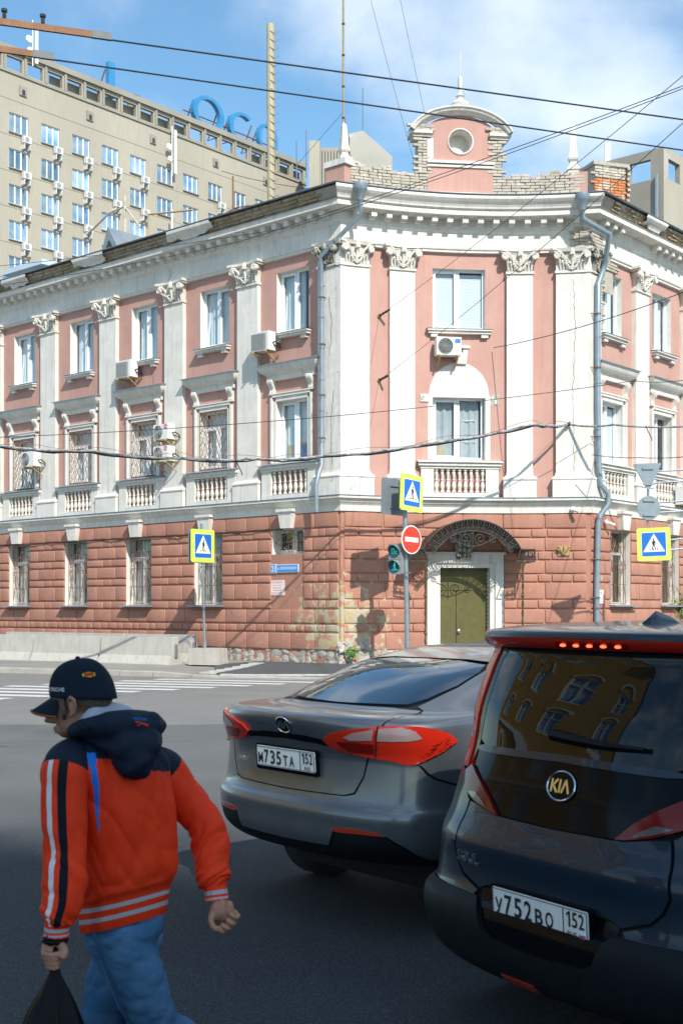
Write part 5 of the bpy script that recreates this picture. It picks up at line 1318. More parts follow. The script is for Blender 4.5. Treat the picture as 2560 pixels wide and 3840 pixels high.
c=at(2451,2041,29.2); Mt=Matrix.Translation(c)@RZ(R(-8))@RY(R(-2)); crossing_sign('crossing_sign',Mt,.77,'lime-framed pedestrian crossing sign at the right edge of the picture',flip=-1)
# ---------------------------------------------------------------- concrete barriers
def barrier(c,d,L,label):
    d=d.normalized(); M=Matrix.Translation(c)@RZ(math.atan2(d.y,d.x)); t=thing('concrete_barrier',label,'barrier',M=M,group='concrete barriers along the pavement')
    mb=MB(); pr=[(-.30,0),(-.30,.07),(-.17,.30),(-.11,.80),(.11,.80),(.17,.30),(.30,.07),(.30,0)]
    n=len(pr); xs=[-L/2+.01,-L/2+.03,L/2-.03,L/2-.01]; ins=[.012,0,0,.012]
    rows=[[(x,y*(1-i*.8),z-(i if z>.7 else 0)) for y,z in pr] for x,i in zip(xs,ins)]
    mb.grid(rows,4,n); mb.add(rows[0],[tuple(range(n))]); mb.add(rows[-1],[tuple(range(n))]); put('concrete_body',mb,[m_conc],t,M)
    for s in (-1,1):
        mb=MB(); mb.box(s*(L/2+.005)-.025,s*(L/2+.005)+.025,-.05,.05,.25,.60); put('end_coupler',mb,[m_galv],t,M)
    return t
bd=Vector((.844,-.537,0))
e0=Vector((-4.45,33.75,.15))
lab=['nearest front concrete barrier, its right end beside the sign pole','second front concrete barrier from the sign pole','third front concrete barrier from the sign pole, cut by the left edge','front concrete barrier mostly beyond the left picture edge']
for k in range(4):
    L=2.62; c=e0-bd*(L*(k+.5)+.03*k); barrier(c,bd,L-.02,lab[k])
e1=Vector((-4.02,34.25,.2)); lab=['rear concrete barrier with its end just left of the sign pole','second rear concrete barrier, only its top edge showing','rear concrete barrier farther left, only its top edge showing']
bd2=Vector((.80,-.60,0)).normalized()
for k in range(3):
    L=2.62; c=e1-bd2*(L*(k+.5)+.03*k); c.z=.2; barrier(c,bd2,L-.02,lab[k])
# ---------------------------------------------------------------- weeds
def weed(P,n,h,label,ml,seed,spread=.2):
    rnd=random.Random(seed); t=thing('weed',label,'weed',P,group='weeds growing at the wall'); st=MB(); lf=MB()
    for i in range(n):
        a=rnd.uniform(0,6.28); e=P+Vector((math.cos(a)*spread*rnd.random(),math.sin(a)*spread*.5*rnd.random()-.05,h*rnd.uniform(.5,1))); st.tube([P,P.lerp(e,.5)+Vector((0,0,.05)),e],.006,4)
        for k in range(9):
            q=P.lerp(e,rnd.uniform(.3,1))+Vector((rnd.uniform(-.08,.08),rnd.uniform(-.08,.05),rnd.uniform(-.05,.05))); u=Vector((rnd.uniform(-1,1),rnd.uniform(-1,0),rnd.uniform(-.6,.6))).normalized()*rnd.uniform(.05,.1); v=u.orthogonal().normalized()*.03
            lf.add([q,q+u*.5+v,q+u,q+u*.5-v],[(0,1,2,3)])
    put('stems',st,[m_leaf],t); put('leaves',lf,[ml],t)
weed(FC.P(.12,.30,.42),9,.35,'green weed at the broken corner of the plinth',m_leaf,1,.3)
weed(FR.P(4.9,.4,.5),16,1.5,'tall green and yellow weed against the right wall',m_leafy,2,.8); weed(FR.P(5.2,.3,1.2),14,1.3,'green weed climbing past the right barred window',m_leaf,3,.6)
# ---------------------------------------------------------------- background buildings
m_beige=mat('beige_render',(.43,.392,.318),(.385,.35,.283),.12,.9,.1,6,streak=(.335,.30,.24),peel=(.45,.425,.37),peelscale=.16,peelth=(.66,.70))
m_beiged=mat('beige_concrete',(.345,.32,.27),(.275,.255,.215),.3,.9,.2,5)
m_paneb=mat('tower_window_glass',(.10,.22,.36),(.36,.46,.55),.45,.06,vary=.35); m_acfar=mat('ac_white',(.66,.66,.64),None,rough=.6)  # pane colour carries the pale blue of the reflected sky
def tower():
    fr=Flat((-28.3,104),dR); top=48.3
    t=thing('hotel_tower','tall beige slab block with blue windows behind the pink building','building',M=fr.M(0,0,0))
    LT=37.6; cols=[]; rowsz=[]
    # window centres: measured bays along the slab
    bx=[1.8+3.24*k for k in range(10)]; z0=42.5
    holes=[]; W=[]
    for i,x in enumerate(bx):
        for k in range(8):
            z=z0-3.0*k
            W.append((x,z,i,k)); holes.append((x-.95,x+.95,z-.8,z+.8))
    op=[(1.0+2.06*k-4.5,2.55+2.06*k-4.5) for k in range(21)]
    allh=holes+[(a,b,46.9,48.0) for a,b in op if b<LT-.3 and a>-14]
    mb=wall_holes(fr,-14,LT,-2,top,allh,.35,0); put('wall',mb,[m_beige,m_beiged],t)
    mb=MB(); mb.box(-14,LT,.35,14,-2,46.6,0,fr.M(0,0,0)); put('core',mb,[m_beiged],t)
    mb=MB(); mb.box(-14,LT,-.25,.3,top,top+.5,0,fr.M(0,0,0)); mb.box(-14,LT,-.12,0,46.55,46.8,0,fr.M(0,0,0)); put('roof_rail',mb,[m_beiged],t)
    for a,b in op:
        if b<LT-.3 and a>-14: mb=MB(); mb.box(a-.36,a-.12,-.14,.4,46.8,top,0,fr.M(0,0,0)); put('parapet_post',mb,[m_beiged],t)
    # some openings have a wall behind, others show the sky
    for q in ((5.6,22),(30,LT)):
        mb=MB(); mb.box(q[0],q[1],.9,1.0,46.5,48.1,0,fr.M(0,0,0)); put('parapet_back',mb,[m_beige],t)
    mbw=MB(); 
    for q in ((-.95,.95,-.8,-.72),(-.95,.95,.72,.8),(-.95,-.87,-.72,.72),(.87,.95,-.72,.72),(-.36,-.26,-.72,.72),(.24,.36,-.72,.72)): mbw.box(q[0],q[1],.10,.18,q[2],q[3])
    fm=mbw.mesh('window',[m_frame]); mbp=MB(); mbp.add([(-.9,.15,-.76),(.9,.15,-.76),(.9,.15,.76),(-.9,.15,.76)],[(0,1,2,3)]); pm=mbp.mesh('pane',[m_paneb])
    mbs=MB(); mbs.box(-1.0,1.0,-.14,.1,-.9,-.82); sm=mbs.mesh('sill',[m_beiged])
    mba=MB(); mba.box(-.38,.38,-.55,-.2,0,.56); mba.box(-.3,-.24,-.5,0,-.5,0); mba.box(.24,.3,-.5,0,-.5,0); am=mba.mesh('ac',[m_acfar])
    mbf=MB(); mbf.lathe([(.2,0),(.2,.02)],12,0,T(-.08,-.56,.28)@RX(R(90))); afm=mbf.mesh('fan',[m_acgrille])
    cn=['first','second','third','fourth','fifth','sixth','seventh','eighth','ninth','tenth']
    for x,z,i,k in W:
        p=fr.P(x,0,z); u=1280+4700*p.x/p.y; v=2285-4700*(z-1.7)/p.y
        if v>1130: 
            pass
        w=ob('window',fm,t,fr.M(x,0,z)); ob('pane',pm,w,fr.M(x,0,z)); ob('sill',sm,w,fr.M(x,0,z))
        if i in (0,1,2,3,4,7) or (i==6 and k>0):
            # visible ones only
            if v<900+ (i==0)*120+ (1.0-i*.35)*0 and v< (1045-.28*u):
                a=ob('air_conditioner',am,None,fr.M(x+.55,0,z-1.55)); tag(a,f'white air conditioner under tower window, {cn[i]} column, {cn[k]} row','air conditioner','air conditioners on the beige tower'); ob('fan',afm,a,fr.M(x+.55,0,z-1.55))
    for k in range(9):
        mb=MB(); z=44.35-3.0*k; mb.box(-14,LT,-.02,0,z,z+.05,0,fr.M(0,0,0)); put('panel_joint',mb,[m_beiged],t)
    # small vents under the parapet
    mb=MB(); mb.box(-.35,.35,-.12,0,-.4,.4); mb.box(-.12,.16,-.14,-.1,-.35,.1,1); vm=mb.mesh('vent',[m_beiged,m_room])
    for k,x in enumerate((2.2,9.2,16.5,24.5,31.5)): ob('vent',vm,t,fr.M(x,0,45.4))
    return t,fr
tw,TF=tower()
# white antenna panels on the tower
for (x,z,h,lb) in ((3.2,47.6,3.6,'white panel antenna above the left parapet of the tower'),(18.8,42.4,4.4,'white panel antenna on the tower wall near its middle')):
    M=TF.M(x,.5,z); a=thing('panel_antenna',lb,'antenna',M=M,group='antennas on the tower'); mb=MB(); mb.box(-.14,.14,-.12,.02,.3,h); put('panel',mb,[m_plasticw],a,M); mb=MB(); mb.tube([(-.35,0,0),(-.35,0,h+.3)],.05,6); mb.lathe([(.35,0),(.3,.1),(.0,.14)],12,0,T(-.7,0,h*.6)@RX(R(90))); mb.lathe([(.3,0),(.25,.1),(.0,.14)],12,0,T(-.6,0,h*.35)@RX(R(90))); put('mount',mb,[m_plasticw],a,M)
# satellite dish
M=TF.M(18.5,1.0,36.4); a=thing('satellite_dish','white satellite dish on a pole before the tower windows','dish',M=M); mb=MB(); mb.lathe([(0,0),(.5,.06),(.95,.22),(.92,.24),(.5,.09),(0,.03)],18,0,RZ(R(35))@RX(R(75)),caps=False); put('dish',mb,[m_plasticw],a,M); mb=MB(); mb.tube([(-.5,.0,2.6),(-.5,0,-9)],.09,6); put('mast',mb,[m_plasticw],a,M)
# blue roof letters seen from behind
m_lblue=mat('letter_blue',(.05,.27,.52),(.03,.2,.42),1,.4)
def letter(x,shape,z0,h,w,label,tilt=0):
    M=TF.M(x,-1.2,z0)@RX(R(tilt)); t=thing('roof_letter',label,'sign letter',M=M,group='blue roof letters'); mb=MB()
    if shape=='O':
        n=28; vs=[]
        for r,y in ((1,0),(1,.5),(.66,.5),(.66,0)):
            vs+=[(w/2*math.cos(2*math.pi*i/n)*(r if r==1 else .72),y,h/2+h/2*math.sin(2*math.pi*i/n)*(r if r==1 else .82)) for i in range(n)]
        fs=[]
        for k in range(4):
            for i in range(n): fs.append((k*n+i,k*n+(i+1)%n,((k+1)%4)*n+(i+1)%n,((k+1)%4)*n+i))
        mb.add(vs,fs)
    elif shape=='C':
        n=24; rows=[]
        for i in range(n+1):
            a=R(55+250*i/n); rows.append([(w/2*q*math.cos(a),y,h/2+h/2*qq*math.sin(a)) for q,qq,y in ((1,1,0),(1,1,.5),(.72,.82,.5),(.72,.82,0),(1,1,0))])
        mb.grid(rows,n+1,5)
    else:
        mb.box(-.35,.35,0,.5,0,h)
    put('letter',mb,[m_lblue],t,M)
    mb=MB()
    for q in (-.4,.4): mb.tube([(q*w,.5,0),(q*w,2.0,0),(q*w,.5,h*.8)],.07,4,0); mb.tube([(q*w,2.0,0),(q*w,.5,h*.8)],.07,4)
    mb.tube([(-.7*w,.55,h*.4),(.7*w,.55,h*.4)],.07,4); put('support',mb,[m_rust],t,M); return t
letter(16.9-4.2,'I',48.5,3.2,1.0,'short blue slab letter on the tower roof, leftmost')
letter(24.8,'O',48.9,3.4,4.2,'blue ring letter on the tower roof')
letter(29.6,'C',48.9,3.2,4.0,'open blue curved letter right of the ring letter')
letter(33.2,'O',48.8,3.3,2.8,'narrow blue letter at the right end of the roof sign')
M=TF.M(15.6,-2,48.6); a=thing('roof_vent','black capped vent pipe between the roof letters','vent',M=M); mb=MB(); mb.lathe([(.35,0),(.35,.9)],10); put('pipe',mb,[m_beiged],a,M); mb=MB(); mb.lathe([(.95,.95),(.5,1.15),(.0,1.3)],10); put('cap',mb,[m_iron],a,M)
# ribbed penthouse and roof blocks beside the tower
def blockb(name,u0,u1,vt,y,label,m,ribs=0,depth=8,extra=None,yaw=0):
    a=at(u0,vt,y); b=at(u1,vt,y); t=thing(name,label,'building',(a.x,y,0)); mb=MB(); mb.box(a.x,b.x,y,y+depth,0,a.z); put('wall',mb,[m],t)
    for k in range(ribs):
        mb=MB(); x=a.x+(b.x-a.x)*(k+.5)/ribs; mb.box(x-.12,x+.12,y-.25,y,a.z-9,a.z-.3); put('rib',mb,[m_beiged],t)
    return t,a,b
t,a,b=blockb('ribbed_penthouse',1185,1330,552,128,'ribbed concrete penthouse wall beside the end of the tower',m_beiged,13)
mb=MB(); mb.box(a.x-.7,a.x+.35,127.4,129,0,a.z+.5); put('end_pier',mb,[m_beige],t)
t=thing('sloped_roof_block','light concrete roof block with sloping top left of the parapet','building',(at(1400,600,118).x,118,0)); mb=MB(); q=[at(1310,500,118),at(1360,488,118),at(1470,585,118),at(1470,720,118),at(1310,720,118)]; mb.prism([(p.x,p.z) for p in q]+[][0:0],118,124); put('wall',mb,[mat('block_concrete',(.44,.42,.37),(.38,.36,.31),.3,.9,peel=(.6,.6,.57),peelscale=.5,peelth=(.62,.64))],t)
mb=MB(); q=[at(1290,505,118.3),at(1312,500,118.3),at(1312,720,118.3),at(1290,720,118.3)]; mb.prism([(p.x,p.z) for p in q],118.4,119); put('side_wall',mb,[m_beiged],t)
# right-hand block with parapet openings
def right_block():
    y=92; c=at(2488,548,y)
    frl=Flat((c.x-26,y+22),Vector((26,-22,0))); LL=math.hypot(26,22); frr=Flat((c.x,y),Vector((20,22,0)))
    t=thing('grey_block','beige block with square parapet openings behind the right facade','building',(c.x,y,0)); top=c.z
    hs=[]
    xs=[LL-1.9-2.35*k for k in range(7)]
    for x in xs: hs.append((x-.85,x+.85,top-2.2,top-.7))
    wn=[]
    for x in (LL-2.4,LL-8.5):
        for k in range(3): wn.append((x,top-8.4-3.6*k)); hs.append((x-1.1,x+1.1,top-9.2-3.6*k,top-7.6-3.6*k))
    mb=wall_holes(frl,0,LL,0,top,hs,.4); put('wall',mb,[m_beiged,m_beiged],t)
    hs=[(1.6+2.6*k-.9,1.6+2.6*k+.9,top-2.2,top-.7) for k in range(6)]
    mb=wall_holes(frr,0,25,0,top,hs,.4); put('wall',mb,[m_beige,m_beiged],t)
    mb=MB(); mb.add([frl.P(0,-1.5,top-3),frl.P(LL,-1.5,top-3),frl.P(LL,-1.5,0),frl.P(0,-1.5,0)],[(0,1,2,3)]); put('core',mb,[m_room],t)
    mb=MB(); mb.add([frl.P(0,0,top-3),frl.P(LL,0,top-3),frr.P(25,0,top-3)],[(0,1,2)]); put('roof',mb,[m_roof],t)
    for x,z in wn:
        mb=MB()
        for q in ((-1.1,1.1,-.8,-.7),(-1.1,1.1,.7,.8),(-1.1,-1.0,-.7,.7),(1.0,1.1,-.7,.7),(-.4,-.28,-.7,.7),(.28,.4,-.7,.7)): mb.box(q[0],q[1],.1,.2,q[2],q[3])
        w=put('window',mb,[m_frame],t,frl.M(x,0,z)); mb=MB(); mb.add([(-1,.16,-.75),(1,.16,-.75),(1,.16,.75),(-1,.16,.75)],[(0,1,2,3)]); put('pane',mb,[m_paneb],w,frl.M(x,0,z))
    mb=MB(); mb.box(-.4,.4,-.1,0,0,1.0); mb.box(-.15,.1,-.13,-.1,.1,.6,1); put('vent',mb,[m_beiged,m_room],t,frl.M(LL-4.2,0,top-5.4))
    mb=MB(); p=frl.P(LL-.5,.15,0); mb.tube([Vector((p.x,p.y,top-2)),Vector((p.x,p.y,0))],.14,6); put('downpipe',mb,[m_zinc],t)
    # coloured mural patch on the right face
    mb=MB(); mb.add([frr.P(1.2,.02,top-13.5),frr.P(5.5,.02,top-12),frr.P(5.5,.02,top-8.0),frr.P(1.2,.02,top-8.6)],[(0,1,2,3)]); put('mural_ground',mb,[mat('mural_grey',(.42,.44,.47),(.5,.47,.5),.6,.9)],t)
    mb=MB()
    for k in range(4):
        cc=frr.P(2.0+k*.8,.05,top-12.0+.2*math.sin(k*2)); mb.tube([cc+Vector((math.cos(q)*.32*frr.X.x,math.cos(q)*.32*frr.X.y,.5*math.sin(q))) for q in [j*.5 for j in range(11)]],.12,5)
    put('mural_lettering',mb,[mat('mural_teal',(.25,.55,.5),(.5,.3,.5),1.5,.8)],t)
    # lower annexe in front
    mb=MB(); a=at(2478,815,80); mb.add([(a.x,80,0),(a.x+14,95,0),(a.x+14,95,a.z+1.4),(a.x,80,a.z-1.2)],[(0,1,2,3)]); mb.add([(a.x,80,0),(a.x-5,88,0),(a.x-5,88,a.z-1),(a.x,80,a.z-1.2)],[(0,1,2,3)]); put('annexe_wall',mb,[m_beiged],t)
    M=T(at(2277,600,y+15).x,y+15,at(2277,600,y+15).z); a=thing('panel_antenna','white panel antenna above the right-hand block','antenna',M=M,group='antennas on the tower'); mb=MB(); mb.box(-.25,.25,-.1,.1,-.2,1.5); put('panel',mb,[m_plasticw],a,M); mb=MB(); mb.tube([(0,0,-3),(0,0,2.1)],.05,5); put('mount',mb,[m_galv],a,M)
right_block()
# brick chimney stack on the right roof slope
def chimney():
    P=FR.P(3.8,-1.2,0); fr=Flat((P.x-.7,P.y-.3),Vector((.95,.30,0))); t=thing('brick_chimney','worn orange brick chimney with grey mortar patches on the right roof','chimney',M=fr.M(0,0,12.4)); 
    mb=MB(); mb.box(0,1.05,.0,1.0,12.0,14.55); put('core',mb,[m_mortar],t,fr.M(0,0,0))
    vr=brick_patch(None,0,0,0,0,None,m_brickr,5); lay_bricks(fr,0,1.02,lambda x:14.15,12.5,t,vr,51,.01,lambda x,z: random.Random(int(x*37)+int(z*91)).random()<.93)
    lay_bricks(fr,0,1.02,lambda x:14.55,14.15,t,bw,52,.01)
    fr2=Flat((fr.P(1.05,0,0).x,fr.P(1.05,0,0).y),Vector((-.30,.95,0))*1); vr2=vr
    lay_bricks(fr2,0,.95,lambda x:14.5,12.5,t,[(w,m) for w,m in bw],53,.01)
    mb=MB(); mb.box(-.06,1.11,-.08,1.06,14.5,14.6); put('cap',mb,[m_mortar],t,fr.M(0,0,0))
chimney()
# mast pole (yellow) and thin antenna mast, roof hatch, scaffolding on the left roof
def masts():
    P=at(1019,760,52); t=thing('yellow_chimney_pipe','tall yellow steel pipe with spiral rungs behind the roof','chimney',(P.x,52,12)); top=at(1012,90,52).z
    mb=MB(); mb.tube([(P.x,52,10),(P.x-.06,52,top)],.16,14); put('pipe',mb,[mat('yellow_pipe',(.47,.40,.26),(.39,.33,.22),3,.6,peel=(.3,.2,.12),peelth=(.66,.7))],t)
    mb=MB(); z=11
    while z<top-.1:
        mb.tube([(P.x+.17*math.cos(a),52+.17*math.sin(a),z+.06*math.sin(a*2)) for a in [k*math.pi/5 for k in range(10)]],.02,4,closed=True); mb.tube([(P.x+.15,51.95,z),(P.x+.30,51.95,z+.07)],.014,4); z+=.34
    put('rungs',mb,[mat('rung_grey',(.35,.33,.28),None,rough=.6)],t)
    P=at(1287,500,36); t=thing('antenna_mast','thin yellow antenna mast above the left end of the parapet','mast',(P.x,36,13.5)); mb=MB(); mb.tube([(P.x,36,12.8),(P.x,36,at(1287,-60,36).z)],.033,8); put('pole',mb,[mat('mast_yellow',(.36,.31,.17),(.28,.24,.14),4,.6)],t)
    mb=MB(); z=14
    while z<20: mb.lathe([(.045,0),(.045,.05)],8,0,T(P.x,36,z)); z+=.9
    put('joints',mb,[m_iron],t)
    mb=MB(); mb.tube([(P.x,36,16.0),(P.x+.35,36,13.9)],.008,4); mb.tube([(P.x,36,16.0),(P.x-1.4,36,14.4)],.006,4); put('guy_wires',mb,[m_iron],t)
    # dormer hatch on the left roof
    M=FL.M(-10.6,-1.7,12.85); t=thing('roof_hatch','blue-grey tin dormer on the left roof','dormer',M=M); mb=MB(); mb.wedge([(-.7,-.6,-.3),(.7,-.6,-.3),(.7,1.2,-.3),(-.7,1.2,-.3)],[(-.02,-.75,.95),(.02,-.75,.95),(.02,1.2,.95),(-.02,1.2,.95)]); put('sheet',mb,[m_roof],t,M)
    mb=MB(); mb.prism([(-.45,-.25),(.45,-.25),(0,.6)],-.70,-.5); put('opening',mb,[m_room],t,M)
    M=FL.M(-15.6,-1.4,12.7); t=thing('roof_housing','pale tin roof housing at the left edge','roof housing',M=M); mb=MB(); mb.box(-.6,1.0,-.3,1.2,-.3,.65); mb.box(-.7,1.6,-.5,1.3,.55,.72); put('sheet',mb,[mat('pale_tin',(.55,.62,.68),(.5,.56,.62),2,.5)],t,M)
    M=FL.M(-15.9,-.9,12.4); t=thing('roof_glazing','dark glass roof slope at the left edge','roof window',M=M); mb=MB(); mb.wedge([(-1,0,0),(.0,0,0),(.0,1,0),(-1,1,0)],[(-1,.5,1.1),(-.35,.5,1.1),(-.35,1,1.1),(-1,1,1.1)]); put('glass',mb,[m_paneb],t,M)
    # white and ochre roof rails
    M=FL.M(-11.6,-2.2,12.9); t=thing('roof_rail','white and rusty guard rail on the left roof','rail',M=M)
    mb=MB()
    for z in (.35,.8): mb.tube([(-1.8,0,z-.3),(1.4,0,z)],.03,5)
    for x in (-1.8,-.9,0,.9): mb.tube([(x,0,-.6),(x,0,.8)],.03,5)
    mb.tube([(.2,.1,-.6),(.2,.1,2.4)],.05,6); mb.tube([(-1.8,.1,1.5),(-.6,.1,2.0),(.2,.1,2.05),(1.0,.1,1.2)],.035,5); put('rail',mb,[mat('rail_cream',(.62,.58,.5),(.4,.3,.2),3,.6)],t,M)
    mb=MB(); mb.tube([(1.5,0,1.5),(3.6,0,1.2)],.03,6); mb.tube([(1.5,0,1.5),(1.5,0,.0)],.03,6); put('ochre_bar',mb,[m_bracket],t,M)
    M=FL.M(-5.4,-1.5,12.9); t=thing('roof_rail','rusty bent guard rail on the roof before the tower windows','rail',M=M); mb=MB()
    for k in range(4): mb.tube([(-.9+k*.5,0,-.4),(-.9+k*.5,0,.5)],.02,5)
    mb.tube([(-1,0,.2),(-.6,0,.45),(0,0,.55),(.6,0,.5),(.9,0,.2)],.02,5); mb.tube([(-1,0,.2),(0,0,.25),(.9,0,.2)],.02,5); mb.tube([(-.1,0,-.4),(-.1,0,1.5)],.03,5); put('rail',mb,[m_rust],t,M)
masts()
# thin antennas right of the tower
for k,(u,v0,v1) in enumerate(((1112,525,600),(1148,485,590),(1360,330,420))):
    P=at(u,v1,125); mb=MB(); mb.tube([P-Vector((0,0,2)),at(u,v0,125)],.06,4); tag(put('whip_antenna',mb,[m_galv]),['thin whip antenna at the end of the tower roof, left one','taller thin whip antenna at the end of the tower roof','thin whip antenna behind the antenna mast'][k],'antenna','whip antennas')
# ---------------------------------------------------------------- out of view: yellow house mirrored in the hatchback, tower added to shade the street
def street_house(name,label,fr,L,top,cols,m_y,m_tr,loc,depth=10):
    t=thing(name,label,'building',loc); hs=[]; ws=[]
    for k in range(int(L/3.0)):
        for z0,h in ((1.2,2.0),(5.2,2.3),(8.8,1.6)):
            x=1.5+3.0*k; hs.append((x-.6,x+.6,z0,z0+h)); ws.append((x,z0,h))
    put('wall',wall_holes(fr,0,L,0,top,hs,.3),[m_y,m_tr],t)
    mb=MB(); mb.box(0,L,.6,depth,0,top-.1,0,fr.M(0,0,0)); put('core',mb,[m_room],t)
    mb=MB(); mb.box(-.2,L+.2,-.5,depth,top,top+.35,0,fr.M(0,0,0)); put('cornice',mb,[m_tr],t)
    mb=MB(); mb.box(-.2,L+.2,-.15,0,4.2,4.5,0,fr.M(0,0,0)); put('band',mb,[m_tr],t)
    fm={}
    for x,z,h in ws:
        if h not in fm:
            mb=MB()
            for q in ((-.6,-.5,0,h),(.5,.6,0,h),(-.5,.5,0,.1),(-.5,.5,h-.1,h),(-.05,.05,.1,h-.1),(-.5,.5,h*.62,h*.62+.07)): mb.box(q[0],q[1],.1,.2,q[2],q[3])
            a=mb.mesh('window',[m_tr]); mb=MB(); mb.add([(-.55,.17,.05),(.55,.17,.05),(.55,.17,h-.05),(-.55,.17,h-.05)],[(0,1,2,3)]); b=mb.mesh('pane',[m_paneb])
            mb=MB(); n=10; rows=[]
            for i in range(n+1):
                an=math.pi*i/n; rows.append([(r*math.cos(an),yy,h+r*.8*math.sin(an)) for r,yy in ((.6,-.08),(.78,-.08),(.78,0))])
            mb.grid(rows,n+1,3); fm[h]=(a,b,mb.mesh('arch_trim',[m_tr]))
        w=ob('window',fm[h][0],t,fr.M(x,0,z)); ob('pane',fm[h][1],w,fr.M(x,0,z)); ob('arch_trim',fm[h][2],w,fr.M(x,0,z))
m_htrim=mat('house_trim',(.7,.7,.68),None,rough=.8)
street_house('yellow_house','yellow house with arched white windows beyond the left edge, mirrored in the hatchback window',Flat((-17,6.2),Vector((.06,1,0))),12,13.0,0,mat('yellow_render',(.52,.31,.035),(.44,.25,.03),1.5,.85,streak=(.36,.2,.03)),m_htrim,(-17,6.2,0))
def added_shade_tower():
    # unseen high-rise, added far behind the viewer to shade the near street
    d=Vector((1,-.75,0)).normalized(); y0=-55.0; S_=SUN/SUN.z
    # roof edge whose shadow on the ground runs through (-2.5,9.3) and (0,7.42)
    H=62.0; e=Vector((-2.5,9.3,0))+S_*H; fr=Flat((e.x+d.x*46,e.y+d.y*46),-d); L=46+7
    t=thing('added_shade_tower','unseen grey tower added far behind the viewer to shade the near street','building',(e.x,e.y,0))
    hs=[(2+3.2*k-.8,2+3.2*k+.8,1.5+3.1*j,3.1+3.1*j) for k in range(16) for j in range(19)]
    mb=MB(); mb.box(0,L,0,13,0,H,0,fr.M(0,0,0)); put('wall',mb,[mat('tower_grey',(.36,.37,.38),(.3,.31,.32),.3,.9)],t)
    mb=MB()
    for q in hs: mb.box(q[0],q[1],-.06,.0,q[2],q[3],0,fr.M(0,0,0))
    tag(put('windows',mb,[m_paneb],t),kind='stuff')
added_shade_tower()
# ---------------------------------------------------------------- car bodies: stacked plan sections
def cr(p0,p1,p2,p3,t): return .5*((2*p1)+(-p0+p2)*t+(2*p0-5*p1+4*p2-p3)*t*t+(-p0+3*p1-3*p2+p3)*t*t*t)
class CarSurf:
    """S(q,h): h row index (rear bumper up to roof), q lateral: 0 centre .. 1 end of rear corner .. 2 side at ymid; negative = left"""
    def __init__(s,rows,ymid):
        s.r=rows; s.ymid=ymid; s.tab={}
    def row(s,h):
        n=len(s.r); h=max(0,min(n-1,h)); i=min(int(h),n-2); t=h-i
        g=lambda k:s.r[max(0,min(n-1,k))]
        return [cr(g(i-1)[c],g(i)[c],g(i+1)[c],g(i+2)[c],t) for c in range(5)]
    def table(s,w,D,n):
        k=(round(w,3),round(D,3),round(n,2))
        if k not in s.tab:
            pts=[]
            for i in range(49):
                f=math.pi/2*i/48; pts.append((w*max(0,math.sin(f))**(2/n),D*(1-max(0,math.cos(f))**(2/n))))
            L=[0]
            for a,b in zip(pts,pts[1:]): L.append(L[-1]+math.hypot(b[0]-a[0],b[1]-a[1]))
            s.tab[k]=(pts,[x/L[-1] for x in L])
        return s.tab[k]
    def __call__(s,q,h):
        y,z,w,D,n=s.row(h); a=abs(q); sg=1 if q>=0 else -1
        if a>=1: 
            y1=y+D; return (sg*w,y1+(max(s.ymid,y1+.01)-y1)*min(1,a-1),z)
        pts,L=s.table(w,D,n); lo,hi=0,48
        while hi-lo>1:
            m=(lo+hi)//2
            if L[m]<=a: lo=m
            else: hi=m
        t=(a-L[lo])/max(1e-9,L[hi]-L[lo]); p,r=pts[lo],pts[hi]
        return (sg*(p[0]+(r[0]-p[0])*t),y+p[1]+(r[1]-p[1])*t,z)
    def hz(s,z,lo=0,hi=None):
        hi=len(s.r)-1 if hi is None else hi; best=(9,0)
        for i in range(int((hi-lo)*40)+1):
            h=lo+i/40; e=abs(s.row(h)[1]-z)
            if e<best[0]-1e-6: best=(e,h)
        return best[1]
KER=[(.50,.355,.62,.5,2.6),(.30,.36,.74,.52,2.6),(.11,.385,.84,.52,2.7),(.012,.465,.883,.50,2.8),(0,.58,.895,.48,2.9),(0,.65,.895,.48,2.9),(.035,.685,.89,.46,2.9),(.055,.73,.888,.46,3),(.065,.87,.888,.48,3),(.06,.95,.885,.50,3),(.03,1.03,.875,.52,3),(.005,1.105,.86,.55,2.8),(.03,1.135,.84,.6,2.6),(.20,1.145,.81,.58,2.6),(.35,1.155,.785,.55,2.6),(.64,1.265,.745,.52,2.6),(.94,1.365,.705,.5,2.6),(1.28,1.435,.665,.48,2.6),(1.55,1.46,.63,.42,2.6),(2.1,1.475,.60,.3,2.6)]
SOU=[(.20,.25,.72,.45,3),(.08,.27,.82,.42,3),(.02,.34,.87,.40,3.2),(.0,.45,.89,.38,3.4),(.01,.53,.895,.38,3.4),(.045,.57,.888,.38,3.2),(.058,.67,.885,.40,3.2),(.052,.775,.882,.42,3),(.092,.87,.878,.44,3),(.115,1.0,.865,.45,2.8),(.15,1.13,.845,.46,2.7),(.19,1.29,.835,.42,2.8),(.24,1.43,.815,.40,2.8),(.275,1.53,.795,.40,2.8),(.225,1.562,.79,.40,2.8),(.20,1.595,.78,.40,2.8),(.26,1.615,.75,.40,2.7),(.6,1.635,.71,.40,2.6),(1.5,1.65,.67,.4,2.5)]
KER_POSE=(50.0,-.332,6.815); SOU_POSE=(56.9,.709,4.617)
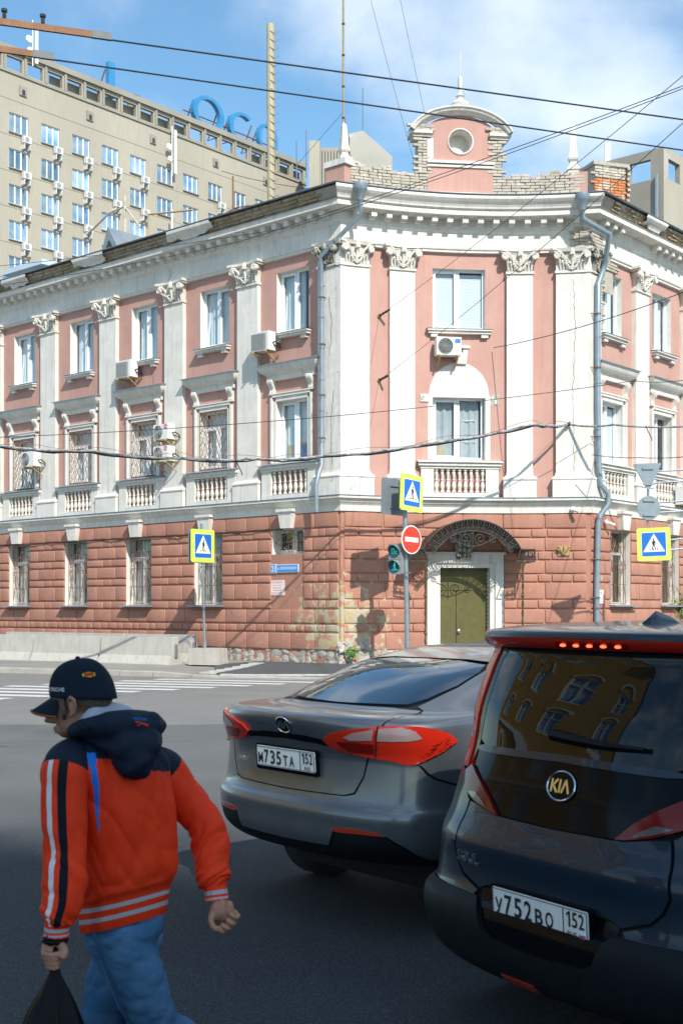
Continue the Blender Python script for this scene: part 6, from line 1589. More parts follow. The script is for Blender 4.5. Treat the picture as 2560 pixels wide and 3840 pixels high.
def car_paint(name,base,rough=.32,metal=.6,dust=(.3,.28,.25),amt=.25,coat=.8):
    m,nt,b=nodes_mat(name); N=nt.nodes.new; g=N('ShaderNodeTexCoord'); v=g.outputs['Object']
    f=math_node(nt,'MULTIPLY',ramp(nt,noise_node(nt,v,3.5,6,.7),.35,.8),amt)
    sp=N('ShaderNodeSeparateXYZ'); nt.links.new(v,sp.inputs[0]); low=math_node(nt,'MULTIPLY',ramp(nt,sp.outputs[2],.55,.25),amt*1.6)
    st=math_node(nt,'MULTIPLY',low,ramp(nt,noise_node(nt,v,14,4,.7,(3,3,.4)),.4,.6))
    f=math_node(nt,'MAXIMUM',f,st)
    nt.links.new(mixc(nt,f,base,dust),b.inputs['Base Color']); b.inputs['Metallic'].default_value=metal
    r=math_node(nt,'ADD',math_node(nt,'MULTIPLY',f,.4),rough); nt.links.new(r,b.inputs['Roughness'])
    b.inputs['Coat Weight'].default_value=coat; b.inputs['Specular IOR Level'].default_value=.5*coat; nt.links.new(math_node(nt,'ADD',math_node(nt,'MULTIPLY',f,.5),.03),b.inputs['Coat Roughness'])
    MT[name]=m; return m
def gloss(name,c,rough=.05,spec=.6,coat=0,metal=0):
    m,nt,b=nodes_mat(name); b.inputs['Base Color'].default_value=rgba(c); b.inputs['Roughness'].default_value=rough; b.inputs['Specular IOR Level'].default_value=spec; b.inputs['Metallic'].default_value=metal
    if coat: b.inputs['Coat Weight'].default_value=coat; b.inputs['Coat Roughness'].default_value=.02
    MT[name]=m; return m
m_cglass=gloss('car_privacy_glass',(.004,.006,.009),.015,.38,0)
m_sglass=gloss('sedan_glass',(.006,.012,.022),.02,1.0,.8)
m_tail=gloss('tail_light_red',(.58,.022,.008),.10,.45,.25); m_tailw=gloss('tail_light_clear',(.36,.25,.24),.22,.5,.3); m_taild=gloss('tail_light_deep',(.17,.007,.005),.12,.35,0)
m_reflx=gloss('reflector_red',(.42,.03,.012),.2,.5,.5); m_chrome=gloss('chrome',(.75,.77,.8),.12,.5,0,1); m_trim=gloss('gloss_black',(.003,.004,.006),.10,.13,0)
m_clad=mat('black_cladding',(.006,.009,.012),(.010,.013,.016),8,.5,.15,120,local=True,spec=.14); m_gap=mat('panel_gap',(.004,.004,.005),None,rough=.9); m_tyre=mat('tyre',(.018,.018,.019),(.03,.03,.03),20,.85,local=True); m_rim=gloss('alloy_rim',(.45,.46,.48),.3,.5,0,.8)
class Panels:
    def __init__(s,S): s.S=S; s.c={}; s.nc={}
    def pn(s,q,h):
        k=(round(q,4),round(h,4))
        if k in s.c: return s.c[k]
        S=s.S; e=.004; p=Vector(S(q,h)); a=Vector(S(q+e,h))-Vector(S(q-e,h)); hh=.03; b=Vector(S(q,h+hh))-Vector(S(q,h-hh)); n=a.cross(b)
        n=n.normalized() if n.length>1e-10 else Vector((0,-1,0))
        s.c[k]=(p,n); return s.c[k]
    def patch(s,poly,off=.006,dq=.04,dh=.25,rim=.02,mirror=False):
        mb=MB(); idx={}
        if mirror: poly=[(-q,h) for q,h in poly][::-1]
        def vid(q,h,o):
            k=(round(q,4),round(h,4),o)
            if k not in idx:
                p,n=s.pn(q,h); idx[k]=len(mb.v); mb.v.append(tuple(p+n*o))
            return idx[k]
        q0=math.floor(min(p[0] for p in poly)/dq); q1=math.ceil(max(p[0] for p in poly)/dq); h0=math.floor(min(p[1] for p in poly)/dh); h1=math.ceil(max(p[1] for p in poly)/dh)
        for i in range(q0,q1):
            for j in range(h0,h1):
                c=clip_poly(poly,i*dq,(i+1)*dq,j*dh,(j+1)*dh)
                if len(c)<3: continue
                ids=[]
                for p in c:
                    v=vid(p[0],p[1],off)
                    if not ids or (v!=ids[-1] and v!=ids[0]): ids.append(v)
                if len(ids)>2: mb.f.append(tuple(ids)); mb.m.append(0)
        # folded rim
        if rim:
            n=len(poly)
            for i in range(n):
                a=poly[i]; b=poly[(i+1)%n]; k=max(1,int(max(abs(a[0]-b[0])/dq,abs(a[1]-b[1])/dh)))
                for t in range(k):
                    u=(a[0]+(b[0]-a[0])*t/k,a[1]+(b[1]-a[1])*t/k); w=(a[0]+(b[0]-a[0])*(t+1)/k,a[1]+(b[1]-a[1])*(t+1)/k)
                    pu,nu=s.pn(*u); pw,nw=s.pn(*w); l=len(mb.v); mb.v+=[tuple(pu+nu*off),tuple(pw+nw*off),tuple(pw-nw*rim+nw*0),tuple(pu-nu*rim)]; mb.f.append((l,l+1,l+2,l+3)); mb.m.append(0)
        return mb
    def mk(s,name,poly,m,par,M,off=.006,rim=.014,mirror=False,**k):
        mb=s.patch(poly,off,rim=rim,mirror=mirror,**k); me=mb.mesh(name,[m],smooth=True,recalc=False); 
        try: me.set_sharp_from_angle(angle=R(40))
        except Exception: pass
        return ob(name,me,par,M)
    def both(s,name,poly,m,par,M,**k): return [s.mk(name,poly,m,par,M,**k),s.mk(name,poly,m,par,M,mirror=True,**k)]
def sym(half): return half+[(-q,h) for q,h in half[::-1] if abs(q)>1e-6]
def shell(S,qm,h1,inset=.012):
    mb=MB(); P=Panels(S); qs=[-qm+2*qm*i/60 for i in range(61)]; hs=[h1*j/50 for j in range(51)]
    rows=[]
    for q in qs:
        r=[]
        for h in hs: p,n=P.pn(q,h); r.append(p-n*inset)
        rows.append(r)
    mb.grid(rows,61,51); return mb
def plate(main,reg,M,par,w=.52,h=.112,flag=False,frame=None):
    mb=MB(); mb.prism(rrect(w+.022,h+.03,.012),0,.018,0,T(0,0,-.006)); t=put('number_plate',mb,[m_trim],par,M)
    mb=MB(); mb.prism(rrect(w,h,.01),-.004,0); put('plate_face',mb,[m_signw],t,M)
    mb=MB(); xd=w/2-.125
    for q in ((xd-.0015,xd+.0015,-h/2+.004,h/2-.004),(-w/2+.004,w/2-.004,h/2-.006,h/2-.004),(-w/2+.004,w/2-.004,-h/2+.004,-h/2+.006),(-w/2+.004,-w/2+.006,-h/2+.004,h/2-.004),(w/2-.006,w/2-.004,-h/2+.004,h/2-.004)): mb.box(q[0],q[1],-.0065,-.004,q[2],q[3])
    # letters are lower than digits
    x=-w/2+.036; pitch=.056
    def glyph(c,cx,cz,hh,ww,bold):
        if c!='1': add_text(mb,c,cx,cz,hh,ww,-.007,0,bold); return
        t=ww*.24; x0=cx+ww*.12
        mb.box(x0,x0+t,-.0075,-.004,cz-hh/2,cz+hh/2); mb.prism([(x0,cz+hh/2),(x0-ww*.42,cz+hh*.30),(x0-ww*.42,cz+hh*.17),(x0,cz+hh*.34)],-.0075,-.004)
    for i,c in enumerate(main):
        big=c.isdigit(); hh=.076 if big else .058; glyph(c,x+ (0.004 if not big else 0),-.002 if big else -.011,hh,.041,.016); x+=pitch if i not in (0,) else .058
    for i,c in enumerate(reg): glyph(c,xd+.026+i*.034,.016,.056,.027,.012)
    add_text(mb,'RUS',xd+(.045 if flag else .06),-.037,.020,.048,-.007,0,.012)
    put('characters',mb,[m_signblack],t,M)
    if flag:
        mb=MB(); 
        for k in range(3): mb.box(xd+.080,xd+.110,-.0065,-.004,-.045+k*.007,-.038+k*.007,k)
        put('flag',mb,[m_red,m_blue,m_signw],t,M)
    return t
def badge(P,q,h,rx,rz,par,M,extra=.006):
    p,n=P.pn(q,h); n=n.copy(); X=n.cross(Vector((0,0,1))); X=Vector((-n.y,n.x,0)).normalized()
    Y=-n; Z=X.cross(Y)*1.0
    if Z.z<0: Z=-Z
    Mb=M@Matrix(((X.x,Y.x,Z.x,p.x+n.x*extra),(X.y,Y.y,Z.y,p.y+n.y*extra),(X.z,Y.z,Z.z,p.z+n.z*extra),(0,0,0,1)))
    return Mb
def kia(P,q,h,rx,rz,par,M):
    Mb=badge(P,q,h,rx,rz,par,M); mb=MB(); mb.prism([(rx*math.cos(a),rz*math.sin(a)) for a in [k*2*math.pi/28 for k in range(28)]],-.004,.01); b=put('badge',mb,[m_trim],par,Mb)
    mb=MB(); mb.tube([(rx*math.cos(a),-.005,rz*math.sin(a)) for a in [k*2*math.pi/32 for k in range(32)]],.0042,6,closed=True)
    def bar(x0,z0,x1,z1,t=.0075*rx/.055):
        d=Vector((x1-x0,0,z1-z0)); n=Vector((-d.z,0,d.x)).normalized()*t/2; a=Vector((x0,-.008,z0)); c=Vector((x1,-.008,z1)); mb.wedge([a-n,c-n,c+n,a+n],[v+Vector((0,.006,0)) for v in (a-n,c-n,c+n,a+n)])
    k=rx/.055; z=.019*k
    bar(-.036*k,-z,-.036*k,z); bar(-.031*k,0,-.014*k,z); bar(-.031*k,.002*k,-.012*k,-z); bar(-.004*k,-z,-.004*k,z); bar(.006*k,-z,.018*k,z); bar(.018*k,z,.034*k,-z)
    put('badge_letters',mb,[m_chrome],b,Mb); return b
def letters(P,s,q,h,height,width,par,M,name):
    Mb=badge(P,q,h,0,0,par,M,.009); mb=MB(); add_text(mb,s,0,0,height,width,0,0,.02,extrude=.05); return put(name,mb,[m_chrome],par,Mb)
def wheel(par,M,x,y,r=.325,w=.2):
    s=1 if x>0 else -1; Mw=M@T(x,y,r)@RY(R(90)*s)
    mb=MB(); mb.lathe([(r*.62,-w/2),(r*.9,-w/2),(r,-w/2+.03),(r,w/2-.03),(r*.92,w/2),(r*.64,w/2),(r*.62,w/2-.03)],32,0,Mw,caps=False); t=put('wheel',mb,[m_tyre],par,angle=R(30))
    mb=MB(); mb.lathe([(r*.63,w/2-.02),(r*.60,w/2-.05),(r*.15,w/2-.03),(0,w/2-.02)],24,0,Mw,caps=False)
    for k in range(5): mb.box(-.03,.03,.03,r*.6,w/2-.05,w/2-.015,0,Mw@RZ(k*2*math.pi/5))
    put('rim',mb,[m_rim],t); return t
def front_body(par,M,L,ymid,rows,m,glassrows,name='front_body'):
    S2=CarSurf(rows,L-ymid); P2=Panels(S2)
    F_=M@T(0,L,0)@Matrix.Diagonal((1,-1,1,1))
    n=len(rows)-1; mb=shell(S2,2,n,0); put(name,mb,[m],par,F_,smooth=True)
    g0,g1=glassrows; P2.mk('windscreen',sym([(0,g0),(.55,g0+.1),(.6,g0+.5),(.58,g1-.3),(.4,g1),(0,g1)]),m_cglass,par,F_,off=.006,rim=0)
    return P2,F_
def place(pose): th=R(pose[0]); return Matrix.Translation((pose[1],pose[2],0))@RZ(-th)
# ------------------------------------------------ grey sedan
def sedan():
    M=place(KER_POSE); t=thing('grey_sedan','dusty grey sedan seen from behind with red tail lights, waiting at the crossing','car',M=M)
    S=CarSurf(KER,2.7); P=Panels(S); pm=car_paint('sedan_grey_paint',(.12,.135,.155),.30,.55,(.30,.29,.27),.28)
    put('body_shell',shell(S,2,19,.014),[m_gap],t,M,smooth=True)
    bump=[(0,3.0),(.33,3.06),(.37,3.80),(.64,3.72),(.72,3.25),(.80,2.55),(.95,2.3),(1.02,2.3),(1.02,6.0),(1.05,6.85),(.995,7.34),(.818,7.71),(.775,7.91),(.735,8.38),(.68,8.42),(.62,8.68),(.53,8.9),(.513,8.8),(.497,7.75),(.455,7.12),(.395,6.96),(0,6.84)]
    P.mk('bumper',sym(bump),pm,t,M)
    lid=[(0,6.93),(.388,7.03),(.445,7.18),(.487,7.76),(.503,8.85),(.545,9.2),(.59,10.95),(.625,12.8),(.565,14.0),(.4,14.12),(0,14.12)]
    P.mk('boot_lid',sym(lid),pm,t,M)
    qp=[(.745,8.40),(.787,7.95),(.828,7.76),(1.005,7.39),(1.05,6.95),(1.12,6.72),(1.21,6.80),(1.30,6.66),(1.37,6),(1.40,4),(1.40,1),(2,1),(2,17.1),(1.0,16.5),(.64,16.0),(.585,15.8),(.585,15),(.52,14.22),(.58,14.0),(.636,12.8),(.60,11.0),(.62,10.9),(.92,9.9),(.72,8.44)]
    P.both('quarter_panel',qp,pm,t,M)
    P.mk('roof',sym([(0,16.5),(.32,16.48),(.55,16.3),(.64,16.06),(1.0,16.56),(2,17.16),(2,19),(1,19),(.5,19),(0,19)]),pm,t,M,rim=0)
    mb=MB(); ring=[Vector(S(q/20,19)) for q in range(-20,21)]; a=[(p.x,p.y,p.z+.004) for p in ring]+[(.6,2.75,1.478),(-.6,2.75,1.478)]; mb.add(a,[tuple(range(len(a)))]); put('roof_front',mb,[pm],t,M)
    P.mk('rear_window',sym([(0,14.22),(.45,14.30),(.51,14.55),(.565,15.1),(.565,15.75),(.52,16.15),(.3,16.38),(0,16.42)]),m_sglass,t,M)
    P.mk('lower_valance',sym([(0,0),(.9,0),(1.02,1.0),(1.02,2.25),(.95,2.25),(.79,2.5),(.71,3.2),(.63,3.65),(.38,3.72),(.345,2.98),(0,2.92)]),m_clad,t,M,off=.002)
    tl=[(.28,9.86),(.32,10.27),(.42,10.61),(.58,10.88),(.68,10.93),(.78,10.8),(.88,10.42),(.925,9.9),(.86,9.45),(.78,8.93),(.72,8.44),(.68,8.44),(.62,8.7),(.5,8.93),(.4,9.15),(.32,9.38)]
    for s in (False,True):
        l=P.mk('tail_light',tl,m_tail,t,M,off=.022,rim=.02,mirror=s,dq=.02,dh=.12)
        P.mk('clear_lens',[(.41,10.2),(.46,10.46),(.565,10.72),(.548,10.05),(.44,10.0)],m_tailw,l,M,off=.026,rim=0,mirror=s,dq=.02,dh=.12); P.mk('clear_lens',[(.585,10.74),(.68,10.82),(.735,10.57),(.76,10.12),(.7,10.0),(.57,10.03)],m_tailw,l,M,off=.026,rim=0,mirror=s,dq=.02,dh=.12)
        P.mk('dark_lens',[(.36,9.9),(.55,9.85),(.545,9.2),(.42,9.25),(.38,9.55)],m_taild,l,M,off=.0255,rim=0,mirror=s,dq=.02,dh=.12)
        for k in range(4): P.mk('lens_rib',[(.735+.02*k,9.0+.22*k),(.75+.02*k,9.02+.22*k),(.885,9.7+.17*k),(.88,9.62+.17*k)],m_taild,l,M,off=.027,rim=0,mirror=s,dq=.02,dh=.12)
        P.mk('seam',[(.548,8.95),(.554,8.95),(.585,10.9),(.579,10.9)],m_gap,l,M,off=.028,rim=0,mirror=s,dq=.02,dh=.12)
        P.mk('reflector',[(.36,3.80),(.40,3.93),(.5,3.96),(.6,3.86),(.63,3.71),(.52,3.72),(.38,3.70)],m_reflx,t,M,off=.010,mirror=s)
    P.mk('lid_shade_strip',sym([(0,9.62),(.22,9.52),(.30,9.40),(.29,9.78),(.15,9.98),(0,10.02)]),m_trim,t,M,off=.010,rim=.0)  # dark strip in place of the shade under the boot lid overhang
    kia(P,.02,10.58,.062,.045,t,M)
    p,n=P.pn(0,8.35); plate('M735TA','152',M@T(0,p.y-.03,.885)@RX(R(4)),t)
    letters(P,'CERATO',-.39,7.82,.022,.12,t,M,'model_letters')
    mb=MB(); mb.box(.05,.0,0,0,0,0) if False else None
    # side glass
    P.both('side_window',[(1.12,14.3),(1.9,14.0),(1.98,16.6),(1.3,16.3),(1.05,15.4)],m_cglass,t,M,off=.010,rim=0)
    for x in (-.79,.79):
        wheel(t,M,x,.98); wheel(t,M,x,3.68)
    fr=[(.2,.22,.7,.5,2.6),(.05,.28,.84,.5,2.6),(0,.45,.88,.5,2.6),(.02,.65,.885,.5,2.6),(.10,.80,.885,.55,2.5),(.35,.90,.87,.6,2.4),(1.0,.99,.85,.6,2.4),(1.25,1.03,.80,.5,2.4),(1.6,1.22,.72,.45,2.4),(1.95,1.40,.65,.4,2.4),(2.1,1.465,.61,.2,2.4)]
    front_body(t,M,4.56,2.65,fr,pm,(7.2,9.8))
    mb=MB(); mb.box(-.62,.62,.6,4.0,.18,.32); put('underbody',mb,[m_gap],t,M)
    # dust streak and scratches
    mb=MB(); p,n=P.pn(-.38,5.4); 
    return t
sedan()
# ------------------------------------------------ dark hatchback
def hatch():
    M=place(SOU_POSE); t=thing('dark_hatchback','dark blue upright hatchback cut by the right edge, seen from behind','car',M=M)
    S=CarSurf(SOU,2.2); P=Panels(S); pm=car_paint('hatch_dark_blue_paint',(.004,.016,.034),.35,0,(.014,.018,.024),.08,.5)
    put('body_shell',shell(S,2,18,.014),[m_gap],t,M,smooth=True)
    P.mk('tailgate',sym([(0,5.62),(.30,5.5),(.345,5.32),(.45,5.68),(.488,6.05),(.512,6.55),(.497,7.5),(.475,8.35),(.42,8.3),(.31,8.12),(0,8.06)]),pm,t,M)
    side=[(.487,8.38),(.508,7.5),(.523,6.55),(.497,5.98),(.458,5.58),(.355,5.2),(.37,4.92),(.6,4.95),(1.0,4.95),(1.03,5.2),(1.08,6.2),(1.17,6.7),(1.27,6.75),(1.38,6.3),(1.44,5),(1.44,1),(2,1),(2,16.0),(1,15.2),(.74,14.6),(.70,13.6),(.735,12.3),(.735,10.9),(.715,9.8),(.635,9.2),(.575,9.14),(.535,8.66),(.5,8.42)]
    P.both('rear_quarter',side,pm,t,M)
    P.mk('roof',sym([(0,14.84),(.6,14.76),(.72,14.3),(1,15.3),(2,16.1),(2,18),(1,18),(0,18)]),pm,t,M,rim=0)
    mb=MB(); ring=[Vector(S(q/20,18)) for q in range(-20,21)]; a=[(p.x,p.y,p.z+.004) for p in ring]+[(.67,2.25,1.652),(-.67,2.25,1.652)]; mb.add(a,[tuple(range(len(a)))]); put('roof_front',mb,[pm],t,M)
    P.mk('rear_window',sym([(0,10.12),(.46,10.05),(.52,10.2),(.525,12.5),(.49,13.0),(.42,13.2),(0,13.28)]),m_cglass,t,M)
    P.mk('window_surround',sym([(0,13.30),(.43,13.22),(.50,13.02),(.535,12.5),(.532,10.1),(.565,9.45),(.58,12.6),(.545,13.35),(.50,13.7),(0,13.62)]),m_trim,t,M,off=.004,rim=0)
    P.mk('black_panel',sym([(0,8.10),(.30,8.17),(.34,8.6),(.42,9.02),(.515,9.42),(.52,9.95),(.46,9.98),(0,10.05)]),m_trim,t,M,off=.005)
    # body-colour ridge across the foot of the glass
    P.mk('glass_ridge',sym([(0,9.95),(.44,9.88),(.5,9.92),(.5,10.02),(.45,10.08),(0,10.14)]),pm,t,M,off=.022,rim=.02)
    for s in (False,True):
        l=P.mk('tail_light_strip',[(.585,9.6),(.592,12.6),(.555,13.35),(.51,13.72),(.57,13.9),(.675,13.5),(.725,12.3),(.725,10.9),(.705,9.8),(.62,9.28),(.575,9.3)],m_tail,t,M,off=.012,mirror=s)
        l=P.mk('tail_light',[(.565,9.2),(.525,8.66),(.42,8.36),(.32,8.18),(.28,8.15),(.34,8.59),(.42,9.0),(.52,9.42)],m_taild,t,M,off=.018,mirror=s)
        P.mk('clear_lens',[(.49,8.62),(.42,8.42),(.35,8.29),(.37,8.45),(.43,8.66)],gloss('smoked_lens',(.10,.085,.085),.2,.5,1) if not s else MT['smoked_lens'],l,M,off=.021,rim=0,mirror=s)
        P.mk('reflector',[(.60,3.92),(.46,3.80),(.455,3.55),(.48,3.42),(.60,3.38)],m_reflx,t,M,off=.012,mirror=s)
    P.mk('spoiler_red_rim',sym([(0,13.66),(.50,13.75),(.56,13.95),(.68,13.6),(.71,14.2),(.60,14.72),(0,14.80)]),m_tail,t,M,off=.010,rim=.012)  # red band along the rear edge of the spoiler
    P.mk('brake_light_housing',[(-.10,14.1),(.26,14.1),(.26,14.6),(-.10,14.6)],m_taild,t,M,off=.013,rim=0)
    m_led,nt,b=nodes_mat('brake_led'); b.inputs['Base Color'].default_value=(.8,.05,.02,1); b.inputs['Emission Color'].default_value=(1,.12,.05,1); b.inputs['Emission Strength'].default_value=2.5
    for k in range(5):
        q=-.06+.07*k; mb=MB(); p,n=P.pn(q,14.36); mb.lathe([(.0,-.006),(.010,-.004),(.012,0),(.010,.004),(0,.006)],8,0,T(*(p+n*.016))); put('led',mb,[m_led],t,M)
    P.mk('plate_recess',sym([(0,2.72),(.22,2.86),(.262,3.1),(.295,4.1),(.33,4.9),(.335,5.28),(.295,5.42),(0,5.54)]),m_trim,t,M,off=-.006,rim=0)
    P.mk('bumper_cladding',[(-.272,3.05),(-.225,2.80),(0,2.66),(.225,2.80),(.272,3.05),(.305,4.1),(.345,4.86),(.6,4.88),(1.02,4.88),(1.02,.4),(.8,0),(-.8,0),(-1.02,.4),(-1.02,4.88),(-.6,4.88),(-.345,4.86),(-.305,4.1)],m_clad,t,M,off=.014,rim=.03)
    P.mk('fog_light',[(-.2,1.1),(-.03,1.1),(-.03,1.6),(-.2,1.6)],m_reflx,t,M,off=.018)
    kia(P,.02,9.3,.073,.055,t,M)
    letters(P,'SOUL',-.42,6.3,.042,.16,t,M,'model_letters')
    p,n=P.pn(0,4.7); plate('У752BO','152',M@T(0,p.y-.012,.575)@RX(R(3)),t,flag=True)
    mb=MB(); add_text(mb,'РГ НИЖЕГОРОДЕЦ',0,0,.012,.2,-.003); add_text(mb,'(495) 926-01-02',.18,0,.010,.12,-.003); put('dealer_lettering',mb,[mat('faint_grey',(.09,.1,.11),None,rough=.6)],t,M@T(0,p.y-.012,.507)@RX(R(3)))
    # wiper
    mb=MB(); pts=[]
    for q,h in ((-.05,10.55),(.06,10.5),(.2,10.45),(.36,10.45)): p,n=P.pn(q,h); pts.append(p+n*.03)
    mb.tube(pts,[.024,.022,.014,.009],6); put('wiper',mb,[m_trim],t,M)
    # antenna fin
    mb=MB(); rows=[]; n=10
    for i in range(n+1):
        f=i/n; y=.58+.20*f; z0=1.628+.012*f; hh=.075*(1-f)**.7*min(1,.55+f*2.2); w=.026*(1-f*.85)
        yy=y-.035*(1-f)*0
        rows.append([(-w,y,z0),(-w*.8,y+.01,z0+hh*.5),(0,y+ .025*(1-f),z0+hh),(w*.8,y+.01,z0+hh*.5),(w,y,z0)])
    mb.grid(rows,n+1,5); mb.add(rows[0],[(0,1,2,3,4)]); put('antenna_fin',mb,[pm],t,M,smooth=True)
    P.both('side_window',[(1.06,10.4),(1.9,10.3),(1.95,14.2),(1.1,13.8),(.96,12.5)],m_cglass,t,M,off=.010,rim=0)
    for x in (-.79,.79): wheel(t,M,x,.80,.335,.21); wheel(t,M,x,3.40,.335,.21)
    fr=[(.2,.24,.7,.4,3),(.05,.30,.84,.4,3),(0,.5,.88,.42,3),(.02,.75,.885,.45,3),(.12,.92,.88,.5,2.8),(.5,1.02,.86,.5,2.6),(1.0,1.08,.83,.5,2.6),(1.25,1.15,.80,.4,2.6),(1.6,1.38,.74,.4,2.6),(1.9,1.58,.70,.35,2.6),(2.0,1.645,.68,.2,2.6)]
    front_body(t,M,4.2,2.18,fr,pm,(7.2,9.8))
    mb=MB(); mb.box(-.75,.75,.3,3.8,.17,.30); put('underbody',mb,[m_gap],t,M)
hatch()
# ---------------------------------------------------------------- walking person with a bag
def cloth(name,c,c2=None,rough=.8,bump=.35,scale=6,sheen=.2,stretch=None):
    m,nt,b=nodes_mat(name); N=nt.nodes.new; v=N('ShaderNodeTexCoord').outputs['Object']
    if c2: nt.links.new(mixc(nt,ramp(nt,noise_node(nt,v,scale,5,.6,stretch),.35,.68),c,c2),b.inputs['Base Color'])
    else: b.inputs['Base Color'].default_value=rgba(c)
    b.inputs['Roughness'].default_value=rough; b.inputs['Specular IOR Level'].default_value=.16
    bp=N('ShaderNodeBump'); bp.inputs['Strength'].default_value=bump; bp.inputs['Distance'].default_value=.01
    mp=N('ShaderNodeMapping'); mp.inputs['Rotation'].default_value=(.5,.6,.3); mp.inputs['Scale'].default_value=(1,1,.5); nt.links.new(v,mp.inputs[0]); rg=N('ShaderNodeTexNoise'); rg.noise_type='RIDGED_MULTIFRACTAL'; rg.inputs['Scale'].default_value=5.5; rg.inputs['Detail'].default_value=2.5; rg.inputs['Roughness'].default_value=.45; nt.links.new(mp.outputs[0],rg.inputs['Vector'])
    b2=N('ShaderNodeBump'); b2.inputs['Strength'].default_value=bump*.8; b2.inputs['Distance'].default_value=.012; nt.links.new(rg.outputs[0],b2.inputs['Height']); nt.links.new(b2.outputs[0],bp.inputs['Normal'])
    a=noise_node(nt,v,15,5,.62,(1,1,.45)); w=noise_node(nt,v,420,2); nt.links.new(math_node(nt,'ADD',a,math_node(nt,'MULTIPLY',w,.12)),bp.inputs['Height']); nt.links.new(bp.outputs[0],b.inputs['Normal'])
    MT[name]=m; return m
c_red=cloth('jacket_red',(.80,.046,.010),(.70,.035,.008),.6,.9); c_navy=cloth('jacket_navy',(.006,.012,.028),(.010,.018,.035),.7,.4); c_wht=cloth('stripe_white',(.62,.60,.62)); c_blk=cloth('stripe_black',(.006,.008,.014)); c_blue=cloth('insert_blue',(.02,.16,.62)); c_grey=cloth('rib_grey',(.36,.38,.42)); c_lining=cloth('lining_lavender',(.40,.42,.50),(.34,.36,.45),.9,.3)
c_denim=cloth('denim',(.028,.095,.21),(.105,.215,.36),.85,.6,4,.1,(1,1,.6)); c_cap=cloth('cap_navy',(.005,.011,.022),(.009,.016,.03),.85,.2)
def skin_mat():
    m,nt,b=nodes_mat('skin'); v=nt.nodes.new('ShaderNodeTexCoord').outputs['Object']; nt.links.new(mixc(nt,ramp(nt,noise_node(nt,v,16,5,.6),.35,.7),(.40,.205,.13),(.31,.145,.09)),b.inputs['Base Color']); b.inputs['Roughness'].default_value=.55; b.inputs['Subsurface Weight'].default_value=.08; b.inputs['Subsurface Radius'].default_value=(.02,.008,.004); MT['skin']=m; return m
c_skin=skin_mat(); c_hair=mat('short_hair',(.055,.042,.034),(.14,.10,.075),60,.85,.4,200,local=True)
def remesh(mb,name,mats,voxel,smooth=6,factor=.5,post=None):
    o=bpy.data.objects.new('tmp',mb.mesh('tmp',mats,recalc=True)); 
    r=o.modifiers.new('r','REMESH'); r.mode='VOXEL'; r.voxel_size=voxel; r.use_smooth_shade=True
    if smooth: s=o.modifiers.new('s','SMOOTH'); s.iterations=smooth; s.factor=factor
    me=eval_mesh(o); bpy.data.objects.remove(o)
    me.name=name; me.materials.clear()
    for m in mats: me.materials.append(m)
    me.polygons.foreach_set('use_smooth',[True]*len(me.polygons))
    if post: post(me)
    return me
def ridge(p,f=1.0): return .35-.75*(1-abs(noise.noise(p*f)))**4+.4*noise.noise(p*f*.6)
def ellipsoid(mb,c,ax,ay,az,ra,seg=20,rings=14):
    """ax.. unit axes, ra radii"""
    prof=[]; vs=[];fs=[]
    for i in range(rings+1):
        ph=math.pi*i/rings-math.pi/2
        for k in range(seg):
            th=2*math.pi*k/seg; vs.append(c+ax*(ra[0]*math.cos(ph)*math.cos(th))+ay*(ra[1]*math.cos(ph)*math.sin(th))+az*(ra[2]*math.sin(ph)))
    for i in range(rings):
        for k in range(seg): fs.append((i*seg+k,i*seg+(k+1)%seg,(i+1)*seg+(k+1)%seg,(i+1)*seg+k))
    mb.add(vs,fs)
def spline(pts,n):
    out=[]; m=len(pts)
    for i in range(n+1):
        t=i/n*(m-1); k=min(int(t),m-2); f=t-k; g=lambda j:pts[max(0,min(m-1,j))]
        out.append([cr(g(k-1)[c],g(k)[c],g(k+1)[c],g(k+2)[c],f) for c in range(len(pts[0]))])
    return out
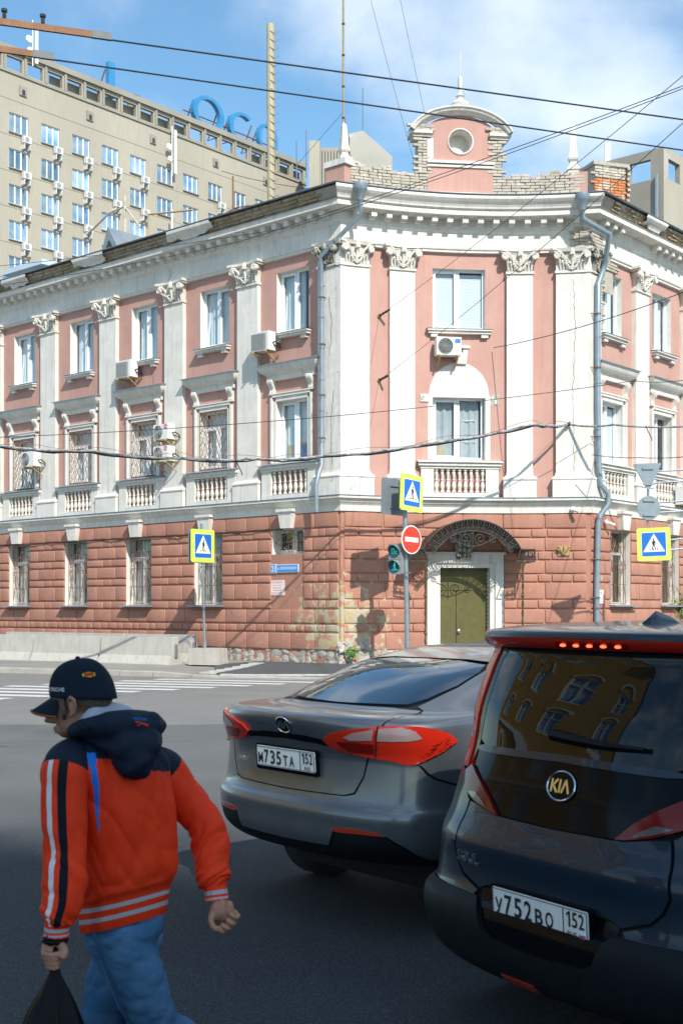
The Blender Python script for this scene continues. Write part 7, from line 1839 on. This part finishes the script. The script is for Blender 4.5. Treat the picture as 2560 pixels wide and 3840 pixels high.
def person():
    Fw=Vector((-.75,.66,0)).normalized(); Lt=Vector((-Fw.y,Fw.x,0)); UP=Vector((0,0,1))
    Fh=Vector((-.95,.22,-.16)).normalized(); Lh=Vector((-Fh.y,Fh.x,0)).normalized(); Uh=Fh.cross(Lh).normalized()
    if Uh.z<0: Uh=-Uh
    base=Vector((at(470,0,4.0).x,4.0,0))
    # ---------- body (skin), one continuous surface
    b=MB()
    hc=at(302,2588,3.88)
    ellipsoid(b,hc-Uh*.006,Fh,Lh,Uh,(.091,.073,.088))                                   # skull
    ellipsoid(b,hc+Fh*.045-Uh*.055,Fh,Lh,Uh,(.055,.062,.075))                   # face
    ellipsoid(b,hc+Fh*.058-Uh*.112,Fh,Lh,Uh,(.036,.045,.030))                   # jaw, chin
    ellipsoid(b,hc+Fh*.020-Uh*.090+Lh*.035,Fh,Lh,Uh,(.055,.022,.042)); ellipsoid(b,hc+Fh*.020-Uh*.090-Lh*.035,Fh,Lh,Uh,(.055,.022,.042))
    ellipsoid(b,hc+Fh*.095-Uh*.030,Fh,Lh,Uh,(.012,.050,.014))                   # brow
    b.tube([hc+Fh*.092-Uh*.035,hc+Fh*.112-Uh*.060,hc+Fh*.122-Uh*.074,hc+Fh*.098-Uh*.084],[.010,.013,.017,.010],8)   # nose
    ellipsoid(b,hc+Fh*.096-Uh*.104,Fh,Lh,Uh,(.010,.024,.007)); ellipsoid(b,hc+Fh*.094-Uh*.116,Fh,Lh,Uh,(.010,.022,.007)) # lips
    for s in (-1,1):
        ellipsoid(b,hc+Fh*.062-Uh*.062+Lh*s*.042,Fh,Lh,Uh,(.026,.022,.026))
        e=hc-Fh*.002-Uh*.045+Lh*s*.077                                          # ears
        b.tube([e+Fh*.012-Uh*.030,e-Fh*.004-Uh*.022+Lh*s*.008,e-Fh*.016+Lh*s*.014,e-Fh*.016+Uh*.018+Lh*s*.016,e-Fh*.002+Uh*.028+Lh*s*.012,e+Fh*.012+Uh*.018+Lh*s*.004],[.007,.006,.0055,.006,.006,.005],7)
        ellipsoid(b,e-Fh*.001+Lh*s*.002,Fh,Lh,Uh,(.014,.006,.026))
    b.tube([hc-Uh*.06-Fh*.02,at(345,2690,3.90),at(372,2770,3.93),at(385,2810,3.94)],[.058,.054,.056,.07],16)
    # torso and limbs inside the clothes
    b.tube([at(378,2775,3.94),at(400,2860,3.94),at(450,3000,3.95),at(475,3200,3.98),at(470,3420,3.99),at(468,3520,4.0)],[.06,.085,.085,.078,.075,.075],18)
    def arm(pts,r): b.tube(pts,r,12)
    shL=at(258,2850,3.85); shR=at(578,2870,4.09)
    b.tube([shL,at(385,2830,3.95),shR],[.055,.08,.055],12)
    arm([shL,at(226,3000,3.77),at(238,3200,3.74),at(222,3420,3.69),at(210,3518,3.69)],[.055,.048,.040,.033,.026])
    arm([shR,at(690,3000,4.14),at(780,3130,4.12),at(800,3290,4.05),at(820,3385,4.02)],[.055,.048,.040,.033,.027])
    # left fist round the bag neck
    def finger(pts,r0,r1): b.tube(spline([(p.x,p.y,p.z) for p in pts],8),[r0+(r1-r0)*i/8 for i in range(9)],8)
    w=at(209,3522,3.69); pc=at(200,3566,3.69)
    b.tube([w,at(204,3545,3.69),pc,at(202,3590,3.69)],[.026,.030,.034,.030],12)
    ellipsoid(b,at(180,3568,3.685),Fw,Lt,UP,(.022,.020,.034))
    for k in range(4):
        dv=17*k; du=3*k
        finger([at(168+du*1.3,3572+dv,3.685),at(166+du*1.6,3578+dv,3.652),at(196+du,3584+dv*.98,3.640),at(228-du*1.2,3576+dv,3.650),at(226-du*1.2,3570+dv,3.672)],.0092-.0005*k,.0082-.0005*k)
    finger([at(222,3540,3.675),at(240,3556,3.655),at(243,3580,3.642),at(230,3598,3.634)],.0125,.0095)
    # right hand, palm turned to the viewer, fingers curled
    w=at(820,3385,4.02); b.tube([w,at(826,3402,4.015),at(834,3425,4.012),at(848,3446,4.012)],[.026,.028,.027,.022],12)
    ellipsoid(b,at(806,3422,3.995),Vector((1,0,0)),Vector((0,1,0)),UP,(.018,.014,.030)); ellipsoid(b,at(858,3412,4.0),Vector((1,0,0)),Vector((0,1,0)),UP,(.017,.014,.030)); ellipsoid(b,at(836,3432,4.012),Vector((1,0,0)),Vector((0,1,0)),UP,(.034,.014,.034))
    for k,(u,v) in enumerate(((886,3430),(874,3452),(856,3470),(836,3482))):
        finger([at(u-10,v-12,4.012),at(u+6,v+6,4.0),at(u-2,v+14,3.972),at(u-18,v+4,3.966),at(u-22,v-4,3.972)],.0092-.0004*k,.0082)
    finger([at(800,3420,3.992),at(790,3450,3.975),at(798,3476,3.965),at(816,3488,3.958)],.0118,.0092)
    # legs
    kL=at(585,3850,4.08); aL=Vector((kL.x+.20,4.30,.14)); kR=at(395,3800,4.12); aR=Vector((kR.x-.08,4.20,.09))
    b.tube([at(440,3480,3.95),at(510,3640,4.0),kL,kL.lerp(aL,.4),aL],[.085,.075,.055,.05,.036],12); b.tube([at(510,3480,4.06),at(440,3640,4.10),kR,kR.lerp(aR,.4),aR],[.085,.075,.055,.05,.036],12)
    def col(me):
        for v in me.vertices: v.co+=v.normal*0
    me=remesh(b,'person',[c_skin],.0038,2,.4)
    P=ob('person',me,None,I4)
    # origin at the feet
    me.transform(Matrix.Translation(-base)); WM[P.name]=Matrix.Translation(base); P.matrix_basis=Matrix.Translation(base)
    tag(P,'person in red jacket, navy cap and jeans walking left with a black bag','person')
    # ---------- short hair below the cap, eyebrow and stubble shadow
    hb=MB(); ellipsoid(hb,hc-Fh*.012-Uh*.012,Fh,Lh,Uh,(.090,.0765,.088),28,20)
    hm=hb.mesh('hair',[c_hair],smooth=True)
    bm=bmesh.new(); bm.from_mesh(hm)
    def hx(co): d=co-hc; return d.dot(Fh),d.dot(Uh)
    bmesh.ops.delete(bm,geom=[f for f in bm.faces if (lambda a:(a[0]>.035 or a[1]<-.052-.25*max(0,-a[0]-.02) or a[1]>.04 or (a[0]>-.02 and a[1]<-.03)))(hx(f.calc_center_median()))],context='FACES'); bm.to_mesh(hm); bm.free()
    ob('hair',hm,P,I4)
    sb=MB(); 
    for s in (-1,1): sb.tube([hc+Fh*.030-Uh*.02+Lh*s*.078,hc+Fh*.030-Uh*.060+Lh*s*.076,hc+Fh*.036-Uh*.082+Lh*s*.068],[.010,.009,.004],6)
    put('sideburn',sb,[c_hair],P,smooth=True)
    eb=MB()
    for s in (-1,1): eb.tube([hc+Fh*.102-Uh*.028+Lh*s*.015,hc+Fh*.098-Uh*.024+Lh*s*.035,hc+Fh*.082-Uh*.030+Lh*s*.052],.005,6); ellipsoid(eb,hc+Fh*.084-Uh*.047+Lh*s*.032,Fh,Lh,Uh,(.010,.012,.008),10,8)
    put('eyes_and_brows',eb,[c_hair],P,smooth=True)
    # ---------- cap
    cb=MB(); cc=hc-Uh*.004-Fh*.006; n=26; m=40; rows=[]
    for i in range(n+1):
        ph=math.pi/2*i/n; r=[]
        for k in range(m):
            th=2*math.pi*k/m; lx=math.cos(th); ly=math.sin(th)
            e=1+.012*abs(math.cos(3*th))**.3*math.cos(ph)
            z=.103*math.sin(ph)**.92-.022*(1-math.sin(ph))*(1-lx)*.9+(.0 if True else 0)
            q=cc+Fh*(.103*lx*max(0,math.cos(ph))**.85*e)+Lh*(.083*ly*max(0,math.cos(ph))**.85*e)+Uh*z
            q+=(q-cc).normalized()*.0025*noise.noise(q*14)
            r.append(q)
        rows.append(r)
    vs=[v for r in rows for v in r]; fs=[(i*m+k,i*m+(k+1)%m,(i+1)*m+(k+1)%m,(i+1)*m+k) for i in range(n) for k in range(m)]
    cb.add(vs,fs); inner=[v+(cc-v).normalized()*.005 for v in rows[0]]; l=len(cb.v); cb.v+=[tuple(v) for v in inner]; cb.f+=[(k,(k+1)%m,l+(k+1)%m,l+k) for k in range(m)]; cb.m+=[0]*m
    cap=put('cap',cb,[c_cap],P,smooth=True)
    bb=MB(); rows=[]; nn=24
    for i in range(nn+1):
        a=R(-62+124*i/nn); r=[]
        for j in range(9):
            t=j/8; rad=.100+.075*t*(math.cos(a*1.25)**.55 if abs(a)<1.25 else 0)
            q=cc+Fh*(rad*math.cos(a)*1.02)+Lh*(.088*math.sin(a)*(1-.04*t))+Uh*(-.004-.030*t-.028*abs(math.sin(a))**1.6*(.4+t))
            r.append(q)
        rows.append(r)
    bb.grid(rows,nn+1,9); bb.grid([[v-Uh*.004 for v in r] for r in rows],nn+1,9); put('brim',bb,[c_cap],cap,smooth=True)
    ed=MB(); ed.tube([r[-1] for r in rows],.0028,5); put('brim_edge',ed,[cloth('brim_orange',(.32,.09,.02))],cap)
    kb=MB(); ellipsoid(kb,cc+Uh*.104,Fh,Lh,Uh,(.008,.008,.005),10,6); put('button',kb,[c_cap],cap,smooth=True)
    def cap_pt(th,ph,o=.003):
        lx=math.cos(th); ly=math.sin(th); z=.103*math.sin(ph)**.92-.022*(1-math.sin(ph))*(1-lx)*.9
        return cc+Fh*((.103+o)*lx*max(0,math.cos(ph))**.85)+Lh*((.083+o)*ly*max(0,math.cos(ph))**.85)+Uh*(z+o*math.sin(ph))
    # lettering on the cap side and badge at the back: bent onto the crown
    def on_cap(name,s,th0,ph0,w,h,m_,bold=.02):
        vs,fs=text_mesh(s,1.0,bold); mw=max(v[0] for v in vs); mh=max(v[2] for v in vs); mb=MB()
        mb.add([cap_pt(th0+ -v[0]/mw*w/2/.1*-1,ph0+v[2]/mh*h/2/.12,.0035) for v in vs],fs); put(name,mb,[m_],cap)
    on_cap('cap_lettering','PORSCHE',R(58),R(12),.075,.012,c_wht)
    mb=MB(); g=[[cap_pt(R(128)+.46*i/10-.23,R(33)+(.15*j/4-.075)*(1-.5*abs(i-5)/5),.003) for j in range(5)] for i in range(11)]; mb.grid(g,11,5); bd=put('cap_badge',mb,[cloth('badge_yellow',(.60,.42,.02))],cap,smooth=True)
    mb=MB(); g=[[cap_pt(R(128)+.34*i/10-.17,R(33)+(.085*j/4-.042),.0045) for j in range(5)] for i in range(11)]; mb.grid(g,11,5); put('badge_stripe',mb,[cloth('badge_red',(.45,.03,.015))],bd,smooth=True)
    # ---------- jacket torso
    TR=[(3462,464,3.985,.166,.112),(3440,465,3.985,.170,.116),(3400,467,3.985,.173,.12),(3362,469,3.985,.176,.123),(3344,471,3.985,.184,.130),(3326,474,3.98,.197,.144),(3260,478,3.975,.203,.150),(3160,478,3.97,.203,.148),(3060,470,3.96,.205,.145),(2960,448,3.95,.212,.140),(2890,424,3.945,.218,.132),(2830,404,3.94,.205,.122),(2790,392,3.935,.165,.108),(2758,382,3.93,.115,.095),(2730,374,3.925,.085,.085)]
    TR=[(v,u-(4 if v<3300 else 0),y,a*(.86 if v>3335 else .80 if v>2940 else .88),b*(.86 if v>3335 else .82 if v>2940 else .88)) for v,u,y,a,b in TR]
    NS=170; NT=200; sp=spline(TR,NS); rows=[]; mats=[]; info=[]
    for i,(v,u,y,a,bq) in enumerate(sp):
        c=at(u,v,y); r=[]; inf=[]
        for k in range(NT):
            th=2*math.pi*k/NT; cx=math.cos(th); cy=math.sin(th); e=2/2.5
            X=abs(cx)**e*(1 if cx>=0 else -1)*a; Y=abs(cy)**e*(1 if cy>=0 else -1)*bq     # X lateral(left +), Y forward
            tf=-.24 if v>2900 else -.24*max(0,(v-2750)/150)
            p=c+Lt*X+Fw*Y+UP*(tf*Y-.04*X)
            nrm=(Lt*(cx/a)+Fw*(cy/bq)).normalized()
            # folds: long drapes from the shoulders, creases gathered above the rib
            g=smoothstep(3350,3300,v)*smoothstep(2740,2840,v)
            q=Vector((p.x,p.y,p.z))
            d=.014*ridge(Vector((th*1.1+q.z*2.6,q.z*1.1,1.3)),1.3)*g+.010*ridge(Vector((th*1.4-q.z*3.4,q.z*3.0,4.4)),1.3)*g
            low=smoothstep(3080,3300,v)*g; d+=.013*ridge(Vector((th*1.2+1.6*q.z,q.z*8,7.7)),1.0)*low
            if v>3350: d=.0016*math.sin(th*95)
            r.append(p+nrm*d); inf.append(th)
        rows.append(r); info.append((v,inf))
    jb=MB(); vs=[p for r in rows for p in r]; fs=[]; mi=[]
    for i in range(NS):
        v=sp[i][0]
        for k in range(NT):
            fs.append((i*NT+k,i*NT+(k+1)%NT,(i+1)*NT+(k+1)%NT,(i+1)*NT+k)); th=2*math.pi*(k+.5)/NT; deg=math.degrees(th)
            m_=0
            p=rows[i][k]; pv=2285-4700*(p.z-1.7)/p.y; pu=1280+4700*p.x/p.y
            if v>3352:
                if 3372<v<3390 or 3412<v<3430: m_=2
                else: m_=0
            else:
                # navy yoke over shoulders: lower edge dips toward the back middle
                yoke=2846+ .10*(pu-330)*(1 if pu<330 else .35)
                if pv<yoke+ (40 if pu>560 else 0): m_=1
                # blue wedge behind the left arm
                wl=None
                if 2825<pv<3130:
                    t=(pv-2825)/305; cxp=338+46*t+8*math.sin(t*5); hw=(20 if t<.12 else 13-6*abs(t-.12)) if t<.3 else 15*(1-t)**.8+2
                    if abs(pu-cxp)<hw and 180<deg<370: m_=3
                
            mi.append(m_)
    jb.v=[tuple(p) for p in vs]; jb.f=fs; jb.m=mi
    def sleeve(path,rad,nseg,side,stripes):
        pts=spline([(*at(*p),r) for p,r in zip(path,rad)],nseg); m=48; L=len(jb.v); rows=[]; prev=None
        for i,q in enumerate(pts):
            c=Vector(q[:3]); a=Vector(pts[max(0,i-1)][:3]); b2=Vector(pts[min(nseg,i+1)][:3]); d=(b2-a).normalized()
            out=(Lt*side-Fw*.15); out=(out-d*out.dot(d)).normalized(); fr=d.cross(out).normalized()
            s=i/nseg; r=[]
            for k in range(m):
                th=2*math.pi*k/m; nrm=out*math.cos(th)+fr*math.sin(th)
                cuff=s>CUFF
                if cuff: dd=.0012*math.sin(th*36)
                else:
                    el=math.exp(-((s-.52)/.16)**2); en=math.exp(-((s-.80)/.10)**2)
                    z=s*5.2
                    zt=z+.35*math.sin(th+1.0)
                    dd=.008*ridge(Vector((math.cos(th)*.6,math.sin(th)*.6,zt*.8+side)),1.1)+el*.017*ridge(Vector((math.cos(th)*.35,math.sin(th)*.35,zt*1.9)),1.2)+en*.016*ridge(Vector((math.cos(th)*.3,math.sin(th)*.3,zt*3.0+5)),1.2)
                    dd*=smoothstep(0,.12,s)
                r.append(c+nrm*(q[3]+dd))
            rows.append(r)
        for r in rows: jb.v+=[tuple(p) for p in r]
        for i in range(nseg):
            s=(i+.5)/nseg
            for k in range(m):
                jb.f.append((L+i*m+k,L+i*m+(k+1)%m,L+(i+1)*m+(k+1)%m,L+(i+1)*m+k)); deg=(360*(k+.5)/m+180)%360-180
                m_=0
                if s>CUFF:
                    t=(s-CUFF)/(1-CUFF); m_=2 if (.22<t<.42 or .62<t<.80) else 0
                elif s<.13: m_=1
                else:
                    for d0,wd,mm in stripes:
                        if abs(deg-d0)<wd: m_=mm
                jb.m.append(m_)
    CUFF=.90
    sleeve([(290,2832,3.86),(248,2880,3.79),(238,2960,3.77),(240,3080,3.755),(246,3200,3.74),(246,3300,3.72),(238,3380,3.70),(222,3436,3.69),(214,3464,3.69),(212,3512,3.69)],[.062,.073,.069,.065,.062,.062,.060,.052,.037,.036],110,1,[(-8,7.5,4),(-42,8.5,5)])
    sleeve([(566,2862,4.08),(606,2892,4.11),(656,2950,4.13),(712,3020,4.14),(760,3088,4.13),(786,3160,4.11),(793,3240,4.075),(802,3300,4.05),(808,3328,4.04),(814,3380,4.03)],[.062,.072,.068,.064,.061,.061,.058,.050,.038,.037],110,-1,[(0,8,4)])
    jm=jb.mesh('jacket',[c_red,c_navy,c_grey,c_blue,c_wht,c_blk],smooth=True); jk=ob('jacket',jm,P,I4)
    # ---------- hood lying on the back, pale lining standing round the neck
    hb=MB()
    hb.tube([at(262,2752,3.815),at(320,2730,3.80),at(400,2722,3.80),at(480,2716,3.83),at(560,2712,3.90),at(592,2720,3.98)],[.022,.032,.042,.044,.040,.03],16)
    hb.tube([at(400,2770,3.86),at(470,2790,3.82),at(535,2800,3.86),at(560,2790,3.95)],[.045,.060,.062,.045],18)
    hb.tube([at(480,2820,3.84),at(510,2865,3.83),at(535,2890,3.86)],[.062,.058,.04],16)
    hb.tube([at(330,2745,3.82),at(430,2800,3.81),at(500,2880,3.82)],[.03,.035,.03],12)
    def hood_post(me):
        for v in me.vertices:
            p=v.co; v.co=p+v.normal*(.008*ridge(Vector((p.x*9+p.z*4,p.y*6,p.z*16)),1.0))
    hm=remesh(hb,'hood',[c_navy],.0075,10,.6,hood_post); hd=ob('hood',hm,P,I4)
    lb=MB(); n=18; rows=[]
    path=[(282,2722,3.83),(306,2686,3.81),(350,2645,3.82),(400,2632,3.86),(455,2640,3.92),(500,2664,3.98),(500,2690,4.05)]
    sp2=spline([(*at(*p),) for p in path],n)
    for i in range(n+1):
        c=Vector(sp2[i]); r=[]; kk=.35+.65*math.sin(math.pi*min(1,i/n*1.15+.06))
        for t,o,dz in ((0,.0,.0),(.3,.008,-.010),(.6,.016,-.026),(1,.020,-.05)): r.append(c+Vector((0.012*t,-o*kk,dz*kk)))
        rows.append(r)
    lb.grid(rows,n+1,4); lb.grid([[v+Vector((.006,.016,-.004)) for v in r] for r in rows],n+1,4); put('hood_lining',lb,[c_lining],P,smooth=True)
    mb=MB(); vs,fs=text_mesh('VENTURE',1.0,.02); mw=max(v[0] for v in vs); mh=max(v[2] for v in vs); c=at(522,2697,3.775); mb.add([c+Vector((v[0]/mw*.022,-.004+.010*(v[0]/mw)**2,v[2]/mh*.004-.002*v[0]/mw)) for v in vs],fs); put('hood_lettering',mb,[c_blue],hd)
    mb=MB(); c=at(530,2712,3.768); mb.tube([c+Vector((-.018,0,.004)),c+Vector((.0,-.003,.0)),c+Vector((.022,0,-.006))],.0022,5); mb.tube([c+Vector((-.012,0,-.008)),c+Vector((.004,-.003,-.002)),c+Vector((.02,0,-.010))],.0018,5); put('hood_emblem',mb,[c_red],hd)
    cdm=MB(); cdm.tube([at(300,2720,3.765),at(312,2728,3.755),at(330,2733,3.75)],.007,7); put('cord_stopper',cdm,[m_clad],hd)
    # ---------- jeans
    db=MB()
    db.tube([at(468,3425,3.99),at(468,3480,3.995),at(470,3540,4.0)],[.122,.126,.10],20)
    db.tube([at(425,3470,3.95),at(462,3560,3.965),at(512,3660,3.99),at(552,3770,4.03),kL,kL.lerp(aL,.5),aL+Vector((0,0,.03))],[.100,.099,.089,.080,.074,.072,.080],20)
    db.tube([at(505,3480,4.06),at(455,3600,4.10),at(410,3720,4.12),kR,kR.lerp(aR,.5),aR+Vector((0,0,.03))],[.098,.093,.083,.076,.072,.080],20)
    def den(me):
        for v in me.vertices:
            p=v.co; g=1 if p.z<.85 else .4
            v.co=p+v.normal*g*(.009*ridge(Vector((p.x*5+p.z*5,p.y*5,p.z*9-p.x*6)),1.1)+.005*ridge(Vector((p.x*9,p.y*9,p.z*26+p.x*9)),1.0))
    dm=remesh(db,'jeans',[c_denim],.0085,6,.5,den); jn=ob('jeans',dm,P,I4)
    sm=MB(); sm.tube([at(348,3490,3.865),at(372,3560,3.86),at(405,3650,3.885),at(440,3740,3.925),at(478,3840,3.97)],.004,5); put('side_seam',sm,[cloth('seam_dark',(.03,.08,.17))],jn)
    # ---------- watch strap and shoes
    wb=MB(); c=at(206,3526,3.69); ax=Vector((.05,0,1)).normalized()
    s1=ax.orthogonal().normalized(); s2=ax.cross(s1); wb.tube([c+(s1*math.cos(a)+s2*math.sin(a))*.033 for a in [k*2*math.pi/24 for k in range(24)]],.0075,6,closed=True); wb.tube([c+ax*.008+(s1*math.cos(a)+s2*math.sin(a))*.033 for a in [k*2*math.pi/24 for k in range(24)]],.006,6,closed=True)
    f=at(192,3526,3.662); wb.lathe([(.0,-.005),(.017,-.004),(.018,.004),(.0,.006)],14,0,Matrix.Translation(f)@RX(R(80))); put('watch',wb,[m_trim],P,smooth=True)
    for a,d in ((aL,Vector((-.6,.6,-.5))),(aR,Vector((-.75,.5,0)))):
        sb=MB(); d=d.normalized(); h=a.copy(); h.z=max(.05,h.z-.06); sb.tube([h-d*.05,h+d*.05,h+d*.15,h+d*.20],[.045,.05,.042,.025],12); me=remesh(sb,'shoe',[m_clad],.008,4); zmin=min(v.co.z for v in me.vertices)
        for v in me.vertices: v.co.z=max(.004,v.co.z-(zmin-.004 if a is aR else 0))
        ob('shoe',me,P,I4)
    # ---------- black plastic bag hanging from the fist (a thing of its own)
    gb=MB(); top=at(206,3612,3.67); n=46; m=64; rows=[]
    prof=[(0,.012,0),(.03,.016,0),(.07,.034,.0),(.14,.068,-.004),(.22,.095,-.006),(.30,.112,-.008),(.36,.116,-.008),(.41,.105,-.006),(.44,.07,0),(.45,.0,0)]
    sp3=spline(prof,n)
    for i,(dz,r,dx) in enumerate(sp3):
        row=[]
        for k in range(m):
            th=2*math.pi*k/m; s=i/n
            dd=1+.16*ridge(Vector((math.cos(th)*1.7,math.sin(th)*1.7,s*.7)),1.1)+.07*ridge(Vector((math.cos(th)*3.3,math.sin(th)*3.3,s*3.0+3)),1.2)
            row.append(top+Vector((dx+math.cos(th)*max(0,r)*dd*1.08,math.sin(th)*max(0,r)*dd*.8,-dz)))
        rows.append(row)
    vs=[p for r in rows for p in r]; gb.add(vs,[(i*m+k,i*m+(k+1)%m,(i+1)*m+(k+1)%m,(i+1)*m+k) for i in range(n) for k in range(m)])
    gb.tube([top+Vector((0,0,.045)),top+Vector((.01,-.012,.02)),top],[.010,.014,.014],8)
    bg=put('plastic_bag',gb,[gloss('black_plastic_film',(.002,.003,.004),.38,.12)],None,smooth=True)
    bg.data.transform(Matrix.Translation(-top)); bg.matrix_basis=Matrix.Translation(top); WM[bg.name]=Matrix.Translation(top)
    tag(bg,'black plastic bag carried low by the walking person','bag')
person()
